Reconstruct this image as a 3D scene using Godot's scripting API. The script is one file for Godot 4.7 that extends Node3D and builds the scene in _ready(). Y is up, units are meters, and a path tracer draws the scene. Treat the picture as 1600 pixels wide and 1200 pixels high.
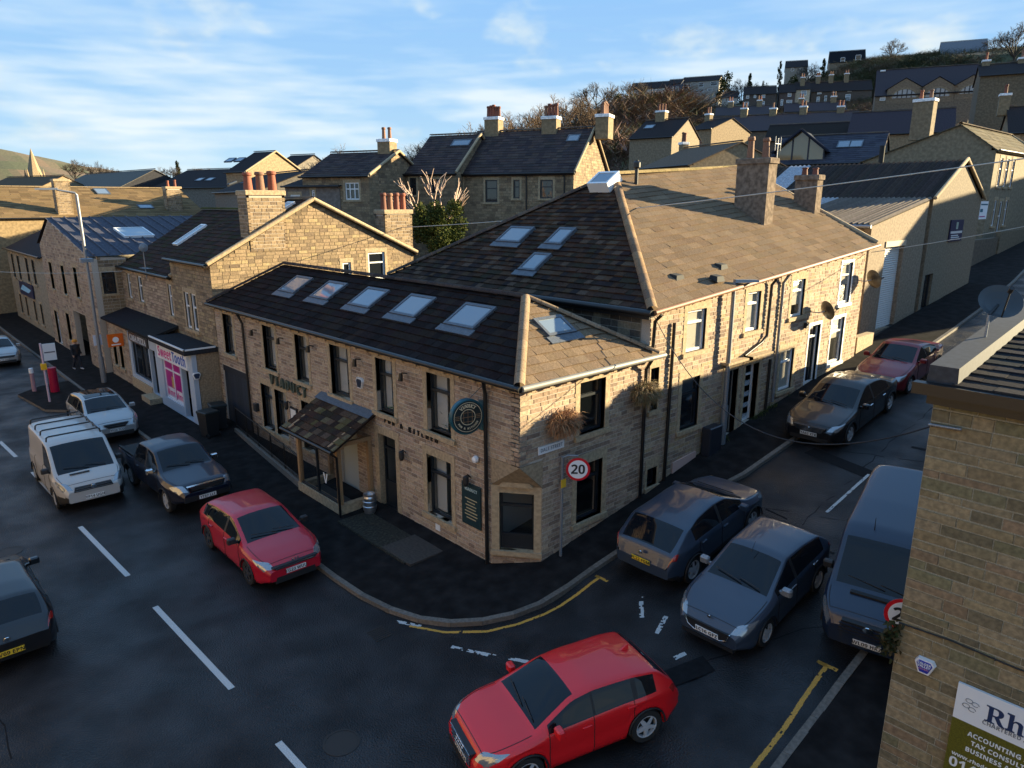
extends Node3D
# An aerial view of a stone pub on a street corner in a hillside mill town, low winter sun.
const EYE := Vector3(-10.92, 9.28, 11.49)
var M := {}
var R := RandomNumberGenerator.new()
var names := {}
var sky_noise: FastNoiseLite

class MB:
	var v := PackedVector3Array()
	var n := PackedVector3Array()
	var c := PackedColorArray()
	func tri(a: Vector3, b: Vector3, d: Vector3, col := Color.WHITE) -> void:
		var m := (b - a).cross(d - a).normalized()
		v.append_array([a, d, b]); n.append_array([m, m, m]); c.append_array([col, col, col])
	func quad(a: Vector3, b: Vector3, d: Vector3, e: Vector3, col := Color.WHITE) -> void:
		var m := (d - a).cross(e - b)
		m = m.normalized()
		v.append_array([a, d, b, a, e, d]); n.append_array([m, m, m, m, m, m]); c.append_array([col, col, col, col, col, col])
	func smooth(a: Vector3, b: Vector3, d: Vector3, e: Vector3, na: Vector3, nb: Vector3, nd: Vector3, ne: Vector3, col := Color.WHITE) -> void:
		v.append_array([a, d, b, a, e, d]); n.append_array([na, nd, nb, na, ne, nd]); c.append_array([col, col, col, col, col, col])
	func hexa(p: Array, col := Color.WHITE) -> void: # p: 0-3 bottom ring, 4-7 top ring, both counter-clockwise from above
		quad(p[3], p[2], p[1], p[0], col); quad(p[4], p[5], p[6], p[7], col)
		for i in 4:
			var j := (i + 1) % 4
			quad(p[i], p[j], p[j + 4], p[i + 4], col)
	func box(a: Vector3, b: Vector3, col := Color.WHITE, T := Transform3D()) -> void: # two opposite corners
		var lo := Vector3(minf(a.x, b.x), minf(a.y, b.y), minf(a.z, b.z)); var hi := Vector3(maxf(a.x, b.x), maxf(a.y, b.y), maxf(a.z, b.z))
		var p := [Vector3(lo.x, lo.y, hi.z), Vector3(hi.x, lo.y, hi.z), Vector3(hi.x, lo.y, lo.z), Vector3(lo.x, lo.y, lo.z), Vector3(lo.x, hi.y, hi.z), Vector3(hi.x, hi.y, hi.z), Vector3(hi.x, hi.y, lo.z), Vector3(lo.x, hi.y, lo.z)]
		for i in 8: p[i] = T * p[i]
		if T.basis.determinant() < 0: p = [p[3], p[2], p[1], p[0], p[7], p[6], p[5], p[4]]
		hexa(p, col)
	func cbox(a: Vector3, b: Vector3, bev: float, col := Color.WHITE, T := Transform3D()) -> void: # box with chamfered top and sides
		var lo := Vector3(minf(a.x, b.x), minf(a.y, b.y), minf(a.z, b.z)); var hi := Vector3(maxf(a.x, b.x), maxf(a.y, b.y), maxf(a.z, b.z))
		var ring := func(y: float, k: float) -> Array:
			return [Vector3(lo.x + k, y, hi.z), Vector3(hi.x - k, y, hi.z), Vector3(hi.x, y, hi.z - k), Vector3(hi.x, y, lo.z + k), Vector3(hi.x - k, y, lo.z), Vector3(lo.x + k, y, lo.z), Vector3(lo.x, y, lo.z + k), Vector3(lo.x, y, hi.z - k)]
		var r0: Array = ring.call(lo.y, bev); var r1: Array = ring.call(hi.y - bev, bev); var r2 := []
		for q in r1: r2.append(Vector3(clampf(q.x, lo.x + bev, hi.x - bev), hi.y, clampf(q.z, lo.z + bev, hi.z - bev)))
		for s in [[r0, r1], [r1, r2]]:
			for i in 8:
				var j := (i + 1) % 8
				quad(T * s[0][i], T * s[0][j], T * s[1][j], T * s[1][i], col)
		for i in range(1, 7): tri(T * r2[0], T * r2[i], T * r2[i + 1], col)
		for i in range(1, 7): tri(T * r0[0], T * r0[i + 1], T * r0[i], col)
	func tube(pts: Array, r0: float, r1 := -1.0, seg := 8, col := Color.WHITE, cap := true) -> void:
		if r1 < 0: r1 = r0
		var prev := []; var prevn := []
		var side := Vector3.ZERO
		for i in pts.size():
			var d: Vector3 = (pts[mini(i + 1, pts.size() - 1)] - pts[maxi(i - 1, 0)]).normalized()
			if side == Vector3.ZERO or absf(side.dot(d)) > 0.98: side = d.cross(Vector3.UP if absf(d.y) < 0.9 else Vector3.RIGHT).normalized()
			side = (side - d * side.dot(d)).normalized()
			var other := d.cross(side)
			var r := lerpf(r0, r1, float(i) / maxi(1, pts.size() - 1))
			var ring := []; var rn := []
			for k in seg:
				var a := TAU * k / seg
				var q := side * cos(a) + other * sin(a)
				ring.append(pts[i] + q * r); rn.append(q)
			if i > 0:
				for k in seg:
					var j := (k + 1) % seg
					smooth(prev[k], prev[j], ring[j], ring[k], prevn[k], prevn[j], rn[j], rn[k], col)
			if cap and (i == 0 or i == pts.size() - 1):
				for k in range(1, seg - 1):
					if i == 0: tri(ring[0], ring[k + 1], ring[k], col)
					else: tri(ring[0], ring[k], ring[k + 1], col)
			prev = ring; prevn = rn
	func lathe(prof: Array, at: Vector3, seg := 16, col := Color.WHITE, axis := Basis()) -> void: # prof: Vector2(radius, height)
		for i in prof.size() - 1:
			var p: Vector2 = prof[i]; var q: Vector2 = prof[i + 1]
			var sl := Vector2(q.y - p.y, p.x - q.x).normalized()
			for k in seg:
				var a := TAU * k / seg; var b := TAU * (k + 1) / seg
				var A := Vector3(cos(a), 0, -sin(a)); var B := Vector3(cos(b), 0, -sin(b))
				var na := axis * (A * sl.x + Vector3.UP * sl.y); var nb := axis * (B * sl.x + Vector3.UP * sl.y)
				smooth(at + axis * (A * p.x + Vector3.UP * p.y), at + axis * (B * p.x + Vector3.UP * p.y), at + axis * (B * q.x + Vector3.UP * q.y), at + axis * (A * q.x + Vector3.UP * q.y), na, nb, nb, na, col)
	func mesh(m: Material) -> ArrayMesh:
		var a := []
		a.resize(Mesh.ARRAY_MAX)
		a[Mesh.ARRAY_VERTEX] = v; a[Mesh.ARRAY_NORMAL] = n; a[Mesh.ARRAY_COLOR] = c
		var am := ArrayMesh.new()
		if v.size() > 0:
			am.add_surface_from_arrays(Mesh.PRIMITIVE_TRIANGLES, a)
			am.surface_set_material(0, m)
		return am

# ---------------------------------------------------------------- nodes
func numbered(called: String) -> String:
	names[called] = names.get(called, -1) + 1
	return called if names[called] == 0 else "%s_%03d" % [called, names[called]]

func obj(called: String, b: MB, m: Material, parent: Node = self) -> MeshInstance3D:
	var o := MeshInstance3D.new()
	o.name = numbered(called) if parent == self else called
	o.mesh = b.mesh(m)
	parent.add_child(o, true)
	return o

func group_node(called: String, parent: Node) -> Node3D:
	var o := Node3D.new()
	o.name = called
	parent.add_child(o, true)
	return o

func tag(o: Node, label: String, category: String, group := "") -> Node:
	o.set_meta("label", label); o.set_meta("category", category)
	if group: o.set_meta("group", group)
	return o

func thing(called: String, label: String, category: String, at := Vector3.ZERO, turn := 0.0, group := "") -> Node3D:
	var o := Node3D.new()
	o.name = numbered(called)
	add_child(o)
	o.position = at; o.rotation.y = turn
	tag(o, label, category, group)
	return o

func struct(called: String, b: MB, m: Material) -> MeshInstance3D:
	var o := obj(called, b, m)
	o.set_meta("kind", "structure")
	return o

func stuff(o: Node) -> Node:
	o.set_meta("kind", "stuff")
	return o

# ---------------------------------------------------------------- materials
func ntex(freq: float, lo: float, hi: float, sd: int, oct := 4, size := 512, kind := FastNoiseLite.TYPE_SIMPLEX_SMOOTH, normal := false) -> NoiseTexture2D:
	var f := FastNoiseLite.new()
	f.seed = sd; f.frequency = freq; f.noise_type = kind; f.fractal_octaves = oct
	var t := NoiseTexture2D.new()
	t.width = size; t.height = size; t.seamless = true; t.noise = f
	if normal:
		t.as_normal_map = true; t.bump_strength = 6.0
	else:
		var g := Gradient.new()
		g.offsets = PackedFloat32Array([0.15, 0.85])
		g.colors = PackedColorArray([Color(lo, lo, lo), Color(hi, hi, hi)])
		t.color_ramp = g
	return t

func mat(key: String, lin: Color, rough := 0.9, metal := 0.0, o := {}) -> StandardMaterial3D:
	var m := StandardMaterial3D.new()
	m.resource_name = key
	m.albedo_color = lin.linear_to_srgb()
	m.roughness = rough; m.metallic = metal
	m.vertex_color_use_as_albedo = true
	if o.has("tex"):
		m.albedo_texture = o.tex
		m.uv1_triplanar = true; m.uv1_world_triplanar = o.get("world", true)
		m.uv1_scale = Vector3.ONE * o.get("scale", 1.0)
		m.uv1_triplanar_sharpness = 4.0
	if o.has("rtex"):
		m.roughness_texture = o.rtex
		m.uv1_triplanar = true; m.uv1_world_triplanar = true
		m.uv1_scale = Vector3.ONE * o.get("scale", 1.0)
	if o.has("ntex"):
		m.normal_enabled = true; m.normal_texture = o.ntex; m.normal_scale = o.get("nscale", 1.0)
		m.uv1_triplanar = true; m.uv1_world_triplanar = true
	if o.has("htex"):
		m.heightmap_enabled = true; m.heightmap_texture = o.htex; m.heightmap_scale = o.get("hscale", 1.0)
		m.uv1_triplanar = true; m.uv1_world_triplanar = true
	if o.has("spec"): m.metallic_specular = o.spec
	if o.has("coat"):
		m.clearcoat_enabled = true; m.clearcoat = o.coat; m.clearcoat_roughness = o.get("coat_rough", 0.04)
	if o.has("alpha"):
		m.transparency = BaseMaterial3D.TRANSPARENCY_ALPHA; m.albedo_color.a = o.alpha
	if o.has("back"):
		m.backlight_enabled = true; m.backlight = o.back
	M[key] = m
	return m

func make_materials() -> void:
	var grain := ntex(0.02, 0.8, 1.0, 3, 5)
	var blotch := ntex(0.02, 0.8, 1.0, 9, 6)
	var fine := ntex(0.06, 0.72, 1.0, 5, 3)
	var rough1 := ntex(0.03, 0.35, 1.0, 14, 5)
	var wet := ntex(0.008, 0.45, 1.0, 21, 5)
	mat("stone", Color(1, 1, 1), 0.92, 0.0, {"tex": grain, "scale": 0.9, "htex": fine, "hscale": 0.8})
	mat("stone_far", Color(1, 1, 1), 0.95, 0.0, {"tex": blotch, "scale": 0.35})
	mat("mortar", Color(1, 1, 1), 0.95, 0.0, {"tex": fine, "scale": 1.5})
	mat("ashlar", Color(0.45, 0.335, 0.205), 0.9, 0.0, {"tex": grain, "scale": 0.7, "htex": fine, "hscale": 0.5})
	mat("tile", Color(1, 1, 1), 0.95, 0.0, {"tex": grain, "scale": 1.6, "htex": fine, "hscale": 0.4, "spec": 0.12})
	mat("slate", Color(1, 1, 1), 0.8, 0.0, {"tex": blotch, "scale": 0.6, "spec": 0.15})
	mat("lead", Color(0.11, 0.125, 0.15), 0.55, 0.2, {"tex": grain, "scale": 1.0})
	mat("asphalt", Color(0.027, 0.0255, 0.0265), 0.64, 0.0, {"tex": ntex(0.007, 0.66, 1.0, 31, 8, 1024), "scale": 0.11, "rtex": wet, "htex": ntex(0.2, 0.0, 1.0, 33, 2, 1024), "hscale": 0.9, "spec": 0.36})
	mat("pavement", Color(0.022, 0.02, 0.0195), 0.9, 0.0, {"spec": 0.2, "tex": ntex(0.009, 0.7, 1.0, 41, 8, 1024), "scale": 0.17, "htex": fine, "hscale": 0.5})
	mat("patch", Color(0.013, 0.013, 0.014), 0.8, 0.0, {"spec": 0.25, "tex": grain, "scale": 0.6})
	mat("kerb", Color(0.17, 0.145, 0.12), 0.85, 0.0, {"tex": grain, "scale": 1.0})
	mat("white_line", Color(0.62, 0.62, 0.6), 0.7, 0.0, {"tex": fine, "scale": 1.5})
	mat("yellow_line", Color(0.72, 0.36, 0.05), 0.7, 0.0, {"tex": fine, "scale": 1.5})
	mat("soil", Color(0.06, 0.05, 0.035), 0.95, 0.0, {"tex": blotch, "scale": 0.15})
	mat("hill", Color(1, 1, 1), 0.95, 0.0, {"tex": blotch, "scale": 0.04})
	mat("plain", Color(1, 1, 1), 0.75)
	mat("gloss", Color(1, 1, 1), 0.3)
	mat("black_iron", Color(0.008, 0.008, 0.009), 0.4)
	mat("frame_dark", Color(0.012, 0.016, 0.021), 0.4)
	mat("frame_white", Color(0.72, 0.72, 0.72), 0.35)
	mat("glass", Color(0.012, 0.015, 0.018), 0.03, 0.0, {"alpha": 0.25})
	mat("glass_dark", Color(0.010, 0.012, 0.015), 0.04, 0.0, {"spec": 0.6})
	mat("glass_sky", Color(0.16, 0.2, 0.24), 0.05, 0.0, {"spec": 0.9})
	mat("timber", Color(0.42, 0.25, 0.12), 0.6, 0.0, {"tex": fine, "scale": 1.2})
	mat("render_dark", Color(0.25, 0.19, 0.145), 0.95, 0.0, {"tex": ntex(0.015, 0.72, 1.0, 51, 5), "scale": 0.5, "spec": 0.2})
	mat("render_pale", Color(0.29, 0.22, 0.15), 0.95, 0.0, {"tex": grain, "scale": 0.6})
	mat("terracotta", Color(1, 1, 1), 0.8, 0.0, {"tex": grain, "scale": 2.0})
	mat("galvanised", Color(0.34, 0.36, 0.39), 0.45, 0.5, {"tex": fine, "scale": 1.5})
	mat("steel", Color(0.55, 0.56, 0.58), 0.28, 0.9)
	mat("sheet", Color(1, 1, 1), 0.85, 0.0, {"spec": 0.15, "tex": grain, "scale": 0.5})
	mat("bark", Color(1, 1, 1), 0.9)
	mat("leaf", Color(1, 1, 1), 0.85, 0.0, {"spec": 0.2, "back": Color(0.1, 0.14, 0.04)})
	mat("straw", Color(1, 1, 1), 0.8)
	mat("rubber", Color(0.012, 0.012, 0.012), 0.8)
	mat("alloy", Color(0.55, 0.56, 0.58), 0.3, 0.35)
	mat("lamp_glass", Color(0.3, 0.32, 0.34), 0.12, 0.6, {"coat": 0.6})
	mat("chrome", Color(0.7, 0.71, 0.73), 0.12, 1.0)
	mat("red_lens", Color(0.28, 0.01, 0.01), 0.15, 0.0, {"coat": 1.0})
	mat("plate_white", Color(0.7, 0.7, 0.68), 0.4)
	mat("plate_yellow", Color(0.72, 0.47, 0.03), 0.4)
	mat("trim", Color(0.014, 0.014, 0.015), 0.55)
	mat("car_glass", Color(0.006, 0.008, 0.011), 0.015, 0.0, {"spec": 0.42})

func vary(pal: Array) -> Color:
	var a: Color = pal[R.randi() % pal.size()]
	var k := R.randf_range(0.88, 1.12)
	return Color(a.r * k, a.g * k, a.b * k)

# ---------------------------------------------------------------- masonry
func prof_y(prof: Array, u: float) -> float:
	for i in prof.size() - 1:
		if u <= prof[i + 1].x or i == prof.size() - 2:
			var a: Vector2 = prof[i]; var b: Vector2 = prof[i + 1]
			return lerpf(a.y, b.y, clampf((u - a.x) / maxf(b.x - a.x, 1e-6), 0, 1))
	return prof[0].y

# A wall in frame T (u right, v up, n out): solid round its openings, with stones laid in courses on its face.
func wall(p: Node, T: Transform3D, y0: float, prof: Array, holes: Array, o := {}) -> void:
	var w: float = prof[-1].x
	var th: float = o.get("t", 0.3)
	var body := MB.new()
	var mc: Color = o.get("mortar", Color(0.6, 0.52, 0.43))
	var cuts := []
	for q in prof: cuts.append(q.x)
	for h in holes:
		cuts.append(clampf(h[0], prof[0].x, w)); cuts.append(clampf(h[1], prof[0].x, w))
	cuts.sort()
	for i in cuts.size() - 1:
		var a: float = cuts[i]; var b: float = cuts[i + 1]
		if b - a < 0.002: continue
		var spans := []
		for h in holes:
			if h[0] < (a + b) / 2 and h[1] > (a + b) / 2: spans.append([h[2], h[3]])
		spans.sort_custom(func(s, t): return s[0] < t[0])
		var lo := y0
		for s in spans + [[1e9, 0.0]]:
			var ha: float = minf(s[0], prof_y(prof, a + 0.0005)); var hb: float = minf(s[0], prof_y(prof, b - 0.0005))
			if maxf(ha, hb) - lo > 0.002:
				var k := []
				for e in [[a, lo, 0.0], [b, lo, 0.0], [b, lo, -th], [a, lo, -th], [a, ha, 0.0], [b, hb, 0.0], [b, hb, -th], [a, ha, -th]]: k.append(T * Vector3(e[0], e[1], e[2]))
				body.hexa(k, mc)
			lo = s[1]
	obj(o.get("name", "wall"), body, M[o.get("mat", "mortar")], p)
	if not o.has("course"): return
	var ch: float = o.course
	var pal: Array = o.pal
	var list := []
	var y: float = o.get("from", y0)
	var top := 0.0
	for q in prof: top = maxf(top, q.y)
	var mg: Array = o.get("margin", [0.0, 0.0, 0.0])
	while y < top - 0.04:
		var h: float = ch * R.randf_range(1.0 - o.get("uneven", 0.13), 1.0 + o.get("uneven", 0.13))
		var yt: float = y + h - o.get("gap", 0.017)
		var ua := 1e9; var ub := -1e9
		for k in 121:
			var u := w * k / 120.0
			if prof_y(prof, u) >= yt:
				ua = minf(ua, u); ub = maxf(ub, u)
		var free := [[ua, ub]]
		for g in holes:
			if g[3] + mg[1] > y and g[2] - mg[2] < yt:
				var nf := []
				for f in free:
					if g[1] + mg[0] <= f[0] or g[0] - mg[0] >= f[1]: nf.append(f)
					else:
						if g[0] - mg[0] - f[0] > 0.05: nf.append([f[0], g[0] - mg[0]])
						if f[1] - g[1] - mg[0] > 0.05: nf.append([g[1] + mg[0], f[1]])
				free = nf
		for f in free:
			var u: float = f[0]
			while u < f[1] - 0.03:
				var e: float = u + R.randf_range(o.get("smin", 0.2), o.get("smax", 0.46))
				if f[1] - e < 0.12: e = f[1]
				list.append([u + 0.004, e - 0.009, y, yt])
				u = e
		y += h
	var lim: int = o.get("limit", 0)
	if lim > 0:
		var P := p as Node3D
		for s in list: s.append((P.transform * T * Vector3((s[0] + s[1]) / 2, (s[2] + s[3]) / 2, 0)).distance_squared_to(EYE) / (s[1] - s[0]))
		list.sort_custom(func(s, t): return s[4] < t[4])
	var rest := MB.new()
	for i in list.size():
		var s: Array = list[i]
		var b := MB.new() if i < lim else rest
		stone(b, T, s[0], s[1], s[2], s[3], R.randf_range(0.006, 0.02), vary(pal))
		if i < lim: obj("stone", b, M.stone, p)
	if rest.v.size() > 0: stuff(obj("stonework", rest, M.stone, p))

func stone(b: MB, T: Transform3D, a: float, e: float, y0: float, y1: float, d: float, col: Color) -> void:
	var k := 0.006
	var q := [T * Vector3(a, y0, 0), T * Vector3(e, y0, 0), T * Vector3(e, y1, 0), T * Vector3(a, y1, 0)]
	var f := [T * Vector3(a + k, y0 + k, d), T * Vector3(e - k, y0 + k, d * R.randf_range(0.7, 1.2)), T * Vector3(e - k, y1 - k, d), T * Vector3(a + k, y1 - k, d * R.randf_range(0.7, 1.2))]
	b.quad(f[0], f[1], f[2], f[3], col)
	for i in 4:
		var j := (i + 1) % 4
		b.quad(q[i], q[j], f[j], f[i], col)

# A window in frame T: stone dressings, frame with its bars, pane, and what stands behind it.
func window(p: Node, T: Transform3D, h: Array, o := {}) -> Node3D:
	var x0: float = h[0]; var x1: float = h[1]; var y0: float = h[2]; var y1: float = h[3]
	var n := group_node(o.get("name", "window"), p)
	var jw: float = o.get("jamb", 0.17)
	var sm: Material = M[o.get("dress", "ashlar")]
	if jw > 0:
		for s in [[x0 - jw, x0], [x1, x1 + jw]]:
			var j := MB.new()
			j.box(Vector3(s[0], y0, -0.18), Vector3(s[1], y1, 0.022), Color.WHITE, T)
			obj("jamb", j, sm, n)
		var l := MB.new()
		l.box(Vector3(x0 - jw, y1, -0.18), Vector3(x1 + jw, y1 + o.get("lintel", 0.24), 0.024), Color.WHITE, T)
		obj("lintel", l, sm, n)
	if o.get("sill", true):
		var s := MB.new()
		s.box(Vector3(x0 - jw - 0.03, y0 - 0.13, -0.2), Vector3(x1 + jw + 0.03, y0, 0.09), Color.WHITE, T)
		obj("sill", s, M[o.get("sill_mat", o.get("dress", "ashlar"))], n)
	var fm: Material = M[o.get("frame", "frame_dark")]
	var fw: float = o.get("bar", 0.06)
	var z: float = -o.get("depth", 0.15)
	var f := MB.new()
	f.box(Vector3(x0, y0, z - 0.05), Vector3(x0 + fw, y1, z + 0.03), Color.WHITE, T)
	f.box(Vector3(x1 - fw, y0, z - 0.05), Vector3(x1, y1, z + 0.03), Color.WHITE, T)
	f.box(Vector3(x0 + fw, y0, z - 0.05), Vector3(x1 - fw, y0 + fw, z + 0.028), Color.WHITE, T)
	f.box(Vector3(x0 + fw, y1 - fw, z - 0.05), Vector3(x1 - fw, y1, z + 0.028), Color.WHITE, T)
	for t in o.get("transoms", [0.7]):
		var yy := lerpf(y0, y1, t)
		f.box(Vector3(x0 + fw, yy - 0.035, z - 0.05), Vector3(x1 - fw, yy + 0.035, z + 0.035), Color.WHITE, T)
	for t in o.get("mullions", []):
		var xx := lerpf(x0, x1, t)
		f.box(Vector3(xx - 0.035, y0 + fw, z - 0.05), Vector3(xx + 0.035, y1 - fw, z + 0.032), Color.WHITE, T)
	obj("frame", f, fm, n)
	var g := MB.new()
	g.quad(T * Vector3(x0 + fw, y0 + fw, z - 0.01), T * Vector3(x1 - fw, y0 + fw, z - 0.01), T * Vector3(x1 - fw, y1 - fw, z - 0.01), T * Vector3(x0 + fw, y1 - fw, z - 0.01))
	obj("pane", g, M[o.get("pane", "glass_dark")], n)
	if o.has("reveal_panel"):  # pale panel added to stand for the light inner reveal
		var cu := MB.new()
		cu.box(Vector3(x0 + fw, y0 + fw, z - 0.16), Vector3(lerpf(x0, x1, o.reveal_panel), y1 - fw, z - 0.14), Color(0.6, 0.6, 0.57), T)
		obj("reveal_panel", cu, M.plain, n)
	if o.has("blind"):
		var bl := MB.new()
		bl.box(Vector3(x0 + fw, y0 + fw + o.get("blind_up", 0.0) * (y1 - y0), z - 0.045), Vector3(x1 - fw, y1 - fw, z - 0.04), o.blind, T)
		obj("blind", bl, M.plain, n)
	return n

# A roof slope laid in courses. P0 to P1 runs along the eave, s points up the slope; [l0,l1] and [r0,r1] are its left and right edges at eave and top.
func roof(p: Node, P0: Vector3, P1: Vector3, s: Vector3, V: float, l: Array, r: Array, o := {}) -> void:
	var u := (P1 - P0).normalized()
	var nn := u.cross(s).normalized()
	if nn.y < 0: nn = -nn
	var at := func(uu: float, vv: float, hh: float) -> Vector3: return P0 + u * uu + s * vv + nn * hh
	var d := MB.new()
	var pal: Array = o.pal
	var k := []
	for e in [[l[0], 0.0], [r[0], 0.0], [r[1], V], [l[1], V]]: k.append(at.call(e[0], e[1], 0.0))
	for i in 4: k.append(k[i] - nn * 0.06)
	d.quad(k[0], k[1], k[2], k[3], pal[0] * 0.6); d.quad(k[7], k[6], k[5], k[4], pal[0] * 0.6)
	for i in 4: d.quad(k[i + 4], k[(i + 1) % 4 + 4], k[(i + 1) % 4], k[i], pal[0] * 0.6)
	obj("roof_deck", d, M.slate, p)
	if not o.has("course"): return
	var ch: float = o.course
	var tw: float = o.tile
	var lift: float = o.get("lift", 0.03)
	var list := []
	var v := 0.0
	var row := 0
	while v < V - 0.05:
		var v1 := minf(v + ch * 1.06, V)
		var a0 := lerpf(l[0], l[1], v / V); var a1 := lerpf(l[0], l[1], v1 / V)
		var b0 := lerpf(r[0], r[1], v / V); var b1 := lerpf(r[0], r[1], v1 / V)
		var uu := minf(a0, a1) - (tw * 0.5 if row % 2 else 0.0) - 0.001
		var top := maxf(b0, b1)
		while uu < top:
			var t := tw * R.randf_range(1.0 - o.get("jig", 0.05), 1.0 + o.get("jig", 0.05))
			var e := [clampf(uu, a0, b0), clampf(uu + t - 0.006, a0, b0), clampf(uu + t - 0.006, a1, b1), clampf(uu, a1, b1)]
			if e[1] - e[0] > 0.02 or e[2] - e[3] > 0.02:
				var skip := false
				for h in o.get("holes", []):
					if uu + t > h[0] and uu < h[1] and v1 > h[2] and v < h[3]: skip = (uu + t * 0.8 > h[0] and uu + t * 0.2 < h[1] and v1 - ch * 0.3 > h[2] and v + ch * 0.3 < h[3])
				if not skip: list.append([e, v, v1])
			uu += t
		v += ch; row += 1
	var lim: int = o.get("limit", 0)
	if lim > 0:
		var P := p as Node3D
		for t in list: t.append((P.transform * at.call(t[0][0], t[1], 0.0)).distance_squared_to(EYE) / maxf(0.02, t[0][1] - t[0][0] + t[0][2] - t[0][3]))
		list.sort_custom(func(x, y): return x[3] < y[3])
	var rest := MB.new()
	for i in list.size():
		var t: Array = list[i]
		var b := MB.new() if i < lim else rest
		var h := lift * R.randf_range(0.75, 1.3)
		var col := vary(pal)
		var q := [at.call(t[0][0], t[1], h), at.call(t[0][1], t[1], h * R.randf_range(0.85, 1.15)), at.call(t[0][2], t[2], 0.006), at.call(t[0][3], t[2], 0.006)]
		var z := [at.call(t[0][0], t[1], 0.0), at.call(t[0][1], t[1], 0.0), at.call(t[0][2], t[2], 0.0), at.call(t[0][3], t[2], 0.0)]
		b.quad(q[0], q[1], q[2], q[3], col)
		b.quad(z[0], z[1], q[1], q[0], col); b.quad(z[1], z[2], q[2], q[1], col); b.quad(z[3], z[0], q[0], q[3], col)
		if i < lim: obj("roof_tile", b, M.tile, p)
	if rest.v.size() > 0: stuff(obj("roof_tiling", rest, M.tile, p))

# Half-round ridge or hip tiles along a line, each a piece of its own.
func ridge(p: Node, a: Vector3, b: Vector3, r: float, pal: Array, each := 0.45, joined := false) -> void:
	var L := a.distance_to(b)
	var d := (b - a) / L
	var side := d.cross(Vector3.UP).normalized()
	var up := side.cross(d)
	var n := int(ceil(L / each))
	var m := MB.new()
	for i in n:
		if not joined: m = MB.new()
		var s := a + d * (L * i / n + 0.006); var e := a + d * (L * (i + 1) / n - 0.006)
		var col := vary(pal)
		for k in 6:
			var t0 := PI * k / 6; var t1 := PI * (k + 1) / 6
			var A := side * cos(t0) + up * sin(t0) * 0.75; var B := side * cos(t1) + up * sin(t1) * 0.75
			m.smooth(s + A * r, e + A * r, e + B * r, s + B * r, A, A, B, B, col)
		if not joined: obj("ridge_tile", m, M.tile, p)
	if joined: obj("ridge_tiles", m, M.tile, p)

# Roof window: frame, flashing and pane on a slope (u along the eave, s up the slope).
func roof_light(p: Node, c: Vector3, u: Vector3, s: Vector3, w: float, h: float, o := {}) -> Node3D:
	var nn := u.cross(s).normalized()
	if nn.y < 0: nn = -nn
	var T := Transform3D(Basis(u.normalized(), s.normalized(), nn), c)
	if T.basis.determinant() < 0: T = Transform3D(Basis(-u.normalized(), s.normalized(), nn), c)
	var n := group_node(o.get("name", "roof_light"), p)
	var f := MB.new()
	var hh: float = o.get("rise", 0.09)
	for q in [[-w / 2, -w / 2 + 0.09, -h / 2, h / 2], [w / 2 - 0.09, w / 2, -h / 2, h / 2], [-w / 2 + 0.09, w / 2 - 0.09, -h / 2, -h / 2 + 0.09], [-w / 2 + 0.09, w / 2 - 0.09, h / 2 - 0.1, h / 2]]:
		f.box(Vector3(q[0], q[2], -0.05), Vector3(q[1], q[3], hh), Color.WHITE, T)
	obj("frame", f, M[o.get("frame", "lead")], n)
	var g := MB.new()
	g.quad(T * Vector3(-w / 2 + 0.08, -h / 2 + 0.08, hh - 0.02), T * Vector3(w / 2 - 0.08, -h / 2 + 0.08, hh - 0.02), T * Vector3(w / 2 - 0.08, h / 2 - 0.08, hh - 0.02), T * Vector3(-w / 2 + 0.08, h / 2 - 0.08, hh - 0.02))
	obj("pane", g, M.glass_sky, n)
	if o.get("flash", true):
		var a := MB.new()
		a.box(Vector3(-w / 2 - 0.1, -h / 2 - 0.26, 0.02), Vector3(w / 2 + 0.1, -h / 2 - 0.004, 0.055), Color.WHITE, T)
		obj("flashing", a, M.lead, n)
	return n

func pot(p: Node, at: Vector3, h := 0.6, r := 0.13, col := Color(0.42, 0.16, 0.08)) -> void:
	var b := MB.new()
	b.lathe([Vector2(r * 1.05, 0), Vector2(r, h * 0.1), Vector2(r * 0.82, h * 0.8), Vector2(r * 1.08, h * 0.84), Vector2(r * 1.08, h * 0.93), Vector2(r * 0.9, h), Vector2(r * 0.65, h), Vector2(r * 0.6, h * 0.5)], at, 12, col)
	obj("chimney_pot", b, M.terracotta, p)

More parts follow.
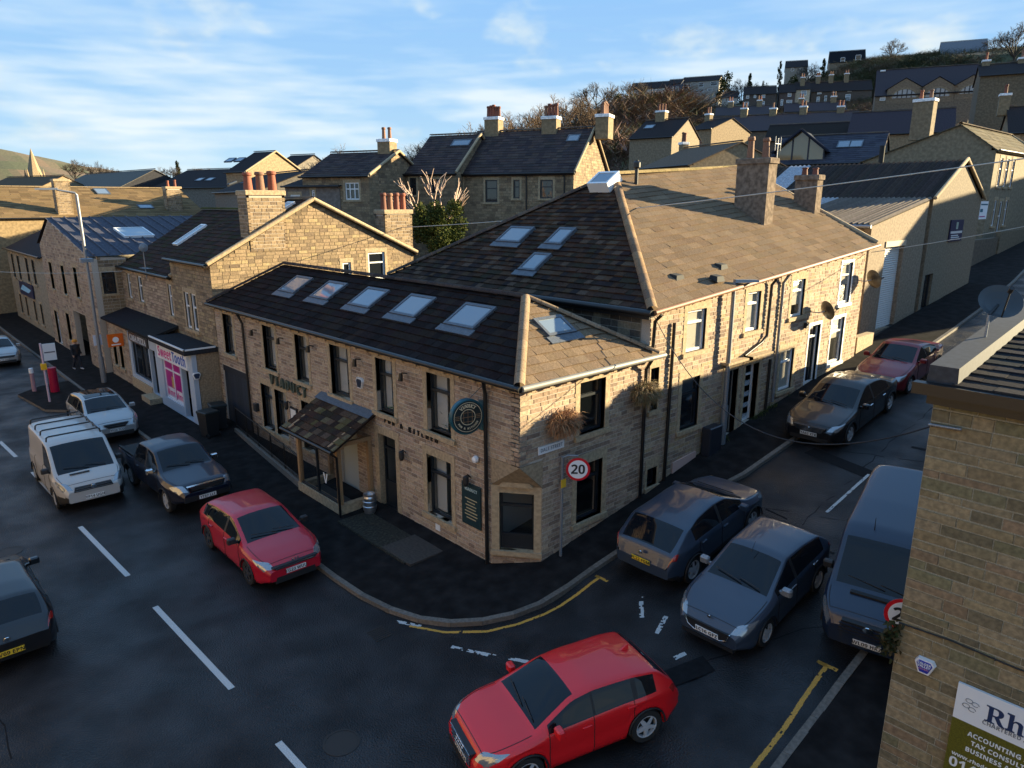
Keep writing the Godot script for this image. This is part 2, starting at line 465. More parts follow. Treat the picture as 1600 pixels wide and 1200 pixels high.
# A chimney stack standing with its base centre at c.
func chimney(p: Node, c: Vector3, sx: float, sz: float, h: float, pots: int, o := {}) -> Node3D:
	var n := group_node("chimney", p)
	if o.get("stone", false):
		for q in [[Vector3(-sx / 2, 0, sz / 2), Vector3.RIGHT, Vector3.BACK, sx], [Vector3(sx / 2, 0, sz / 2), Vector3.FORWARD, Vector3.RIGHT, sz], [Vector3(sx / 2, 0, -sz / 2), Vector3.LEFT, Vector3.FORWARD, sx], [Vector3(-sx / 2, 0, -sz / 2), Vector3.BACK, Vector3.LEFT, sz]]:
			wall(n, Transform3D(Basis(q[1], Vector3.UP, q[2]), c + q[0]), 0.0, [Vector2(0, h), Vector2(q[3], h)], [], {"t": 0.12, "course": 0.15, "pal": o.pal, "smin": 0.2, "smax": 0.42, "name": "stack"})
	else:
		var b := MB.new()
		b.box(c + Vector3(-sx / 2, 0, -sz / 2), c + Vector3(sx / 2, h, sz / 2), o.get("color", Color.WHITE))
		obj("stack", b, M[o.get("mat", "render_dark")], n)
	var cap := MB.new()
	cap.cbox(c + Vector3(-sx / 2 - 0.06, h, -sz / 2 - 0.06), c + Vector3(sx / 2 + 0.06, h + 0.2, sz / 2 + 0.06), 0.03, o.get("cap", Color.WHITE))
	obj("cap", cap, M[o.get("mat", "render_dark") if not o.get("stone", false) else "ashlar"], n)
	for i in pots:
		var t := (i + 0.5) / pots - 0.5
		var q := c + (Vector3(0, h + 0.2, t * sz * 0.95) if sz > sx else Vector3(t * sx * 0.95, h + 0.2, 0))
		pot(n, q, o.get("pot_h", 0.6) * R.randf_range(0.9, 1.1), o.get("pot_r", 0.13), vary([Color(0.2, 0.07, 0.045), Color(0.26, 0.13, 0.08), Color(0.3, 0.09, 0.05)]))
	return n

func writing(p: Node, text: String, T: Transform3D, size: float, m: Material, depth := 0.02, called := "lettering", font := "Droid Sans") -> MeshInstance3D:
	var t := TextMesh.new()
	var f := SystemFont.new()
	f.font_names = PackedStringArray([font])
	f.font_weight = 700
	t.font = f; t.text = text; t.font_size = 64; t.pixel_size = size / 64.0; t.depth = depth
	var o := MeshInstance3D.new()
	o.name = called
	o.mesh = t
	o.material_override = m
	o.transform = T
	p.add_child(o, true)
	return o

# ---------------------------------------------------------------- lie of the land
const GX := [-200.0, -2.5, 0.0, 1.0, 5.0, 6.0, 9.0, 12.7, 20.0, 30.0, 45.0, 70.0, 90.0, 400.0]
const GY := [0.0, 0.0, 0.2, 0.42, 1.0, 1.25, 1.72, 2.3, 3.1, 4.1, 5.6, 8.0, 9.5, 12.0]
func street(x: float) -> float:
	for i in GX.size() - 1:
		if x <= GX[i + 1]: return lerpf(GY[i], GY[i + 1], clampf((x - GX[i]) / (GX[i + 1] - GX[i]), 0, 1))
	return GY[-1]

func land(x: float, z: float) -> float:
	if x < 0.0: return lerpf(0.08 * clampf((x + 3) / 3, 0, 1), street(x), smoothstep(-3.0, 0.3, z))
	return street(x)

func terrain(x: float, z: float) -> float:
	var s := x * 0.885 - z * 0.466
	var e := 0.0
	var hs := [[70.0, 0.0], [120.0, 8.0], [170.0, 18.5], [200.0, 27.0], [225.0, 33.5], [255.0, 36.5], [900.0, 44.0]]
	for i in hs.size() - 1:
		if s > hs[i][0]: e = lerpf(hs[i][1], hs[i + 1][1], clampf((s - hs[i][0]) / (hs[i + 1][0] - hs[i][0]), 0, 1))
	e = maxf(0.0, e - 0.19 * maxf(0.0, 30.0 - x * 0.466 - z * 0.885) * clampf((s - 178.0) / 45.0, 0, 1))
	e += 4.5 * smoothstep(0.0, 30.0, x * 0.466 + z * 0.885) * smoothstep(188.0, 214.0, s)
	var far := Vector2(x - 60.0, z + 760.0)
	e *= smoothstep(-95.0, -25.0, x * 0.466 + z * 0.885)
	e += 46.0 * exp(-far.length_squared() / 26000.0)
	return land(x, z) + e

# ---------------------------------------------------------------- the scene
func _ready() -> void:
	R.seed = 7
	var cam := Camera3D.new()
	cam.name = "camera"
	cam.position = EYE
	cam.rotation = Vector3(deg_to_rad(-14.46), deg_to_rad(-42.9), 0)
	cam.fov = 57.0; cam.far = 3000.0; cam.near = 0.1
	add_child(cam)
	cam.current = true
	var env := Environment.new()
	env.background_mode = Environment.BG_SKY
	env.sky = make_sky()
	env.background_energy_multiplier = 0.62
	env.tonemap_mode = Environment.TONE_MAPPER_LINEAR
	env.tonemap_exposure = 4.0
	env.sdfgi_enabled = true; env.ssao_enabled = true; env.ssil_enabled = true
	var we := WorldEnvironment.new()
	we.name = "environment"; we.environment = env
	add_child(we)
	var sun := DirectionalLight3D.new()
	sun.name = "sun"
	sun.light_color = Color(1.0, 0.92, 0.74)
	sun.light_energy = 1.6; sun.light_angular_distance = 0.5; sun.shadow_enabled = true
	add_child(sun)
	sun.look_at_from_position(Vector3.ZERO, Vector3(-5.0, -1.35, -2.6))
	make_materials()
	make_ground()
	make_pub()
	make_row()
	make_near_building()
	make_left_row()
	make_right_row()
	make_background()
	make_vehicles()
	make_street_things()
	make_trees()

func make_sky() -> Sky:
	var f := FastNoiseLite.new()
	f.seed = 4; f.frequency = 1.0; f.fractal_octaves = 5; f.noise_type = FastNoiseLite.TYPE_SIMPLEX_SMOOTH
	sky_noise = f
	var lw := 384; var lh := 192
	var low := PackedByteArray()
	low.resize(lw * lh * 3)
	for y in lh:
		var el := 90.0 - (y + 0.5) * 180.0 / lh
		for x in lw: put_sky(low, (y * lw + x) * 3, (x + 0.5) * 360.0 / lw, el)
	var im := Image.create_from_data(lw, lh, false, Image.FORMAT_RGB8, low)
	var W := 4096; var H := 2048
	im.resize(W, H, Image.INTERPOLATE_BILINEAR)
	var r0 := 820; var r1 := 1026
	var band := PackedByteArray()
	band.resize(W * (r1 - r0) * 3)
	for y in range(r0, r1):
		var el := 90.0 - (y + 0.5) * 180.0 / H
		for x in W: put_sky(band, ((y - r0) * W + x) * 3, (x + 0.5) * 360.0 / W, el)
	var bi := Image.create_from_data(W, r1 - r0, false, Image.FORMAT_RGB8, band)
	im.blit_rect(bi, Rect2i(0, 0, W, r1 - r0), Vector2i(0, r0))
	var m := PanoramaSkyMaterial.new()
	m.panorama = ImageTexture.create_from_image(im)
	var s := Sky.new()
	s.sky_material = m
	return s

# Air that pales towards the horizon, streaks of high cloud and a few heaps of low cloud; az in degrees round the picture, el above the horizon.
func put_sky(a: PackedByteArray, i: int, az: float, el: float) -> void:
	var e := maxf(el, 0.0)
	var t := 1.0 - exp(-e / 9.0)
	var col := Color(0.56, 0.64, 0.665).lerp(Color(0.355, 0.5, 0.66), t)
	var rd := deg_to_rad(az)
	var p := Vector3(cos(rd), 0, sin(rd)) * 3.0
	var n1 := sky_noise.get_noise_3d(p.x * 0.9, e * 0.28 + p.z * 0.25, p.z * 0.9)
	var n2 := sky_noise.get_noise_3d(p.x * 2.2 + 7.0, e * 1.1 - p.z * 0.5, p.z * 2.2)
	var veil := clampf(0.34 + n1 * 1.1 + n2 * 0.55, 0.0, 1.0) * smoothstep(0.6, 3.5, e) * (1.0 - smoothstep(7.0, 15.0, e) * 0.75)
	col = col.lerp(Color(0.665, 0.68, 0.68), veil * 0.75)
	var n3 := sky_noise.get_noise_3d(p.x * 1.5 + 31.0, e * 0.16, p.z * 1.5)
	var n4 := sky_noise.get_noise_3d(p.x * 5.0 + 3.0, e * 0.5, p.z * 5.0)
	var heap := 0.0
	for h in [[193.0, 10.2, 8.0, 3.6, 1.0], [199.0, 6.8, 8.0, 2.2, 0.8], [168.0, 6.4, 4.5, 1.7, 0.9], [178.5, 7.6, 2.8, 1.2, 0.5], [176.0, 5.6, 6.0, 1.4, 0.55], [171.5, 11.6, 2.3, 1.2, 0.6], [183.0, 8.6, 4.0, 1.2, 0.6], [204.0, 12.5, 9.0, 1.6, 0.7]]:
		heap = maxf(heap, h[4] * (1.0 - Vector2((az - 42.9 - h[0]) / h[2], (el - h[1]) / h[3]).length()))
	heap = maxf(heap, 0.12 * smoothstep(0.1, 0.5, n3) * smoothstep(2.0, 5.0, e) * (1.0 - smoothstep(24.0, 45.0, e)))
	var cloud := clampf((heap + n3 * 0.3 + n4 * 0.3) * 1.5 - 0.12, 0.0, 1.0) if heap > 0.02 else 0.0
	cloud *= smoothstep(0.0, 0.15, heap)
	var lit := clampf(0.55 + n4 * 0.9 + (e - 6.0) * 0.05, 0.0, 1.0)
	col = col.lerp(Color(0.55, 0.555, 0.57).lerp(Color(0.75, 0.71, 0.64), lit), cloud * 0.9)
	a[i] = int(clampf(col.r, 0, 1) * 255); a[i + 1] = int(clampf(col.g, 0, 1) * 255); a[i + 2] = int(clampf(col.b, 0, 1) * 255)

# ---------------------------------------------------------------- ground
func strip(b: MB, L: Array, K: Array, dy: float, cols := 4, col := Color.WHITE) -> void: # ruled sheet between two lines of Vector2(x,z), laid on the land
	for i in L.size() - 1:
		for k in cols:
			var q := []
			for e in [[i, k], [i + 1, k], [i + 1, k + 1], [i, k + 1]]:
				var s: Vector2 = L[e[0]].lerp(K[e[0]], float(e[1]) / cols)
				q.append(Vector3(s.x, land(s.x, s.y) + dy, s.y))
			if (q[1] - q[0]).cross(q[2] - q[0]).y < 0: q.reverse()
			b.quad(q[0], q[1], q[2], q[3], col)

const KERB := [[-3.3, -160.0], [-3.3, -60.0], [-3.3, -40.0], [-3.3, -30.0], [-3.28, -20.0], [-3.25, -12.0], [-3.22, -7.0], [-3.22, -3.5], [-3.17, -2.3], [-3.0, -1.3], [-2.72, -0.5], [-2.3, 0.15], [-1.75, 0.65], [-1.1, 1.0], [-0.4, 1.18], [0.5, 1.27], [2.3, 1.33], [4.5, 1.35], [7.5, 1.85], [10.6, 1.95], [15.0, 2.0], [20.0, 2.0], [26.0, 1.9], [32.0, 1.7], [38.0, 1.3], [46.0, 0.6], [60.0, -0.6], [90.0, -3.0]]
const BACK := [[0.0, -160.0], [0.0, -60.0], [0.0, -40.0], [0.0, -30.0], [0.0, -20.0], [0.0, -12.0], [0.0, -7.0], [0.0, -3.5], [0.0, -2.3], [0.0, -1.3], [0.0, -1.1], [0.05, -0.98], [0.2, -0.8], [0.4, -0.5], [0.6, -0.2], [0.8, 0.0], [2.3, 0.0], [4.5, 0.0], [7.5, 0.0], [10.6, 0.0], [15.0, 0.0], [20.0, -0.3], [26.0, -0.6], [32.0, -0.6], [38.0, -1.6], [46.0, -3.0], [60.0, -4.6], [90.0, -8.0]]
const KERB2 := [[-14.0, 10.4], [-6.5, 10.0], [-4.6, 9.2], [-3.4, 8.2], [-2.6, 7.5], [-1.8, 7.25], [-0.6, 7.2], [2.5, 7.2], [6.0, 7.2], [12.0, 7.2], [20.0, 7.2], [32.0, 7.0], [60.0, 5.0], [90.0, 2.4]]

func v2(list: Array) -> Array:
	var o := []
	for q in list: o.append(Vector2(q[0], q[1]))
	return o

func kerb_stones(p: Node, line: Array, side: float, from: int, to: int) -> void:
	var rest := MB.new()
	for i in range(line.size() - 1):
		var a: Vector2 = line[i]; var b: Vector2 = line[i + 1]
		var n := maxi(1, int(round(a.distance_to(b) / 0.9)))
		for k in n:
			var s := a.lerp(b, float(k) / n); var e := a.lerp(b, float(k + 1) / n)
			var d := (e - s).normalized()
			s += d * 0.006; e -= d * 0.006
			var o := Vector2(-d.y, d.x) * side * 0.14
			var near := i >= from and i < to
			var m := MB.new() if near else rest
			var q := []
			for h in [-0.16, 0.012]:
				var ring := [s, e, e + o, s + o]
				var w := []
				for c in ring: w.append(Vector3(c.x, land(c.x, c.y) + h, c.y))
				if (w[1] - w[0]).cross(w[2] - w[0]).y < 0: w.reverse()
				q.append_array(w)
			var g := R.randf_range(0.75, 1.15)
			m.hexa(q, Color(g, g, g))
			if near: obj("kerb_stone", m, M.kerb, p)
	if rest.v.size() > 0: stuff(obj("far_kerb", rest, M.kerb, p))

# Worn road paint: short dabs along a line, some of them gone.
func paint(called: String, label: String, cat: String, pts: Array, w: float, m: Material, keep: float, grp := "") -> void:
	var b := MB.new()
	var wear := FastNoiseLite.new()
	wear.seed = 5; wear.frequency = 3.5; wear.fractal_octaves = 3
	for i in pts.size() - 1:
		var a: Vector2 = pts[i]; var e: Vector2 = pts[i + 1]
		var n := maxi(1, int(a.distance_to(e) / 0.04))
		var d := (e - a).normalized(); var o := Vector2(-d.y, d.x)
		for k in n:
			for j in 3:
				var mid := a.lerp(e, (k + 0.5) / n) + o * (j / 2.0 - 0.5) * w
				if keep < 0.99 and wear.get_noise_2d(mid.x, mid.y) * 0.75 + R.randf() * 0.25 > keep - 0.32: continue
				var s0 := a.lerp(e, (k + 0.0) / n); var s1 := a.lerp(e, (k + 1.0) / n)
				var j0 := (j / 3.0 - 0.5) * w; var j1 := ((j + 1) / 3.0 - 0.5) * w
				var z := 0.012
				if keep < 0.97:
					if j == 0: j0 += R.randf_range(0, z)
					if j == 2: j1 -= R.randf_range(0, z)
				var q := []
				for c in [s0 + o * j0, s1 + o * j0, s1 + o * j1, s0 + o * j1]: q.append(Vector3(c.x, land(c.x, c.y) - 0.1 + 0.005, c.y))
				if (q[1] - q[0]).cross(q[2] - q[0]).y < 0: q.reverse()
				b.quad(q[0], q[1], q[2], q[3])
	var t := obj(called, b, m)
	tag(t, label, cat, grp)

func wear_at(x: float) -> float:
	return sin(x * 2.3) + sin(x * 5.1 + 1.0) * 0.6

func make_ground() -> void:
	var g := MB.new()
	var xs := []; var zs := []
	for k in range(-60, 61):
		var t := k / 60.0
		xs.append(60.0 + signf(t) * pow(absf(t), 2.2) * 1100.0 + t * 130.0); zs.append(-60.0 + signf(t) * pow(absf(t), 2.2) * 1100.0 + t * 130.0)
	var f := FastNoiseLite.new()
	f.seed = 12; f.frequency = 0.012; f.fractal_octaves = 4
	for i in xs.size() - 1:
		for k in zs.size() - 1:
			var q := []
			for e in [[i, k], [i, k + 1], [i + 1, k + 1], [i + 1, k]]:
				var x: float = xs[e[0]]; var z: float = zs[e[1]]
				var far := clampf((Vector2(x, z).length() - 60.0) / 60.0, 0, 1)
				q.append(Vector3(x, terrain(x, z) - 0.35 - 3.0 * (1.0 - far) + far * f.get_noise_2d(x, z) * 3.0, z))
			var n := f.get_noise_2d(q[0].x * 2.5, q[0].z * 2.5)
			var col := Color(0.17, 0.115, 0.07).lerp(Color(0.09, 0.095, 0.045), clampf(0.5 + n * 1.6, 0, 1))
			g.quad(q[0], q[1], q[2], q[3], col)
	struct("ground", g, M.hill)
	var road := MB.new()
	var rx := [-60.0, -16.0, -12.0, -9.0, -6.0, -3.6, -2.5, -1.6, -0.8, 0.0, 0.5, 1.0, 3.0, 5.0, 6.0, 9.0, 12.7, 16.0, 20.0, 25.0, 30.0, 37.0, 45.0, 57.0, 70.0, 90.0]
	var rz := [-160.0, -110.0, -70.0, -45.0, -30.0, -20.0, -12.0, -6.0, -3.0, -2.2, -1.5, -0.8, -0.2, 0.3, 2.0, 4.0, 6.0, 8.5, 12.0, 30.0]
	for i in rx.size() - 1:
		for k in rz.size() - 1:
			if rx[i] >= 0.0 and rz[k + 1] <= -9.0: continue
			var q := []
			for e in [[i, k], [i, k + 1], [i + 1, k + 1], [i + 1, k]]: q.append(Vector3(rx[e[0]], land(rx[e[0]], rz[e[1]]) - 0.1, rz[e[1]]))
			road.quad(q[0], q[1], q[2], q[3])
	struct("road", road, M.asphalt)
	var pv := MB.new()
	var K := v2(KERB); var B := v2(BACK)
	var K1 := []
	for i in K.size():
		var d: Vector2 = (K[mini(i + 1, K.size() - 1)] - K[maxi(i - 1, 0)]).normalized()
		K1.append(K[i] + Vector2(d.y, -d.x) * 0.13)
	strip(pv, K1, B, 0.0, 5)
	var pn := struct("pavement", pv, M.pavement)
	kerb_stones(pn, K, -1.0, 4, 21)
	var K2 := v2(KERB2); var B2 := []
	for q in K2: B2.append(Vector2(q.x, maxf(q.y + 1.2, 8.5) if q.x > -0.5 else q.y + 4.0))
	var pv2 := MB.new()
	var K3 := []
	for i in K2.size():
		var d: Vector2 = (K2[mini(i + 1, K2.size() - 1)] - K2[maxi(i - 1, 0)]).normalized()
		K3.append(K2[i] + Vector2(-d.y, d.x) * 0.13)
	strip(pv2, K3, B2, 0.0, 4)
	var pn2 := struct("pavement", pv2, M.pavement)
	kerb_stones(pn2, K2, 1.0, 3, 10)
	var pv3 := MB.new()
	strip(pv3, [Vector2(-13.4, -160), Vector2(-12.6, -30), Vector2(-12.2, 2), Vector2(-12.0, 25)], [Vector2(-17, -160), Vector2(-17, -30), Vector2(-17, 2), Vector2(-17, 25)], 0.0, 2)
	struct("pavement", pv3, M.pavement)
	# tarmac repairs in the road
	var rp := MB.new()
	for q in [[7.0, 5.3, 3.2, 0.5, 0.1], [9.6, 4.2, 0.5, 3.4, 0.25], [5.6, 3.4, 1.2, 0.7, 0.2], [-0.6, 4.6, 2.4, 0.45, 0.4], [14.0, 5.0, 4.5, 0.5, -0.05]]:
		var c := Vector2(q[0], q[1])
		var ax: Vector2 = Vector2(cos(q[4]), sin(q[4])) * q[2] / 2; var ay: Vector2 = Vector2(-sin(q[4]), cos(q[4])) * q[3] / 2
		strip(rp, [c - ax - ay, c - ay, c + ax - ay], [c - ax + ay, c + ay, c + ax + ay], -0.096, 3)
	struct("road_patches", rp, M.patch)
	for q in [[-7.64, -22.4, -7.49, -19.84, "white centre dash beyond the white van, at the frame edge"], [-7.34, -17.6, -7.2, -13.5, "white centre dash beside the white van"], [-7.18, -11.44, -6.98, -7.34, "white centre dash just in front of the white van"], [-6.93, -5.34, -6.76, -1.17, "long white centre dash left of the red hatchback's nose"], [-6.73, 0.83, -6.6, 4.9, "white centre dash cut by the lower frame edge"], [-7.9, -28.5, -7.7, -24.4, "farthest white centre dash on the main road"]]:
		paint("road_dash", q[4], "road marking", [Vector2(q[0], q[1]), Vector2(q[2], q[3])], 0.13, M.white_line, 0.995, "centre line dashes on the main road")
	paint("road_dash", "thin worn white dash in the middle of the side street", "road marking", [Vector2(6.97, 4.49), Vector2(9.52, 4.54)], 0.09, M.white_line, 0.85)
	paint("yellow_line", "worn yellow line curving round the pub corner, with a cross bar", "road marking", [Vector2(-2.93, -0.54), Vector2(-2.5, 0.2), Vector2(-1.84, 0.88), Vector2(-1.2, 1.2), Vector2(-0.5, 1.4), Vector2(0.5, 1.5), Vector2(1.25, 1.52), Vector2(1.27, 1.52), Vector2(1.27, 1.4), Vector2(1.27, 1.78)], 0.09, M.yellow_line, 0.88)
	paint("yellow_line", "worn yellow line with a cross bar near the dark blue van", "road marking", [Vector2(-1.4, 6.98), Vector2(-0.4, 6.95), Vector2(1.84, 6.85), Vector2(1.84, 6.66), Vector2(1.84, 7.06)], 0.1, M.yellow_line, 0.86)
	for q in [[-3.05, -0.9, -2.75, -0.35, "short worn white mark where the yellow line begins"], [-2.75, 0.65, -2.25, 1.65, "broken white give way mark nearest the pub corner"], [-2.1, 1.9, -1.75, 2.6, "broken white give way mark nearer the red car"], [0.55, 3.75, 1.1, 3.6, "flaking white mark between the two grey cars"], [0.75, 3.2, 1.3, 2.75, "flaking white mark behind the grey hatchback crossover"], [0.2, 4.45, 0.45, 4.55, "small white paint fleck on the side street"]]:
		paint("give_way_mark", q[4], "road marking", [Vector2(q[0], q[1]), Vector2(q[2], q[3])], 0.11, M.white_line, 0.55)
	# seams and cracks in the tarmac
	var cr := MB.new()
	for q in [[Vector2(-10.6, -30.0), Vector2(-10.2, 4.0)], [Vector2(4.0, 4.2), Vector2(22.0, 4.4)], [Vector2(6.2, 3.0), Vector2(7.4, 6.6)], [Vector2(-3.0, 3.2), Vector2(3.2, 6.4)], [Vector2(10.5, 3.4), Vector2(11.4, 7.0)]]:
		var n := int(q[0].distance_to(q[1]) / 0.35)
		var prev: Vector2 = q[0]
		var d: Vector2 = (q[1] - q[0]).normalized(); var o := Vector2(-d.y, d.x)
		for k in n:
			var nx: Vector2 = q[0].lerp(q[1], (k + 1.0) / n) + o * R.randfn(0, 0.035)
			if R.randf() < 0.85:
				var w := R.randf_range(0.006, 0.018)
				strip(cr, [prev - o * w, nx - o * w], [prev + o * w, nx + o * w], -0.0965, 1)
			prev = nx
	struct("road_seams", cr, M.patch)
	for q in [[Vector2(-3.6, -0.75), 0.5, "iron gully grate at the kerb beside the start of the yellow line"], [Vector2(-5.9, 1.6), 0.6, "round iron manhole cover in the road by the red sports utility car"], [Vector2(6.3, 5.6), 0.6, "round iron manhole cover on the side street near the blue van"], [Vector2(-9.0, -11.0), 0.6, "round iron manhole cover on the far lane of the main road"]]:
		var mh := thing("drain_cover", q[2], "drain cover", Vector3(q[0].x, land(q[0].x, q[0].y) - 0.1, q[0].y), 0, "drain covers in the road")
		var mb := MB.new()
		if q[1] < 0.55:
			for k in 7: mb.box(Vector3(-0.2, 0.0, -0.24 + k * 0.07), Vector3(0.2, 0.012, -0.2 + k * 0.07))
		else:
			mb.lathe([Vector2(0.33, 0.0), Vector2(0.33, 0.008), Vector2(0.29, 0.009)], Vector3.ZERO, 24); mb.lathe([Vector2(0.285, 0.004), Vector2(0.0, 0.007)], Vector3.ZERO, 24)
		obj("cover", mb, mat("iron_%d" % int(q[0].x + 50), Color(0.03, 0.024, 0.02), 0.6, 0.3), mh)
	# weeds at the foot of the row
	var wd := MB.new()
	for i in 700:
		var x := R.randf_range(8.3, 13.6)
		if wear_at(x) < 0.0: continue
		var a := Vector3(x, land(x, 0.1), absf(R.randfn(0, 0.12)) + 0.03)
		var t := a + Vector3(R.randfn(0, 0.07), R.randf_range(0.04, 0.16), R.randfn(0.02, 0.06))
		wd.tri(a - Vector3(0.012, 0, 0), a + Vector3(0.012, 0, 0), t, vary([Color(0.07, 0.085, 0.02), Color(0.1, 0.1, 0.03)]))
	tag(stuff(obj("weeds", wd, M.leaf)), "green weeds along the foot of the stone row", "weeds")
	# bus island on the left
	var isl := [Vector2(-5.85, -30.0), Vector2(-5.4, -26.0), Vector2(-4.7, -25.3), Vector2(-3.35, -25.0), Vector2(-3.35, -31.5), Vector2(-4.7, -31.2)]
	var ib := MB.new()
	for i in range(1, isl.size() - 1):
		var a := [isl[0], isl[i], isl[i + 1]]
		var w := []
		for c in a: w.append(Vector3(c.x, 0.014, c.y))
		if (w[1] - w[0]).cross(w[2] - w[0]).y < 0: w.reverse()
		ib.tri(w[0], w[1], w[2])
	var im := struct("pavement", ib, M.pavement)
	kerb_stones(im, isl + [isl[0]], -1.0, 0, 3)
	# flagged threshold in front of the pub
	var fl := MB.new()
	fl.box(Vector3(-1.55, 0.03, -6.2), Vector3(-0.03, 0.09, -2.75))
	struct("threshold_slab", fl, mat("mossy", Color(0.05, 0.045, 0.026), 0.9, 0.0, {"tex": ntex(0.03, 0.3, 1.0, 71, 5), "scale": 0.6}))
	var cv := MB.new()
	cv.cbox(Vector3(-1.5, 0.03, -3.9), Vector3(-0.2, 0.11, -2.55), 0.01, Color(0.35, 0.33, 0.33))
	tag(obj("cellar_cover", cv, M.kerb), "worn stone cellar cover in the pavement below the menu board", "cellar hatch")

# ---------------------------------------------------------------- pub
const TAN := [Color(0.421, 0.307, 0.205), Color(0.386, 0.275, 0.187), Color(0.468, 0.345, 0.234), Color(0.351, 0.243, 0.170), Color(0.433, 0.302, 0.216), Color(0.281, 0.193, 0.138), Color(0.491, 0.363, 0.246)]
const SOOT := [Color(0.33, 0.23, 0.135), Color(0.29, 0.205, 0.12), Color(0.35, 0.25, 0.15), Color(0.25, 0.175, 0.105), Color(0.2, 0.14, 0.088), Color(0.31, 0.22, 0.13)]
const SHADE_DARK_TILE := [Color(0.03, 0.023, 0.022), Color(0.024, 0.019, 0.019), Color(0.036, 0.026, 0.024), Color(0.028, 0.023, 0.023)]  # pub tile with the shade of its front slope put into the colour
const LIT_BROWN_TILE := [Color(0.215, 0.152, 0.1), Color(0.2, 0.14, 0.093), Color(0.23, 0.162, 0.106), Color(0.21, 0.152, 0.104)]  # the same tile on sunlit slopes, low sun put into the colour
const OLD_TILE := [Color(0.058, 0.039, 0.031), Color(0.048, 0.034, 0.03), Color(0.075, 0.045, 0.033), Color(0.04, 0.032, 0.031), Color(0.09, 0.056, 0.038), Color(0.052, 0.042, 0.032), Color(0.11, 0.075, 0.055)]

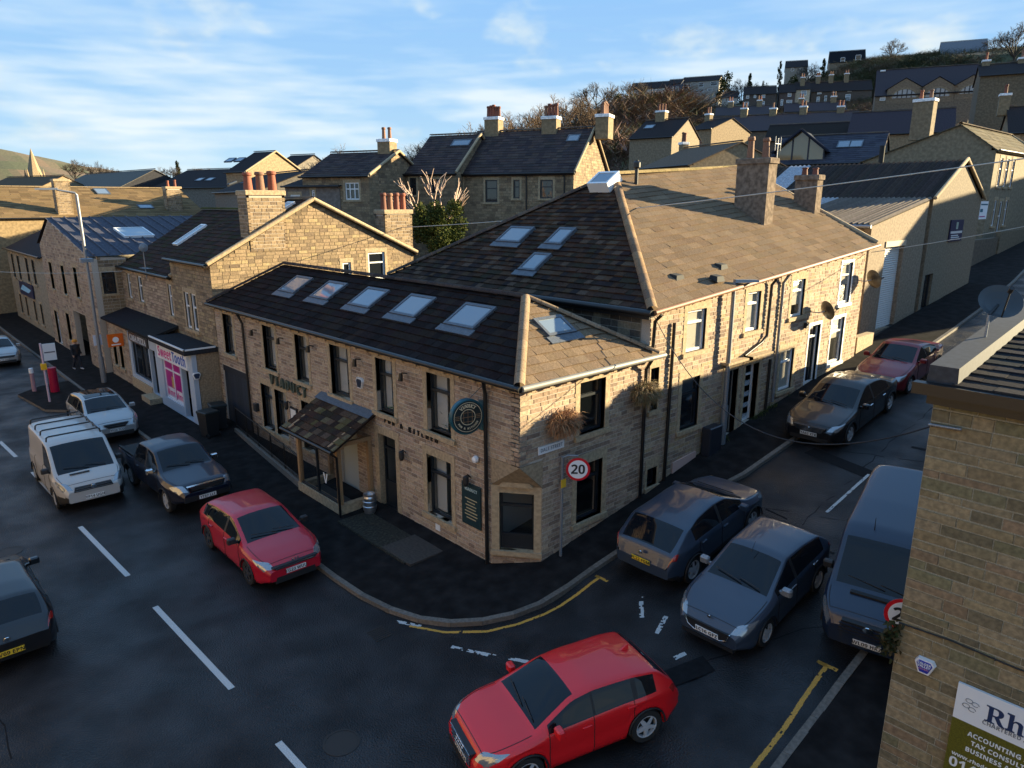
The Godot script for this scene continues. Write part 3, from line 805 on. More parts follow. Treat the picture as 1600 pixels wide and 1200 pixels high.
func make_pub() -> void:
	var p := thing("pub", "two storey corner pub of pale stone with a dark tiled roof", "pub")
	var A := Transform3D(Basis(Vector3(0, 0, 1), Vector3.UP, Vector3(-1, 0, 0)), Vector3(0, 0, -18.55))
	var B := Transform3D(Basis(Vector3(1, 0, 0), Vector3.UP, Vector3(0, 0, 1)), Vector3(0, 0, 0))
	var z := 18.55
	var up := [[-17.75, -16.75], [-13.95, -12.95], [-11.35, -10.45], [-8.9, -7.75], [-6.18, -5.28], [-3.65, -2.6]]
	var ha := []
	for q in up: ha.append([q[0] + z, q[1] + z, 3.2, 4.85])
	var pair := [[-14.55, -13.55], [-13.35, -12.4]]
	for q in pair: ha.append([q[0] + z, q[1] + z, 0.72, 2.5])
	ha.append([-11.2 + z, -10.3 + z, 0.72, 2.5])
	ha.append([-3.75 + z, -2.65 + z, 0.72, 2.5])
	var door := [-6.22 + z, -5.3 + z, 0.12, 2.5]
	var gate := [-18.3 + z, -15.75 + z, -0.2, 2.62]
	var porch_door := [-8.6 + z, -7.5 + z, 0.1, 2.3]
	# the corner is cut away below: the front stops at the chamfer up to 2.75 m
	var cut := [z - 1.02, z + 1.0, -1.0, 3.12]
	wall(p, A, -0.4, [Vector2(0, 5.12), Vector2(z, 5.12)], ha + [door, gate, porch_door, cut], {"course": 0.118, "pal": TAN, "limit": 300, "margin": [0.0, 0.0, 0.0], "from": 0.0, "smin": 0.2, "smax": 0.5})
	for i in up.size(): window(p, A, ha[i], {"pane": "glass", "reveal_panel": [0.3, 0.35, 0.3, 0.45, 0.4, 0.5][i]})
	for i in range(6, 10): window(p, A, ha[i], {"pane": "glass", "jamb": 0.17 if i > 7 else 0.09, "reveal_panel": 0.45})
	# front door
	var dn := window(p, A, door, {"name": "door", "jamb": 0.2, "transoms": [0.8], "sill": false, "depth": 0.2, "pane": "glass"})
	var dp := MB.new()
	dp.box(Vector3(door[0] + 0.06, door[2], -0.24), Vector3(door[1] - 0.06, 0.95, -0.19), Color.WHITE, A)
	obj("door_panel", dp, M.frame_dark, dn)
	var st := MB.new()
	st.box(Vector3(door[0] - 0.25, -0.1, -0.2), Vector3(door[1] + 0.25, 0.12, 0.3), Color.WHITE, A)
	obj("door_step", st, M.ashlar, dn)
	# side gate, planks
	var gn := group_node("gate", p)
	for k in 9:
		var b := MB.new()
		var u0: float = lerpf(gate[0], gate[1], k / 9.0) + 0.006; var u1: float = lerpf(gate[0], gate[1], (k + 1) / 9.0) - 0.006
		b.box(Vector3(u0, 0.05, -0.12), Vector3(u1, 2.6, -0.06), Color(0.012, 0.02, 0.034) * R.randf_range(0.8, 1.2), A)
		obj("plank", b, M.plain, gn)
	var lt := MB.new()
	lt.box(Vector3(gate[0], 2.35, -0.06), Vector3(gate[1], 2.6, -0.02), Color(0.008, 0.012, 0.02), A)
	obj("gate_head", lt, M.plain, gn)
	# side wall on the side street
	var hb := [[2.1, 3.1, 3.45, 4.85], [2.05, 3.08, 1.0, 2.62]]
	wall(p, B, -0.2, [Vector2(0, 5.12), Vector2(4.95, 5.12)], hb + [[-1.0, 0.78, -1.0, 3.12]], {"course": 0.118, "pal": TAN, "limit": 300, "from": 0.2, "smin": 0.2, "smax": 0.48})
	window(p, B, hb[0], {"pane": "glass", "frame": "frame_dark"})
	window(p, B, hb[1], {"pane": "glass", "lintel": 0.28})
	# chamfered corner with its own door
	var ca := Vector3(0, 0, -1.02); var cb := Vector3(0.78, 0, 0)
	var cu := (cb - ca).normalized(); var cn := Vector3(-cu.z, 0, cu.x)
	if cn.x > 0: cn = -cn
	var Cc := Transform3D(Basis(cu, Vector3.UP, cn), ca)
	var cw := ca.distance_to(cb)
	var hc := [0.2, cw - 0.2, 0.62, 2.2]
	wall(p, Cc, -0.2, [Vector2(0, 2.75), Vector2(cw, 2.75)], [hc], {"course": 0.118, "pal": TAN, "from": 0.1, "mat": "ashlar", "mortar": Color.WHITE, "t": 0.25})
	var cd := window(p, Cc, hc, {"name": "corner_door", "jamb": 0.19, "lintel": 0.2, "transoms": [0.24, 0.76], "depth": 0.14, "pane": "glass"})
	var kp := MB.new()
	kp.box(Vector3(hc[0] + 0.06, hc[2] + 0.06, -0.19), Vector3(hc[1] - 0.06, hc[2] + 0.37, -0.13), Color.WHITE, Cc)
	obj("door_panel", kp, M.frame_dark, cd)
	# corbel under the upper corner and the carved head over the corner door
	var co := MB.new()
	var a0 := Vector3(0, 2.75, -1.02); var b0 := Vector3(0.78, 2.75, 0); var t0 := Vector3(0, 3.2, 0)
	co.tri(ca + Vector3(0, 2.4, 0) + cn * 0.03, cb + Vector3(0, 2.4, 0) + cn * 0.03, Vector3(-0.012, 3.12, 0.012))
	co.tri(ca + Vector3(-0.012, 2.4, 0), Vector3(-0.012, 3.12, 0.012), Vector3(-0.012, 3.12, -1.02))
	co.tri(cb + Vector3(0, 2.4, 0.012), Vector3(0.78, 3.12, 0.012), Vector3(-0.012, 3.12, 0.012))
	obj("corner_corbel", co, mat("worn_ashlar", Color(0.36, 0.265, 0.165), 0.92, 0.0, {"tex": M.stone.albedo_texture, "scale": 0.8}), p)
	var hd := MB.new()
	var mid := cw / 2
	var arc := []
	for k in 13:
		var t := k / 12.0
		arc.append(Vector2(mid + (t - 0.5) * 0.86, 2.42 + 0.36 * pow(sin(PI * t), 0.55) * (0.55 + 0.45 * smoothstep(0.12, 0.3, minf(t, 1 - t)))))
	for k in 12:
		hd.quad(Cc * Vector3(arc[k].x, 2.4, 0.14), Cc * Vector3(arc[k + 1].x, 2.4, 0.14), Cc * Vector3(arc[k + 1].x, arc[k + 1].y, 0.14), Cc * Vector3(arc[k].x, arc[k].y, 0.14))
		hd.quad(Cc * Vector3(arc[k].x, arc[k].y, 0.14), Cc * Vector3(arc[k + 1].x, arc[k + 1].y, 0.14), Cc * Vector3(arc[k + 1].x, arc[k + 1].y, 0.0), Cc * Vector3(arc[k].x, arc[k].y, 0.0))
	obj("carved_door_head", hd, M.ashlar, p)
	# inside: floors, a partition, plaster
	var inn := MB.new()
	inn.box(Vector3(0.32, 2.72, -18.3), Vector3(4.9, 2.86, -0.32), Color(0.2, 0.12, 0.06))
	inn.box(Vector3(0.32, 0.0, -18.3), Vector3(4.9, 0.06, -0.32), Color(0.16, 0.1, 0.05))
	for q in [-15.9, -12.2, -9.8, -6.9, -4.2, -1.9]: inn.box(Vector3(0.34, 0.06, q), Vector3(2.2, 5.0, q + 0.1), Color(0.55, 0.54, 0.5))
	inn.box(Vector3(2.6, 0.06, -18.2), Vector3(2.7, 5.0, -1.2), Color(0.3, 0.27, 0.23))
	obj("interior", inn, M.plain, p)
	# roof: hipped over the corner
	var ap := Vector3(2.45, 6.72, -2.35); var apl := Vector3(2.45, 6.72, -16.9)
	var e0 := Vector3(-0.2, 5.17, -18.75); var e1 := Vector3(-0.2, 5.17, 0.2); var e2 := Vector3(5.1, 5.17, 0.2)
	var sA := (Vector3(2.45, 6.72, 0) - Vector3(-0.2, 5.17, 0)); var vA := sA.length(); sA = sA.normalized()
	roof(p, e0, e1, sA, vA, [0.0, 1.85], [18.95, 18.95 - 2.55], {"course": 0.29, "tile": 0.33, "pal": SHADE_DARK_TILE, "limit": 300, "lift": 0.04})
	var sB := (Vector3(0, 6.72, -2.35) - Vector3(0, 5.17, 0.2)); var vB := sB.length(); sB = sB.normalized()
	roof(p, e1, e2, sB, vB, [0.0, 2.65], [5.3, 2.65], {"course": 0.29, "tile": 0.33, "pal": LIT_BROWN_TILE, "limit": 300, "lift": 0.035})
	var bk := (Vector3(2.45, 6.72, 0) - Vector3(5.1, 5.17, 0)); var vk := bk.length(); bk = bk.normalized()
	roof(p, Vector3(5.1, 5.17, 0.2), Vector3(5.1, 5.17, -18.75), bk, vk, [0.0, 2.55], [18.95, 18.95 - 1.85], {"pal": SHADE_DARK_TILE, "course": 0.3, "tile": 0.33})
	var sL := (apl - Vector3(2.45, 5.17, -18.75)); var vL := sL.length(); sL = sL.normalized()
	roof(p, Vector3(5.1, 5.17, -18.75), e0, sL, vL, [0.0, 2.65], [5.3, 2.65], {"pal": SHADE_DARK_TILE, "course": 0.3, "tile": 0.33})
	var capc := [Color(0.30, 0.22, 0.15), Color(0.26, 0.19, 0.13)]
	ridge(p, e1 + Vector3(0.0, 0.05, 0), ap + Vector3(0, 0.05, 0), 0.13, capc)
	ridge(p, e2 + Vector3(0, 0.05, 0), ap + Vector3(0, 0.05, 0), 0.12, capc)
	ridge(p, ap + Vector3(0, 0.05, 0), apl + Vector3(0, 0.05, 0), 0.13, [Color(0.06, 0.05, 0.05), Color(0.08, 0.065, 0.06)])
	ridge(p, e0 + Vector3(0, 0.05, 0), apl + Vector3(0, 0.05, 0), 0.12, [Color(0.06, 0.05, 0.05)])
	for q in [-14.0, -11.45, -8.8, -6.28, -3.57]: roof_light(p, Vector3(1.5, 6.17, q), Vector3(0, 0, 1), sA, 1.3, 1.0)
	roof_light(p, Vector3(2.46, 6.07, -1.28), Vector3(1, 0, 0), sB, 1.05, 0.72)
	# eaves: brackets, gutters, pipes
	for k in 30:
		var b := MB.new()
		b.box(Vector3(-0.16, 4.97, -18.3 + k * 0.62), Vector3(-0.02, 5.1, -18.18 + k * 0.62))
		obj("eave_bracket", b, M.ashlar, p)
	for k in 8:
		var b := MB.new()
		b.box(Vector3(0.25 + k * 0.6, 4.97, 0.02), Vector3(0.37 + k * 0.6, 5.1, 0.16))
		obj("eave_bracket", b, M.ashlar, p)
	var gu := MB.new()
	gu.tube([Vector3(-0.27, 5.15, -18.75), Vector3(-0.27, 5.15, 0.3)], 0.075, -1, 8)
	obj("gutter", gu, M.black_iron, p)
	var gu2 := MB.new()
	gu2.tube([Vector3(-0.2, 5.15, 0.29), Vector3(5.3, 5.15, 0.29)], 0.075, -1, 8)
	obj("gutter", gu2, mat("gutter_grey", Color(0.2, 0.19, 0.17), 0.5, 0.0), p)
	for q in [[Vector3(-0.27, 5.1, -15.55), Vector3(-0.1, 4.7, -15.55), Vector3(-0.08, 0.02, -15.55)], [Vector3(-0.27, 5.1, -0.98), Vector3(-0.1, 4.75, -1.12), Vector3(-0.08, 0.0, -1.12)], [Vector3(4.7, 5.1, 0.29), Vector3(4.72, 4.8, 0.1), Vector3(4.74, 0.9, 0.08)]]:
		var b := MB.new()
		b.tube(q, 0.05, -1, 8)
		obj("downpipe", b, M.black_iron, p)
	# lettering
	var VM := mat("letter_green", Color(0.07, 0.085, 0.06), 0.5)
	var tu := Basis(Vector3(0, 0, 1), Vector3.UP, Vector3(-1, 0, 0))
	for k in 7:
		writing(p, "VIADUCT"[k], Transform3D(tu, Vector3(-0.07, 2.86, -13.35 + k * 0.43)), 0.5, VM, 0.07, "letter")
	var pk := "PUB & KITCHEN"
	for k in pk.length():
		if pk[k] != " ": writing(p, pk[k], Transform3D(tu, Vector3(-0.03, 3.0, -5.75 + k * 0.208)), 0.2, M.black_iron, 0.03, "letter")
	porch(p)
	hanging_sign()
	# fittings on the front
	var board := thing("menu_board", "dark green menu board on the pub wall beside the corner door", "menu board", Vector3(-0.02, 1.0, -1.77))
	var bb := MB.new()
	bb.box(Vector3(-0.04, 0.0, -0.38), Vector3(0.0, 1.18, 0.38))
	obj("panel", bb, mat("sign_green", Color(0.008, 0.032, 0.038), 0.45), board)
	var gold := mat("sign_gold", Color(0.45, 0.36, 0.2), 0.5)
	writing(board, "VIADUCT", Transform3D(tu, Vector3(-0.042, 1.02, 0)), 0.12, mat("sign_pale", Color(0.4, 0.5, 0.48), 0.5), 0.008)
	for k in 7:
		var lb := MB.new()
		var wd := R.randf_range(0.12, 0.26)
		lb.box(Vector3(-0.046, 0.2 + k * 0.09, -wd), Vector3(-0.039, 0.225 + k * 0.09, wd))
		obj("text_line", lb, gold, board)
	var mc := thing("menu_case", "small framed menu case left of the timber porch", "menu case", Vector3(-0.02, 1.25, -11.75))
	var m1 := MB.new(); m1.box(Vector3(-0.06, 0, -0.26), Vector3(0, 0.85, 0.26)); obj("case", m1, M.frame_dark, mc)
	var m2 := MB.new(); m2.box(Vector3(-0.068, 0.06, -0.2), Vector3(-0.061, 0.79, 0.2)); obj("menu_sheet", m2, M.plate_white, mc)
	var k := 0
	for q in [[-14.45, 4.55, "first black spotlight from the gate under the pub eaves"], [-12.2, 4.55, "second black spotlight from the gate under the pub eaves"], [-9.95, 4.6, "third black spotlight from the gate under the pub eaves"], [-7.0, 4.62, "black spotlight under the eaves above the alarm box"], [-4.55, 4.62, "black spotlight under the eaves nearest the corner"]]:
		var s := thing("spotlight", q[2], "spotlight", Vector3(-0.02, q[1], q[0]), 0, "spotlights along the pub front")
		var b := MB.new()
		b.tube([Vector3(0, 0.02, 0), Vector3(-0.16, 0.06, 0), Vector3(-0.2, 0.02, 0)], 0.02, -1, 6)
		obj("bracket", b, M.black_iron, s)
		var h := MB.new()
		h.tube([Vector3(-0.2, 0.05, 0), Vector3(-0.22, -0.16, 0)], 0.055, 0.075, 10)
		obj("shade", h, M.black_iron, s)
	for q in [[Vector3(-0.02, 2.35, -1.82), "dark wall lantern above the menu board"], [Vector3(-0.02, 2.25, -4.75), "dark wall lantern between door and ground floor window"], [Vector3(-0.02, 2.2, -12.05), "dark wall lantern right of the paired ground floor windows"]]:
		var s := thing("wall_lantern", q[1], "wall lamp", q[0], 0, "wall lanterns on the pub front")
		var b := MB.new()
		b.tube([Vector3(0, 0, 0), Vector3(-0.1, 0.1, 0), Vector3(-0.16, 0.06, 0)], 0.018, -1, 6)
		obj("bracket", b, M.black_iron, s)
		var h := MB.new()
		h.lathe([Vector2(0.0, 0.1), Vector2(0.075, 0.06), Vector2(0.08, -0.12), Vector2(0.05, -0.2), Vector2(0.0, -0.22)], Vector3(-0.16, 0, 0), 10)
		obj("lantern", h, M.trim, s)
	alarm_box("alarm_box", "white shield shaped alarm box on the upper pub front", Vector3(-0.01, 3.9, -7.06), Basis(Vector3(0, 0, 1), Vector3.UP, Vector3(-1, 0, 0)), Color(0.6, 0.6, 0.6), Color(0.015, 0.02, 0.04), 0.24)
	var wl := thing("dome_camera", "small white dome on the pub wall near the corner pipe", "camera", Vector3(-0.01, 2.93, -1.55))
	var wb := MB.new(); wb.lathe([Vector2(0.07, 0), Vector2(0.1, 0.05), Vector2(0.08, 0.12), Vector2(0.0, 0.15)], Vector3.ZERO, 12, Color.WHITE, Basis(Vector3(0, 0, 1), Vector3(-1, 0, 0), Vector3(0, -1, 0)))
	obj("housing", wb, M.frame_white, wl)
	var vb := MB.new(); vb.cbox(Vector3(-0.16, 1.28, -15.1), Vector3(-0.01, 1.6, -14.85), 0.02); tag(obj("post_box", vb, M.frame_dark), "small dark box on the pub wall left of the paired windows", "letter box")
	var av := MB.new(); av.box(Vector3(-0.03, 0.32, -3.4), Vector3(-0.005, 0.5, -3.2)); tag(obj("air_vent", av, M.frame_white), "small white air vent low on the pub wall under the window", "vent")
	# street name plate and baskets on the side
	var sp := thing("street_name_plate", "white street name plate on the pub side wall", "street sign", Vector3(1.05, 3.4, 0.02))
	var s1 := MB.new(); s1.box(Vector3(-0.45, -0.1, 0.0), Vector3(0.45, 0.1, 0.03)); obj("plate", s1, M.frame_white, sp)
	writing(sp, "DALE STREET", Transform3D(Basis(), Vector3(0, 0, 0.031)), 0.13, M.galvanised, 0.006)
	basket("hanging_basket", "withered hanging basket of brown straw, nearest the pub corner", Vector3(1.3, 4.05, 0.0), [Color(0.3, 0.14, 0.065), Color(0.24, 0.12, 0.055), Color(0.38, 0.22, 0.11)], 0.85)
	basket("hanging_basket", "withered hanging basket of grey green straw beside the downpipe", Vector3(4.55, 4.2, 0.0), [Color(0.22, 0.16, 0.08), Color(0.14, 0.12, 0.05), Color(0.3, 0.2, 0.11)], 0.9)
	# plants behind the panes
	for q in [[0.6, 3.3, -3.05, "leafy pot plant behind the upper window nearest the corner"], [0.6, 3.3, -5.65, "spiky pot plant behind the upper window beside the alarm box"], [0.6, 3.3, -8.2, "pot plant behind the upper window over the porch"], [0.55, 3.3, -13.2, "pot plant behind the upper window over the name lettering"]]:
		var t := thing("pot_plant", q[3], "plant", Vector3(q[0], 2.86, q[2]), 0, "plants in the pub windows")
		var b := MB.new(); b.lathe([Vector2(0.12, 0), Vector2(0.17, 0.35), Vector2(0.0, 0.35)], Vector3.ZERO, 10, Color(0.03, 0.03, 0.03)); obj("pot", b, M.plain, t)
		var l := MB.new()
		for i in 60:
			var a := R.randf() * TAU; var e := R.randf_range(0.2, 1.3); var r := R.randf_range(0.3, 0.75)
			var tip := Vector3(cos(a) * cos(e), sin(e), sin(a) * cos(e)) * r + Vector3(0, 0.4, 0)
			var sd := Vector3(-sin(a), 0, cos(a)) * 0.04
			l.quad(Vector3(0, 0.35, 0) - sd * 0.3, tip * 0.6 + Vector3(0, 0.14, 0) - sd, tip, tip * 0.6 + Vector3(0, 0.14, 0) + sd, vary([Color(0.08, 0.17, 0.03), Color(0.12, 0.24, 0.04)]))
		obj("leaves", l, M.leaf, t)

func alarm_box(called: String, label: String, at: Vector3, bs: Basis, col: Color, col2: Color, s: float) -> Node3D:
	var t := thing(called, label, "alarm box", at)
	var T := Transform3D(bs, Vector3.ZERO)
	for q in [[1.0, 0.0, 0.07, col, "case"], [0.76, 0.07, 0.085, col2, "cover"]]:
		var pts := []
		for e in [[-0.6, 0.7], [-0.85, 0.3], [-0.45, -0.75], [0.45, -0.75], [0.85, 0.3], [0.6, 0.7]]: pts.append(Vector2(e[0], e[1]) * s * q[0])
		var b := MB.new()
		for i in 6:
			var a: Vector2 = pts[i]; var e: Vector2 = pts[(i + 1) % 6]
			b.quad(T * Vector3(a.x, a.y, q[1]), T * Vector3(e.x, e.y, q[1]), T * Vector3(e.x * 0.93, e.y * 0.93, q[2]), T * Vector3(a.x * 0.93, a.y * 0.93, q[2]), q[3])
			b.tri(T * Vector3(0, 0, q[2]), T * Vector3(a.x * 0.93, a.y * 0.93, q[2]), T * Vector3(e.x * 0.93, e.y * 0.93, q[2]), q[3])
		obj(q[4], b, M.gloss, t)
	return t

func basket(called: String, label: String, at: Vector3, pal: Array, k: float) -> void:
	var t := thing(called, label, "hanging basket", at, 0, "withered baskets on the pub side wall")
	var b := MB.new()
	b.box(Vector3(-0.34, -0.22, 0.02), Vector3(0.34, 0.0, 0.36), Color(0.03, 0.025, 0.02))
	obj("trough", b, M.plain, t)
	var f := MB.new()
	for i in 2600:
		var q := Vector3(R.randfn(0, 1), R.randfn(0, 1), R.randfn(0, 1)).normalized() * pow(R.randf(), 0.45)
		var o := Vector3(q.x * 0.42, 0.02 + q.y * 0.2, 0.24 + q.z * 0.24)
		var d := (q + Vector3(R.randfn(0.25, 0.5), R.randfn(-0.35, 0.5), R.randfn(0.2, 0.4))).normalized()
		var L := R.randf_range(0.08, 0.22) * k
		var mid := o + d * L
		var tip := mid + (d + Vector3(0.1, -0.9, 0)).normalized() * L * R.randf_range(0.5, 1.3)
		var sd := Vector3(R.randfn(0, 1), R.randfn(0, 0.3), R.randfn(0, 1)).normalized() * 0.008
		var c := vary(pal)
		f.quad(o - sd, mid - sd, mid + sd, o + sd, c); f.tri(mid - sd, tip, mid + sd, c)
	obj("dry_growth", f, M.straw, t)

func porch(p: Node3D) -> void:
	var n := group_node("porch", p)
	var x := -1.25
	var bs := MB.new()
	bs.box(Vector3(x, -0.2, -9.3), Vector3(x + 0.22, 0.34, -6.55))
	obj("plinth", bs, M.ashlar, n)
	for q in [[-9.3, -9.1], [-6.75, -6.55]]:
		var b := MB.new()
		b.box(Vector3(x + 0.221, -0.2, q[0]), Vector3(-0.02, 0.34, q[1]))
		obj("plinth", b, M.ashlar, n)
	for q in [[x + 0.02, -9.25], [x + 0.02, -6.72], [-0.16, -6.72], [-0.16, -9.25]]:
		var b := MB.new()
		b.box(Vector3(q[0], 0.34, q[1]), Vector3(q[0] + 0.13, 2.18, q[1] + 0.13))
		obj("post", b, M.timber, n)
	for q in [[Vector3(x + 0.01, 2.18, -9.45), Vector3(x + 0.16, 2.32, -6.4)], [Vector3(x + 0.161, 2.18, -6.72), Vector3(-0.02, 2.3, -6.59)], [Vector3(x + 0.161, 2.18, -9.25), Vector3(-0.02, 2.3, -9.12)]]:
		var b := MB.new()
		b.box(q[0], q[1])
		obj("beam", b, M.timber, n)
	for s in [-6.66, -9.2]: # sloping rafters at each end
		var b := MB.new()
		b.tube([Vector3(x - 0.2, 2.24, s), Vector3(-0.04, 2.98, s)], 0.06, -1, 6)
		obj("rafter", b, M.timber, n)
	var g := MB.new()
	g.quad(Vector3(x + 0.08, 0.36, -9.1), Vector3(x + 0.08, 0.36, -6.74), Vector3(x + 0.08, 2.16, -6.74), Vector3(x + 0.08, 2.16, -9.1))
	obj("glazing", g, M.glass, n)
	var gl := MB.new()
	gl.box(Vector3(x + 0.05, 0.34, -9.1), Vector3(x + 0.12, 0.4, -6.74)); gl.box(Vector3(x + 0.05, 0.4, -8.02), Vector3(x + 0.12, 2.16, -7.95))
	obj("glazing_bars", gl, M.frame_dark, n)
	var fl := MB.new()
	fl.box(Vector3(x + 0.22, -0.05, -9.1), Vector3(-0.01, 0.1, -6.75), Color(0.05, 0.045, 0.04))
	obj("porch_floor", fl, M.plain, n)
	var dr := MB.new()
	dr.box(Vector3(0.1, 0.1, -8.6), Vector3(0.16, 2.3, -7.5), Color(0.35, 0.37, 0.35))
	obj("inner_door", dr, M.plain, n)
	var s := Vector3(1.5, 0.86, 0); var V := s.length()
	roof(n, Vector3(-1.5, 2.22, -9.6), Vector3(-1.5, 2.22, -6.3), s.normalized(), V, [0.0, 0.0], [3.3, 3.3], {"course": 0.24, "tile": 0.27, "pal": OLD_TILE + [Color(0.12, 0.1, 0.05), Color(0.16, 0.13, 0.08)], "limit": 100, "lift": 0.035, "jig": 0.3})
	var ld := MB.new()
	ld.quad(Vector3(-0.3, 2.98, -9.62), Vector3(-0.3, 2.98, -6.28), Vector3(-0.025, 3.14, -6.28), Vector3(-0.025, 3.14, -9.62))
	obj("lead_flashing", ld, M.lead, n)
	var gu := MB.new()
	gu.tube([Vector3(-1.56, 2.18, -9.6), Vector3(-1.56, 2.18, -6.3)], 0.055, -1, 8)
	gu.tube([Vector3(-1.56, 2.16, -6.4), Vector3(-1.32, 1.95, -6.46), Vector3(-1.31, 0.0, -6.46)], 0.04, -1, 8)
	obj("gutter", gu, M.black_iron, n)
	writing(n, "V", Transform3D(Basis(Vector3(0, 0, 1), Vector3.UP, Vector3(-1, 0, 0)), Vector3(x + 0.07, 0.95, -7.5)), 0.45, M.frame_white, 0.004, "letter")

func hanging_sign() -> void:
	# a round double sided sign on an arm; its faces look along the street
	var t := thing("hanging_sign", "round dark teal pub sign hanging from the wall near the corner", "pub sign", Vector3(-0.02, 4.2, -1.3))
	var teal := mat("teal", Color(0.006, 0.07, 0.095), 0.35)
	var face := mat("sign_face", Color(0.006, 0.016, 0.02), 0.35)
	var cream := mat("cream", Color(0.62, 0.52, 0.34), 0.5)
	var D := Basis(Vector3(0, 0, 0), Vector3(0, 0, 0), Vector3(0, 0, 0))
	# turned a little towards the junction
	var nz := Vector3(-0.25, 0, 1).normalized()
	var ux := Vector3.UP.cross(nz).normalized()
	var c := Vector3(-0.52, 0.03, 0)
	var ax := Basis(ux, nz, ux.cross(nz))
	var b := MB.new()
	b.lathe([Vector2(0.0, -0.09), Vector2(0.52, -0.09), Vector2(0.55, -0.06), Vector2(0.55, 0.06), Vector2(0.52, 0.09), Vector2(0.0, 0.09)], c, 40, Color.WHITE, ax)
	obj("drum", b, teal, t)
	var f := MB.new()
	f.lathe([Vector2(0.495, 0.091), Vector2(0.495, 0.094), Vector2(0.0, 0.094)], c, 40, Color.WHITE, ax)
	obj("face", f, face, t)
	var T := Transform3D(Basis(ux, Vector3.UP, nz), c)
	for q in [[0.44, 0.455], [0.225, 0.245]]:
		var r := MB.new()
		for k in 40:
			var a := TAU * k / 40; var e := TAU * (k + 1) / 40
			r.quad(T * Vector3(cos(a) * q[0], sin(a) * q[0], 0.098), T * Vector3(cos(a) * q[1], sin(a) * q[1], 0.098), T * Vector3(cos(e) * q[1], sin(e) * q[1], 0.098), T * Vector3(cos(e) * q[0], sin(e) * q[0], 0.098))
		obj("ring", r, cream, t)
	var g := MB.new()
	for k in [-0.14, 0.0, 0.14]:
		var h := sqrt(0.225 * 0.225 - k * k)
		g.box(Vector3(-h, k - 0.006, 0.095), Vector3(h, k + 0.006, 0.099), Color.WHITE, T)
		g.box(Vector3(k - 0.006, -h, 0.095), Vector3(k + 0.006, h, 0.0995), Color.WHITE, T)
	for s in [-1, 1]:
		for k in [-0.05, 0.0, 0.05]: g.box(Vector3(s * 0.27, k - 0.007, 0.095), Vector3(s * 0.42, k + 0.007, 0.099), Color.WHITE, T)
	obj("emblem", g, mat("sign_copper", Color(0.3, 0.17, 0.08), 0.4, 0.3), t)
	var top := "VIADUCT"
	for k in 7:
		var a := deg_to_rad(128.0 - k * 12.7 * 1.0)
		writing(t, top[k], Transform3D(Basis(ux, Vector3.UP, nz) * Basis(Vector3(0, 0, 1), a - PI / 2), T * Vector3(cos(a) * 0.345, sin(a) * 0.345, 0.1)), 0.145, cream, 0.01, "letter")
	var bot := "PUB & KITCHEN"
	for k in bot.length():
		var a := deg_to_rad(212.0 + k * 9.7)
		if bot[k] != " ": writing(t, bot[k], Transform3D(Basis(ux, Vector3.UP, nz) * Basis(Vector3(0, 0, 1), a + PI / 2), T * Vector3(cos(a) * 0.35, sin(a) * 0.35, 0.1)), 0.085, cream, 0.01, "letter")
	for ch in t.get_children():
		ch.transform = Transform3D(Basis().scaled(Vector3.ONE * 0.82), c * 0.18) * ch.transform
	var br := MB.new()
	br.box(Vector3(-0.06, -0.42, -0.09), Vector3(0.0, 0.34, 0.09)); br.box(Vector3(-0.24, -0.1, -0.03), Vector3(-0.06, 0.02, 0.03)); br.tube([Vector3(-0.02, 0.7, 0), Vector3(-0.5, 0.42, 0)], 0.008, -1, 5)
	obj("bracket", br, teal, t)

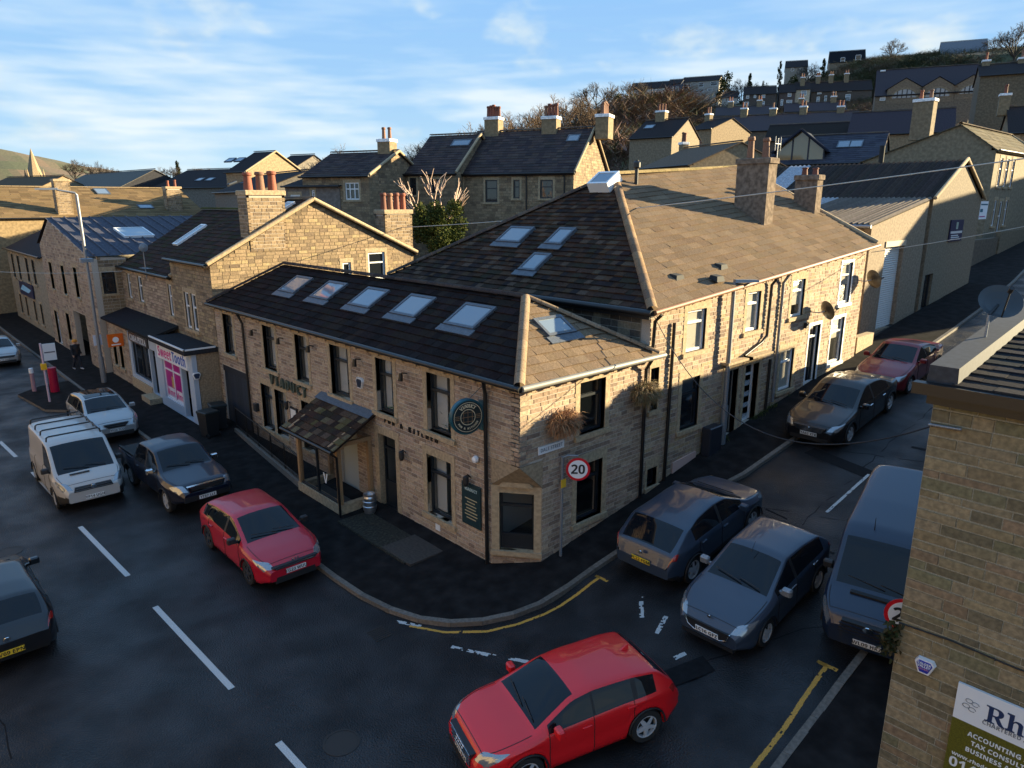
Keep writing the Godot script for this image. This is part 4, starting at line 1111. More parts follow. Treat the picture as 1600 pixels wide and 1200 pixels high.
# ---------------------------------------------------------------- the row up the side street
func make_row() -> void:
	var p := thing("stone_row", "long stone building with a brown hipped roof beside the pub, up the side street", "building")
	var X0 := 4.95; var X1 := 19.3; var D := -12.2
	var B := Transform3D(Basis(Vector3(1, 0, 0), Vector3.UP, Vector3(0, 0, 1)), Vector3(X0, 0, 0))
	var ev := func(x: float) -> float: return 6.45 + (x - 4.6) * 0.078
	var h := [[6.72, 7.72, 4.95, 6.2], [10.1, 10.95, 5.15, 6.45], [13.15, 14.1, 5.3, 6.62], [17.1, 18.1, 5.4, 6.98], [6.65, 7.6, 2.55, 4.15], [12.75, 13.75, 2.65, 4.15], [16.75, 17.9, 3.05, 4.85], [5.12, 5.6, 1.15, 1.72], [5.06, 5.45, 3.5, 4.75]]
	var doors := [[9.1, 9.9, 1.75, 4.0], [10.35, 11.25, 1.95, 4.0], [14.85, 15.75, 2.55, 4.8]]
	var H := []
	for q in h + doors: H.append([q[0] - X0, q[1] - X0, q[2], q[3]])
	wall(p, B, 0.2, [Vector2(0, ev.call(X0) - 0.06), Vector2(X1 - X0, ev.call(X1) - 0.06)], H, {"course": 0.135, "pal": TAN + [Color(0.42, 0.3, 0.17)], "limit": 300, "from": 0.9, "smin": 0.2, "smax": 0.5})
	var shade := Color(0.62, 0.58, 0.48)
	for i in 7:
		var o := {"frame": "frame_white", "pane": "glass", "blind": shade, "blind_up": [0.0, 0.0, 0.25, 0.4, 0.3, 0.0, 0.5][i], "depth": 0.09, "bar": 0.075}
		if i == 3 or i == 6: o.merge({"dress": "frame_white", "jamb": 0.1, "lintel": 0.12})
		if i == 4: o.merge({"frame": "frame_dark", "pane": "glass_dark", "blind": Color(0.1, 0.12, 0.14)}, true)
		window(p, B, H[i], o)
	window(p, B, H[7], {"jamb": 0.1, "lintel": 0.3, "pane": "glass_dark", "transoms": []})
	window(p, B, H[8], {"jamb": 0.06, "pane": "glass_dark"})
	for i in 3:
		var q: Array = H[9 + i]
		var dn := window(p, B, q, {"name": "door", "jamb": 0.16 if i < 2 else 0.1, "dress": "ashlar" if i < 2 else "frame_white", "lintel": 0.22 if i < 2 else 0.12, "sill": false, "transoms": [0.8], "frame": "frame_white" if i > 0 else "frame_dark", "depth": 0.24 if i < 2 else 0.12})
		var dp := MB.new()
		dp.box(Vector3(q[0] + 0.06, q[2] + 0.02, -0.3 if i < 2 else -0.19), Vector3(q[1] - 0.06, lerpf(q[2], q[3], 0.78), -0.25 if i < 2 else -0.14), [Color(0.015, 0.017, 0.02), Color(0.5, 0.54, 0.58), Color(0.12, 0.045, 0.025)][i], B)
		obj("door_leaf", dp, M.gloss, dn)
		if i < 2:
			var cn := MB.new()
			cn.box(Vector3(q[0] - 0.35, q[3] + 0.28, 0.0), Vector3(q[1] + 0.35, q[3] + 0.36, 0.3), Color.WHITE, B)
			obj("stone_hood", cn, M.ashlar, dn)
	# end wall over the pub roof, back and far gable
	var E := Transform3D(Basis(Vector3(0, 0, 1), Vector3.UP, Vector3(-1, 0, 0)), Vector3(X0 - 0.02, 0, D))
	wall(p, E, 0.0, [Vector2(0, 6.4), Vector2(-D - 0.31, 6.4)], [], {"course": 0.2, "pal": [Color(0.2, 0.17, 0.12), Color(0.1, 0.085, 0.07), Color(0.27, 0.22, 0.15), Color(0.07, 0.06, 0.05)], "from": 5.2, "smin": 0.25, "smax": 0.5, "limit": 120, "mortar": Color(0.4, 0.37, 0.31)})
	var F := Transform3D(Basis(Vector3(0, 0, -1), Vector3.UP, Vector3(1, 0, 0)), Vector3(X1, 0, 0))
	wall(p, F, 0.5, [Vector2(0.31, 7.45), Vector2(6.0, 10.6), Vector2(12.2, 7.45)], [], {"course": 0.16, "pal": SOOT})
	var Bk := Transform3D(Basis(Vector3(-1, 0, 0), Vector3.UP, Vector3(0, 0, -1)), Vector3(X1, 0, D))
	wall(p, Bk, 0.0, [Vector2(0.31, 6.4), Vector2(X1 - X0 - 0.31, 6.4)], [], {})
	# roof
	var ap := Vector3(10.45, 10.2, -5.95); var ar := Vector3(19.5, 10.72, -5.95)
	var e0 := Vector3(4.6, 6.45, -12.4); var e1 := Vector3(4.6, 6.45, 0.3); var e2 := Vector3(19.55, 7.62, 0.3)
	var sL := Vector3(10.45 - 4.6, 10.2 - 6.45, 0); var vL := sL.length()
	roof(p, e0, e1, sL.normalized(), vL, [0.0, 6.45], [12.7, 6.46], {"course": 0.25, "tile": 0.31, "pal": OLD_TILE, "limit": 300, "lift": 0.05, "jig": 0.35})
	var u := (e2 - e1).normalized()
	var w := ap - e1
	var s := (w - u * w.dot(u)); var V := s.length()
	roof(p, e1, e2, s.normalized(), V, [0.0, w.dot(u)], [e1.distance_to(e2), (ar - e1).dot(u)], {"course": 0.3, "tile": 0.5, "pal": LIT_BROWN_TILE, "limit": 300, "lift": 0.026, "jig": 0.15})
	var bu := Vector3(-1, 0, 0)
	var sb := Vector3(0, 10.2 - 6.45, 6.25)
	roof(p, Vector3(19.55, 6.6, -12.4), Vector3(4.6, 6.45, -12.4), sb.normalized(), sb.length() * 1.0, [0.0, 0.0], [14.95, 14.95 - 5.85], {"pal": SHADE_DARK_TILE})
	ridge(p, e1 + Vector3(0, 0.04, 0), ap + Vector3(0, 0.06, 0), 0.15, [Color(0.28, 0.19, 0.12), Color(0.2, 0.14, 0.1)])
	ridge(p, e0 + Vector3(0, 0.04, 0), ap + Vector3(0, 0.06, 0), 0.14, [Color(0.1, 0.08, 0.07), Color(0.14, 0.11, 0.09)])
	ridge(p, ap + Vector3(0, 0.06, 0), ar + Vector3(0, 0.06, 0), 0.15, [Color(0.33, 0.25, 0.13), Color(0.28, 0.22, 0.11)])
	var vg := MB.new()
	vg.tube([e2 + Vector3(0, 0.06, 0), ar + Vector3(0, 0.06, 0)], 0.1, -1, 6)
	obj("verge_coping", vg, M.ashlar, p)
	var uz := Vector3(0, 0, 1)
	for q in [[7.05, 8.08, -7.65, 1.25, 0.95], [7.07, 8.1, -5.42, 0.78, 0.95], [5.83, 7.3, -5.4, 0.8, 0.95]]: roof_light(p, Vector3(q[0], q[1], q[2]), uz, sL.normalized(), q[3], q[4])
	roof_light(p, Vector3(9.75, 9.85, -5.75), uz, sL.normalized(), 0.95, 0.8, {"frame": "frame_white", "rise": 0.34, "flash": false, "name": "roof_hatch"})
	chimney(p, Vector3(14.75, 8.2, -2.6), 0.62, 1.3, 2.45, 2, {"pot_h": 0.75})
	chimney(p, Vector3(18.95, 8.6, -2.5), 0.5, 0.95, 1.55, 2, {"pot_h": 0.3, "pot_r": 0.12})
	var fl := MB.new()
	fl.tube([Vector3(10.95, 9.9, -5.3), Vector3(10.95, 10.75, -5.3)], 0.07, -1, 8); fl.lathe([Vector2(0.07, 0.5), Vector2(0.14, 0.55), Vector2(0.14, 0.72), Vector2(0.05, 0.8)], Vector3(10.95, 9.95, -5.3), 10)
	obj("flue", fl, M.black_iron, p)
	for q in [Vector3(6.98, 7.02, -0.6), Vector3(9.32, 7.2, -0.56), Vector3(8.2, 6.95, 0.0)]:
		var b := MB.new()
		b.hexa([q + Vector3(-0.22, 0, 0.14), q + Vector3(0.22, 0, 0.14), q + Vector3(0.22, 0.1, -0.16), q + Vector3(-0.22, 0.1, -0.16), q + Vector3(-0.16, 0.16, 0.1), q + Vector3(0.16, 0.16, 0.1), q + Vector3(0.16, 0.2, -0.14), q + Vector3(-0.16, 0.2, -0.14)])
		obj("roof_vent", b, M.rubber, p)
	# eaves
	for k in 24:
		var b := MB.new()
		var x := 5.3 + k * 0.6
		b.box(Vector3(x, ev.call(x) - 0.2, 0.02), Vector3(x + 0.12, ev.call(x) - 0.07, 0.2))
		obj("eave_bracket", b, M.ashlar, p)
	var g1 := MB.new(); g1.tube([e0 + Vector3(-0.08, -0.06, 0), e1 + Vector3(-0.08, -0.06, 0.05)], 0.1, -1, 8); g1.box(Vector3(4.6, 6.2, -12.3), Vector3(4.66, 6.42, 0.2)); obj("gutter", g1, M.black_iron, p)
	var g2 := MB.new(); g2.tube([e1 + Vector3(0, -0.04, 0.08), e2 + Vector3(0, -0.04, 0.08)], 0.07, -1, 8); obj("gutter", g2, mat("rust_gutter", Color(0.26, 0.12, 0.06), 0.6, 0.0, {"tex": M.stone.albedo_texture, "scale": 1.2}), p)
	for q in [[Vector3(5.02, 6.3, 0.3), Vector3(5.02, 6.1, 0.1), Vector3(5.0, 5.3, 0.08)], [Vector3(5.98, 5.95, 0.08), Vector3(5.9, 1.2, 0.08)], [Vector3(11.6, 6.95, 0.3), Vector3(11.45, 6.6, 0.1), Vector3(11.42, 4.9, 0.1), Vector3(11.1, 4.7, 0.1), Vector3(10.05, 4.4, 0.1)], [Vector3(12.35, 7.0, 0.3), Vector3(12.3, 6.6, 0.08), Vector3(12.3, 2.4, 0.08)], [Vector3(11.9, 4.0, 0.07), Vector3(11.85, 2.2, 0.07)]]:
		var b := MB.new(); b.tube(q, 0.05, -1, 8)
		obj("downpipe", b, M.black_iron if q[0].x < 12.2 else M.galvanised, p)
	var fp := MB.new()
	fp.hexa([Vector3(6.35, 1.15, 0.06), Vector3(7.6, 1.36, 0.06), Vector3(7.6, 1.36, 0.02), Vector3(6.35, 1.15, 0.02), Vector3(6.35, 1.62, 0.06), Vector3(7.6, 1.7, 0.06), Vector3(7.6, 1.7, 0.02), Vector3(6.35, 1.62, 0.02)], Color(0.55, 0.36, 0.3))
	obj("pink_panel", fp, M.plain, p)
	dish("satellite_dish", "brown mesh satellite dish between the upper windows of the stone row", Vector3(14.75, 5.35, 0.02), 0.36, Color(0.05, 0.043, 0.035))
	dish("satellite_dish", "brown satellite dish at the far end of the stone row", Vector3(18.75, 6.2, 0.02), 0.38, Color(0.05, 0.043, 0.035))
	alarm_small("meter_box", "small grey box above the white door frame on the row", Vector3(14.4, 4.9, 0.02))

func alarm_small(called: String, label: String, at: Vector3) -> void:
	var b := MB.new()
	b.cbox(Vector3(-0.12, -0.1, 0), Vector3(0.12, 0.1, 0.12), 0.02)
	var o := obj(called, b, M.trim)
	o.position = at
	tag(o, label, "meter box")

func dish(called: String, label: String, at: Vector3, r: float, col: Color, pole := 0.0, face := Vector3(0.85, 0.3, 0.45)) -> void:
	var t := thing(called, label, "satellite dish", at, 0, "satellite dishes")
	var b := MB.new()
	var c := Vector3(0.15, 0.05, 0.45) if pole == 0.0 else Vector3(0, pole, 0)
	if pole == 0.0: b.tube([Vector3.ZERO, Vector3(0, 0, 0.28), c], 0.02, -1, 6)
	else: b.tube([Vector3.ZERO, Vector3(0, pole, 0)], 0.02, -1, 6)
	obj("mount", b, M.galvanised, t)
	var n := face.normalized()
	var x := Vector3.UP.cross(n).normalized()
	var ax := Basis(x, n, x.cross(n))
	var cc := c + n * 0.1 + (Vector3(0.42, 0.1, 0) if pole > 0 else Vector3.ZERO)
	var d := MB.new()
	d.lathe([Vector2(0.0, -0.09), Vector2(r * 0.35, -0.075), Vector2(r * 0.7, -0.035), Vector2(r, 0.02), Vector2(r * 1.01, 0.025), Vector2(r * 0.7, -0.025), Vector2(r * 0.35, -0.065), Vector2(0.0, -0.08)], cc, 24, col, ax)
	obj("reflector", d, M.gloss, t)
	var a := MB.new()
	a.tube([cc - x.cross(n) * -r * 0.9, cc + n * 0.4 + x.cross(n) * r * 0.3], 0.012, -1, 5); a.tube([cc + n * 0.38 + x.cross(n) * r * 0.25, cc + n * 0.48 + x.cross(n) * r * 0.25], 0.035, -1, 8)
	if pole > 0: a.tube([c, cc - n * 0.08], 0.018, -1, 5)
	obj("feed_arm", a, M.trim, t)

# ---------------------------------------------------------------- the building on the opposite corner
const NEAR_STONE := [Color(0.27, 0.2, 0.105), Color(0.235, 0.185, 0.1), Color(0.31, 0.235, 0.13), Color(0.21, 0.18, 0.095), Color(0.28, 0.19, 0.11), Color(0.33, 0.25, 0.145), Color(0.19, 0.15, 0.085)]
func make_near_building() -> void:
	var p := thing("office_building", "stone office building in the right foreground with a company sign", "building")
	var A := Transform3D(Basis(Vector3(0, 0, 1), Vector3.UP, Vector3(-1, 0, 0)), Vector3(0, 0, 8.5))
	wall(p, A, -0.5, [Vector2(0, 6.72), Vector2(9.5, 6.72)], [], {"course": 0.165, "pal": NEAR_STONE, "limit": 300, "from": 0.0, "smin": 0.2, "smax": 0.78, "uneven": 0.3, "gap": 0.02, "mortar": Color(0.4, 0.36, 0.26)})
	var S := Transform3D(Basis(Vector3(-1, 0, 0), Vector3.UP, Vector3(0, 0, -1)), Vector3(12.6, 0, 8.5))
	wall(p, S, -0.5, [Vector2(0, 6.72), Vector2(12.3, 6.72)], [[2.0, 3.2, 2.8, 4.4], [6.0, 7.2, 2.4, 4.0], [9.5, 10.7, 2.2, 3.8]], {"course": 0.165, "pal": NEAR_STONE, "smin": 0.25, "smax": 0.6})
	for q in [[2.0, 3.2, 2.8, 4.4], [6.0, 7.2, 2.4, 4.0], [9.5, 10.7, 2.2, 3.8]]: window(p, S, q, {"frame": "frame_white"})
	var bk := MB.new()
	bk.box(Vector3(12.3, -0.5, 8.81), Vector3(12.6, 6.72, 18.0)); bk.box(Vector3(0.31, -0.5, 17.7), Vector3(12.29, 6.72, 18.0))
	obj("rear_wall", bk, M.stone_far, p)
	var s := Vector3(6.5, 0.75, 0)
	roof(p, Vector3(-0.25, 6.86, 8.75), Vector3(-0.25, 6.86, 18.2), s.normalized(), s.length(), [0, 0], [9.45, 9.45], {"course": 0.3, "tile": 0.5, "pal": [Color(0.035, 0.037, 0.042), Color(0.05, 0.045, 0.045), Color(0.028, 0.03, 0.034)], "limit": 120, "lift": 0.03})
	var s2 := Vector3(-6.5, 0.75, 0)
	roof(p, Vector3(12.75, 6.86, 18.2), Vector3(12.75, 6.86, 8.75), s2.normalized(), s2.length(), [0, 0], [9.45, 9.45], {"pal": SHADE_DARK_TILE})
	var cp := MB.new()
	cp.hexa([Vector3(-0.2, 6.72, 8.82), Vector3(6.25, 7.4, 8.82), Vector3(6.25, 7.4, 8.42), Vector3(-0.2, 6.72, 8.42), Vector3(-0.2, 7.1, 8.8), Vector3(6.25, 7.75, 8.8), Vector3(6.25, 7.75, 8.44), Vector3(-0.2, 7.1, 8.44)], Color.WHITE)
	cp.hexa([Vector3(6.26, 7.4, 8.82), Vector3(12.7, 6.72, 8.82), Vector3(12.7, 6.72, 8.42), Vector3(6.26, 7.4, 8.42), Vector3(6.26, 7.75, 8.8), Vector3(12.7, 7.1, 8.8), Vector3(12.7, 7.1, 8.44), Vector3(6.26, 7.75, 8.44)], Color.WHITE)
	obj("lead_parapet", cp, mat("shade_dark_lead", Color(0.035, 0.038, 0.045), 0.7, 0.0, {"tex": M.stone.albedo_texture, "scale": 0.8}), p)  # lead darkened to paint in the shade on this parapet
	var gu := MB.new()
	gu.box(Vector3(-0.36, 6.7, 8.3), Vector3(-0.2, 6.86, 18.2)); gu.box(Vector3(-0.2, 6.55, 8.46), Vector3(-0.02, 6.7, 18.0))
	obj("gutter", gu, M.black_iron, p)
	dish("satellite_dish", "big dark satellite dish on a pole over the right foreground roof", Vector3(1.6, 7.2, 8.62), 0.3, Color(0.025, 0.028, 0.035), 0.42, Vector3(-0.45, 0.45, 0.25))
	alarm_box("alarm_box", "white alarm box with blue cover on the right foreground wall", Vector3(-0.015, 2.5, 8.94), Basis(Vector3(0, 0, 1), Vector3.UP, Vector3(-1, 0, 0)), Color(0.7, 0.7, 0.7), Color(0.02, 0.035, 0.3), 0.17)
	var tb := get_node("alarm_box_001")
	var tu := Basis(Vector3(0, 0, 1), Vector3.UP, Vector3(-1, 0, 0))
	writing(tb, "CALDER", Transform3D(tu, Vector3(-0.088, 0.055, 0)), 0.05, M.frame_white, 0.004)
	writing(tb, "VALLEY", Transform3D(tu, Vector3(-0.088, 0.01, 0)), 0.05, M.frame_white, 0.004)
	writing(tb, "SECURITY", Transform3D(tu, Vector3(-0.088, -0.035, 0)), 0.03, mat("pinkish", Color(0.5, 0.2, 0.3), 0.5), 0.004)
	# company sign
	var sg := thing("company_sign", "white and olive company sign on the right foreground wall", "sign", Vector3(-0.02, 0.2, 10.6))
	var w1 := MB.new(); w1.box(Vector3(-0.05, 1.7, -1.2), Vector3(-0.005, 2.28, 1.2)); obj("upper_panel", w1, M.frame_white, sg)
	var w2 := MB.new(); w2.box(Vector3(-0.05, 0.3, -1.2), Vector3(-0.005, 1.697, 1.2)); obj("lower_panel", w2, mat("olive", Color(0.13, 0.115, 0.006), 0.6, 0.0, {"tex": M.stone.albedo_texture, "scale": 3.0}), sg)
	var navy := mat("navy", Color(0.012, 0.03, 0.09), 0.5)
	for q in [["Rhodes", -0.29, 1.99, 0.36, "Droid Serif", navy], ["CHARTERED ACCOUNTANTS", -0.24, 1.83, 0.085, "Droid Sans", M.galvanised]]:
		var t := writing(sg, q[0], Transform3D(tu, Vector3(-0.052, q[2], q[1])), q[3], q[5], 0.006, "lettering", q[4])
		(t.mesh as TextMesh).horizontal_alignment = HORIZONTAL_ALIGNMENT_LEFT
		t.position.z = -0.83 if q[0] == "Rhodes" else -0.84
	for q in [["ACCOUNTING SERVICES", 1.54, -0.98], ["TAX CONSULTANCY", 1.41, -0.92], ["BUSINESS ADVISERS", 1.28, -0.98], ["www.rhodes", 1.12, -1.13]]:
		var t := writing(sg, q[0], Transform3D(tu, Vector3(-0.052, q[1], q[2])), 0.1 if q[1] > 1.2 else 0.085, M.frame_white, 0.006)
		(t.mesh as TextMesh).horizontal_alignment = HORIZONTAL_ALIGNMENT_LEFT
	var tel := writing(sg, "01484", Transform3D(tu, Vector3(-0.052, 0.97, -1.15)), 0.22, M.frame_white, 0.006)
	(tel.mesh as TextMesh).horizontal_alignment = HORIZONTAL_ALIGNMENT_LEFT
	var lg := MB.new()
	for q in [[0.0, 0.0], [0.08, -0.03], [0.03, 0.09], [0.11, 0.07]]:
		var pts := []
		for k in 15:
			var a := TAU * k / 16
			pts.append(Vector3(-0.054, 1.97 + q[1] + sin(a) * 0.032, -1.06 + q[0] + cos(a) * 0.045))
		lg.tube(pts, 0.006, -1, 4)
	obj("emblem", lg, M.galvanised, sg)
	# the terrace farther up that side, which shades the street
	var t := thing("stone_terrace", "stone terrace up the side street behind the office building, outside the frame", "building")
	var tb2 := MB.new()
	tb2.hexa([Vector3(14.2, 0, 8.5), Vector3(14.2, 0, 16), Vector3(30, 0, 16), Vector3(30, 0, 8.5), Vector3(14.2, 8.3, 8.5), Vector3(14.2, 8.3, 16), Vector3(30, 8.55, 16), Vector3(30, 8.55, 8.5)], Color(0.3, 0.22, 0.14))
	obj("wall", tb2, M.stone_far, t)
	var rf := MB.new()
	rf.quad(Vector3(14.0, 8.25, 8.3), Vector3(14.0, 9.7, 12.2), Vector3(30.2, 9.95, 12.2), Vector3(30.2, 8.5, 8.3), SHADE_DARK_TILE[0])
	rf.quad(Vector3(14.0, 8.25, 16.2), Vector3(30.2, 8.5, 16.2), Vector3(30.2, 9.95, 12.2), Vector3(14.0, 9.7, 12.2), SHADE_DARK_TILE[0])
	rf.tri(Vector3(14.05, 8.3, 8.5), Vector3(14.05, 8.3, 16), Vector3(14.05, 9.7, 12.2), Color(0.3, 0.22, 0.14)); rf.tri(Vector3(30, 8.5, 8.5), Vector3(30, 8.5, 16), Vector3(30, 9.95, 12.2), Color(0.3, 0.22, 0.14))
	obj("roof", rf, M.slate, t)

	var t2 := thing("stone_terrace", "stone houses higher up the right side of the side street, outside the frame", "building")
	var tb3 := MB.new()
	tb3.hexa([Vector3(53, 3, 8.5), Vector3(53, 3, 16), Vector3(85, 3, 16), Vector3(85, 3, 8.5), Vector3(53, 13.8, 8.5), Vector3(53, 13.8, 16), Vector3(85, 17.0, 16), Vector3(85, 17.0, 8.5)], Color(0.3, 0.22, 0.14))
	obj("wall", tb3, M.stone_far, t2)
	var rf2 := MB.new()
	rf2.quad(Vector3(52.8, 13.7, 8.3), Vector3(52.8, 15.8, 12.2), Vector3(85.2, 19.0, 12.2), Vector3(85.2, 16.9, 8.3), SHADE_DARK_TILE[0]); rf2.quad(Vector3(52.8, 13.7, 16.2), Vector3(85.2, 16.9, 16.2), Vector3(85.2, 19.0, 12.2), Vector3(52.8, 15.8, 12.2), SHADE_DARK_TILE[0]); rf2.tri(Vector3(53, 13.8, 8.5), Vector3(53, 13.8, 16), Vector3(53, 15.8, 12.2), Color(0.3, 0.22, 0.14))
	obj("roof", rf2, M.slate, t2)
	# unseen terrace across the main road, put there to bounce sun onto the pub
	var op := thing("stone_terrace", "unseen sunlit stone terrace across the main road that bounces light onto the pub, outside the frame on the left", "building")
	var O := Transform3D(Basis(Vector3(0, 0, -1), Vector3.UP, Vector3(1, 0, 0)), Vector3(-17.0, 0, 16.0))
	var oh := []
	for k in 15:
		oh.append([2.0 + k * 5.0, 3.2 + k * 5.0, 0.9, 2.6]); oh.append([2.0 + k * 5.0, 3.2 + k * 5.0, 4.2, 5.8])
	wall(op, O, -0.3, [Vector2(0, 7.4), Vector2(78, 7.4)], oh, {"mat": "stone_far", "mortar": Color(0.42, 0.31, 0.19)})
	for h in oh: window(op, O, h, {"frame": "frame_white"})
	var orf := MB.new()
	orf.quad(Vector3(-16.7, 7.3, 16.2), Vector3(-16.7, 7.3, -62.2), Vector3(-21, 9.6, -62.2), Vector3(-21, 9.6, 16.2), SHADE_DARK_TILE[0]); orf.quad(Vector3(-25.3, 7.3, -62.2), Vector3(-25.3, 7.3, 16.2), Vector3(-21, 9.6, 16.2), Vector3(-21, 9.6, -62.2), SHADE_DARK_TILE[0])
	obj("roof", orf, M.slate, op)
	var obk := MB.new()
	obk.box(Vector3(-25, -0.3, -62), Vector3(-24.7, 7.3, 16), Color(0.3, 0.22, 0.14)); obk.box(Vector3(-24.69, -0.3, 15.7), Vector3(-17.31, 7.3, 16.0), Color(0.3, 0.22, 0.14)); obk.box(Vector3(-24.69, -0.3, -62), Vector3(-17.31, 7.3, -61.7), Color(0.3, 0.22, 0.14))
	obj("rear_wall", obk, M.stone_far, op)

# ---------------------------------------------------------------- generic gabled house
# Its local frame: the front looks along +z, its right end stands at the origin, it runs back along -z and left along -x.
func house(called: String, label: String, at: Vector3, yaw: float, ln: float, wd: float, ev: float, rg: float, o := {}) -> Node3D:
	var p := thing(called, label, o.get("cat", "house"), at, yaw, o.get("group", ""))
	var bs: float = o.get("base", -3.0)
	var wo := {"mat": "stone_far", "mortar": o.get("wall", Color(0.3, 0.22, 0.14))}
	if o.has("course"): wo = {"course": o.course, "pal": o.get("pal", SOOT), "smin": 0.22, "smax": 0.5, "from": o.get("from", bs), "mortar": Color(0.2, 0.155, 0.1), "gap": 0.018}
	var go := wo.duplicate()
	if o.has("gable_wall"):
		go.erase("course"); go.mat = "stone_far"; go.mortar = o.gable_wall
	var rx: float = o.get("ridge_at", 0.5) * wd
	var F := Transform3D(Basis(), Vector3(-ln, 0, 0))
	var fh := []
	for q in o.get("windows", []): fh.append([q[0], q[1], q[2], q[3]])
	wall(p, F, bs, [Vector2(0, ev), Vector2(ln, ev)], fh, wo)
	var G := Transform3D(Basis(Vector3(0, 0, -1), Vector3.UP, Vector3(1, 0, 0)), Vector3(0, 0, 0))
	var gh := []
	for q in o.get("gable_windows", []): gh.append([q[0], q[1], q[2], q[3]])
	var ev2: float = o.get("eave2", ev)
	wall(p, G, bs, [Vector2(0.301, ev + (rg - ev) * 0.301 / rx), Vector2(rx, rg), Vector2(wd, ev2)], gh, go)
	var G2 := Transform3D(Basis(Vector3(0, 0, 1), Vector3.UP, Vector3(-1, 0, 0)), Vector3(-ln, 0, -wd))
	wall(p, G2, bs, [Vector2(0, ev2), Vector2(wd - rx, rg), Vector2(wd - 0.301, ev + (rg - ev) * 0.301 / rx)], [], wo if o.get("left_detail", false) else {"mat": "stone_far", "mortar": o.get("wall", Color(0.3, 0.22, 0.14))})
	var Bk := Transform3D(Basis(Vector3(-1, 0, 0), Vector3.UP, Vector3(0, 0, -1)), Vector3(-0.31, 0, -wd))
	wall(p, Bk, bs, [Vector2(0, ev2), Vector2(ln - 0.62, ev2)], [], {"mat": "stone_far", "mortar": o.get("wall", Color(0.3, 0.22, 0.14))})
	var wn := {"jamb": o.get("jamb", 0.14), "frame": o.get("frame", "frame_white"), "pane": o.get("pane", "glass_dark"), "lintel": 0.2, "bar": 0.085, "depth": 0.07, "transoms": o.get("transoms", [0.62]), "mullions": o.get("mullions", [])}
	if o.get("plain_windows", false): wn.merge({"jamb": 0.0, "sill": false, "bar": 0.09}, true)
	for q in o.get("windows", []):
		var w2 := wn.duplicate()
		if q.size() > 4: w2.merge(q[4], true)
		window(p, F, q, w2)
	for q in o.get("gable_windows", []):
		var w2 := wn.duplicate()
		if q.size() > 4: w2.merge(q[4], true)
		window(p, G, q, w2)
	var ro := {"pal": o.get("roof", [Color(0.05, 0.045, 0.05)])}
	if o.has("tile"): ro.merge({"course": o.tile[0], "tile": o.tile[1], "jig": 0.2, "lift": 0.03, "limit": o.get("tile_limit", 0)})
	var over := 0.15
	var s := Vector3(0, rg - ev, -rx); var k := 0.2 / rx
	roof(p, Vector3(-ln - over, ev + 0.07 - (rg - ev) * k, 0.2), Vector3(over, ev + 0.07 - (rg - ev) * k, 0.2), s.normalized(), s.length() * (1 + k), [0, 0], [ln + 2 * over, ln + 2 * over], ro)
	var s2 := Vector3(0, rg - ev2, wd - rx); var k2 := 0.2 / (wd - rx)
	roof(p, Vector3(over, ev2 + 0.07 - (rg - ev2) * k2, -wd - 0.2), Vector3(-ln - over, ev2 + 0.07 - (rg - ev2) * k2, -wd - 0.2), s2.normalized(), s2.length() * (1 + k2), [0, 0], [ln + 2 * over, ln + 2 * over], ro if o.get("back_tiles", false) else {"pal": ro.pal})
	ridge(p, Vector3(-ln - over, rg + 0.12, -rx), Vector3(over, rg + 0.12, -rx), 0.13, o.get("ridge_pal", [Color(0.12, 0.1, 0.09), Color(0.16, 0.13, 0.1)]), 0.6, true)
	var g := MB.new()
	g.tube([Vector3(-ln - over, ev, 0.24), Vector3(over, ev, 0.24)], 0.07, -1, 6)
	obj("gutter", g, M.black_iron, p)
	if o.get("verge", false):
		for e in [[Vector3(over, ev + 0.08, 0.15), Vector3(over, rg + 0.1, -rx)], [Vector3(over, rg + 0.1, -rx), Vector3(over, ev2 + 0.08, -wd - 0.15)]]:
			var v := MB.new()
			v.tube(e, 0.1, -1, 6)
			obj("verge_coping", v, M.ashlar, p)
	for c in o.get("chimneys", []): chimney(p, Vector3(c[0], c[1], c[2]), c[3], c[4], c[5], c[6], c[7] if c.size() > 7 else {"stone": true, "pal": SOOT})
	for l in o.get("lights", []): # x, share up the slope, width, height
		var pt := Vector3(l[0], lerpf(ev, rg, l[1]) + 0.1, -rx * l[1])
		roof_light(p, pt, Vector3(1, 0, 0), s.normalized(), l[2], l[3], {"flash": false, "frame": "frame_white" if l.size() > 4 else "lead"})
	for x in o.get("pipes", []):
		var b := MB.new()
		b.tube([Vector3(x, ev - 0.05, 0.2), Vector3(x, ev - 0.3, 0.07), Vector3(x, maxf(bs, 0.0), 0.07)], 0.05, -1, 6)
		obj("downpipe", b, M.black_iron, p)
	return p

const SLATE := [Color(0.078, 0.062, 0.062), Color(0.09, 0.07, 0.068), Color(0.066, 0.055, 0.058), Color(0.1, 0.076, 0.07)]
const MOSSY := [Color(0.06, 0.04, 0.034), Color(0.05, 0.036, 0.032), Color(0.075, 0.046, 0.036), Color(0.05, 0.044, 0.028)]

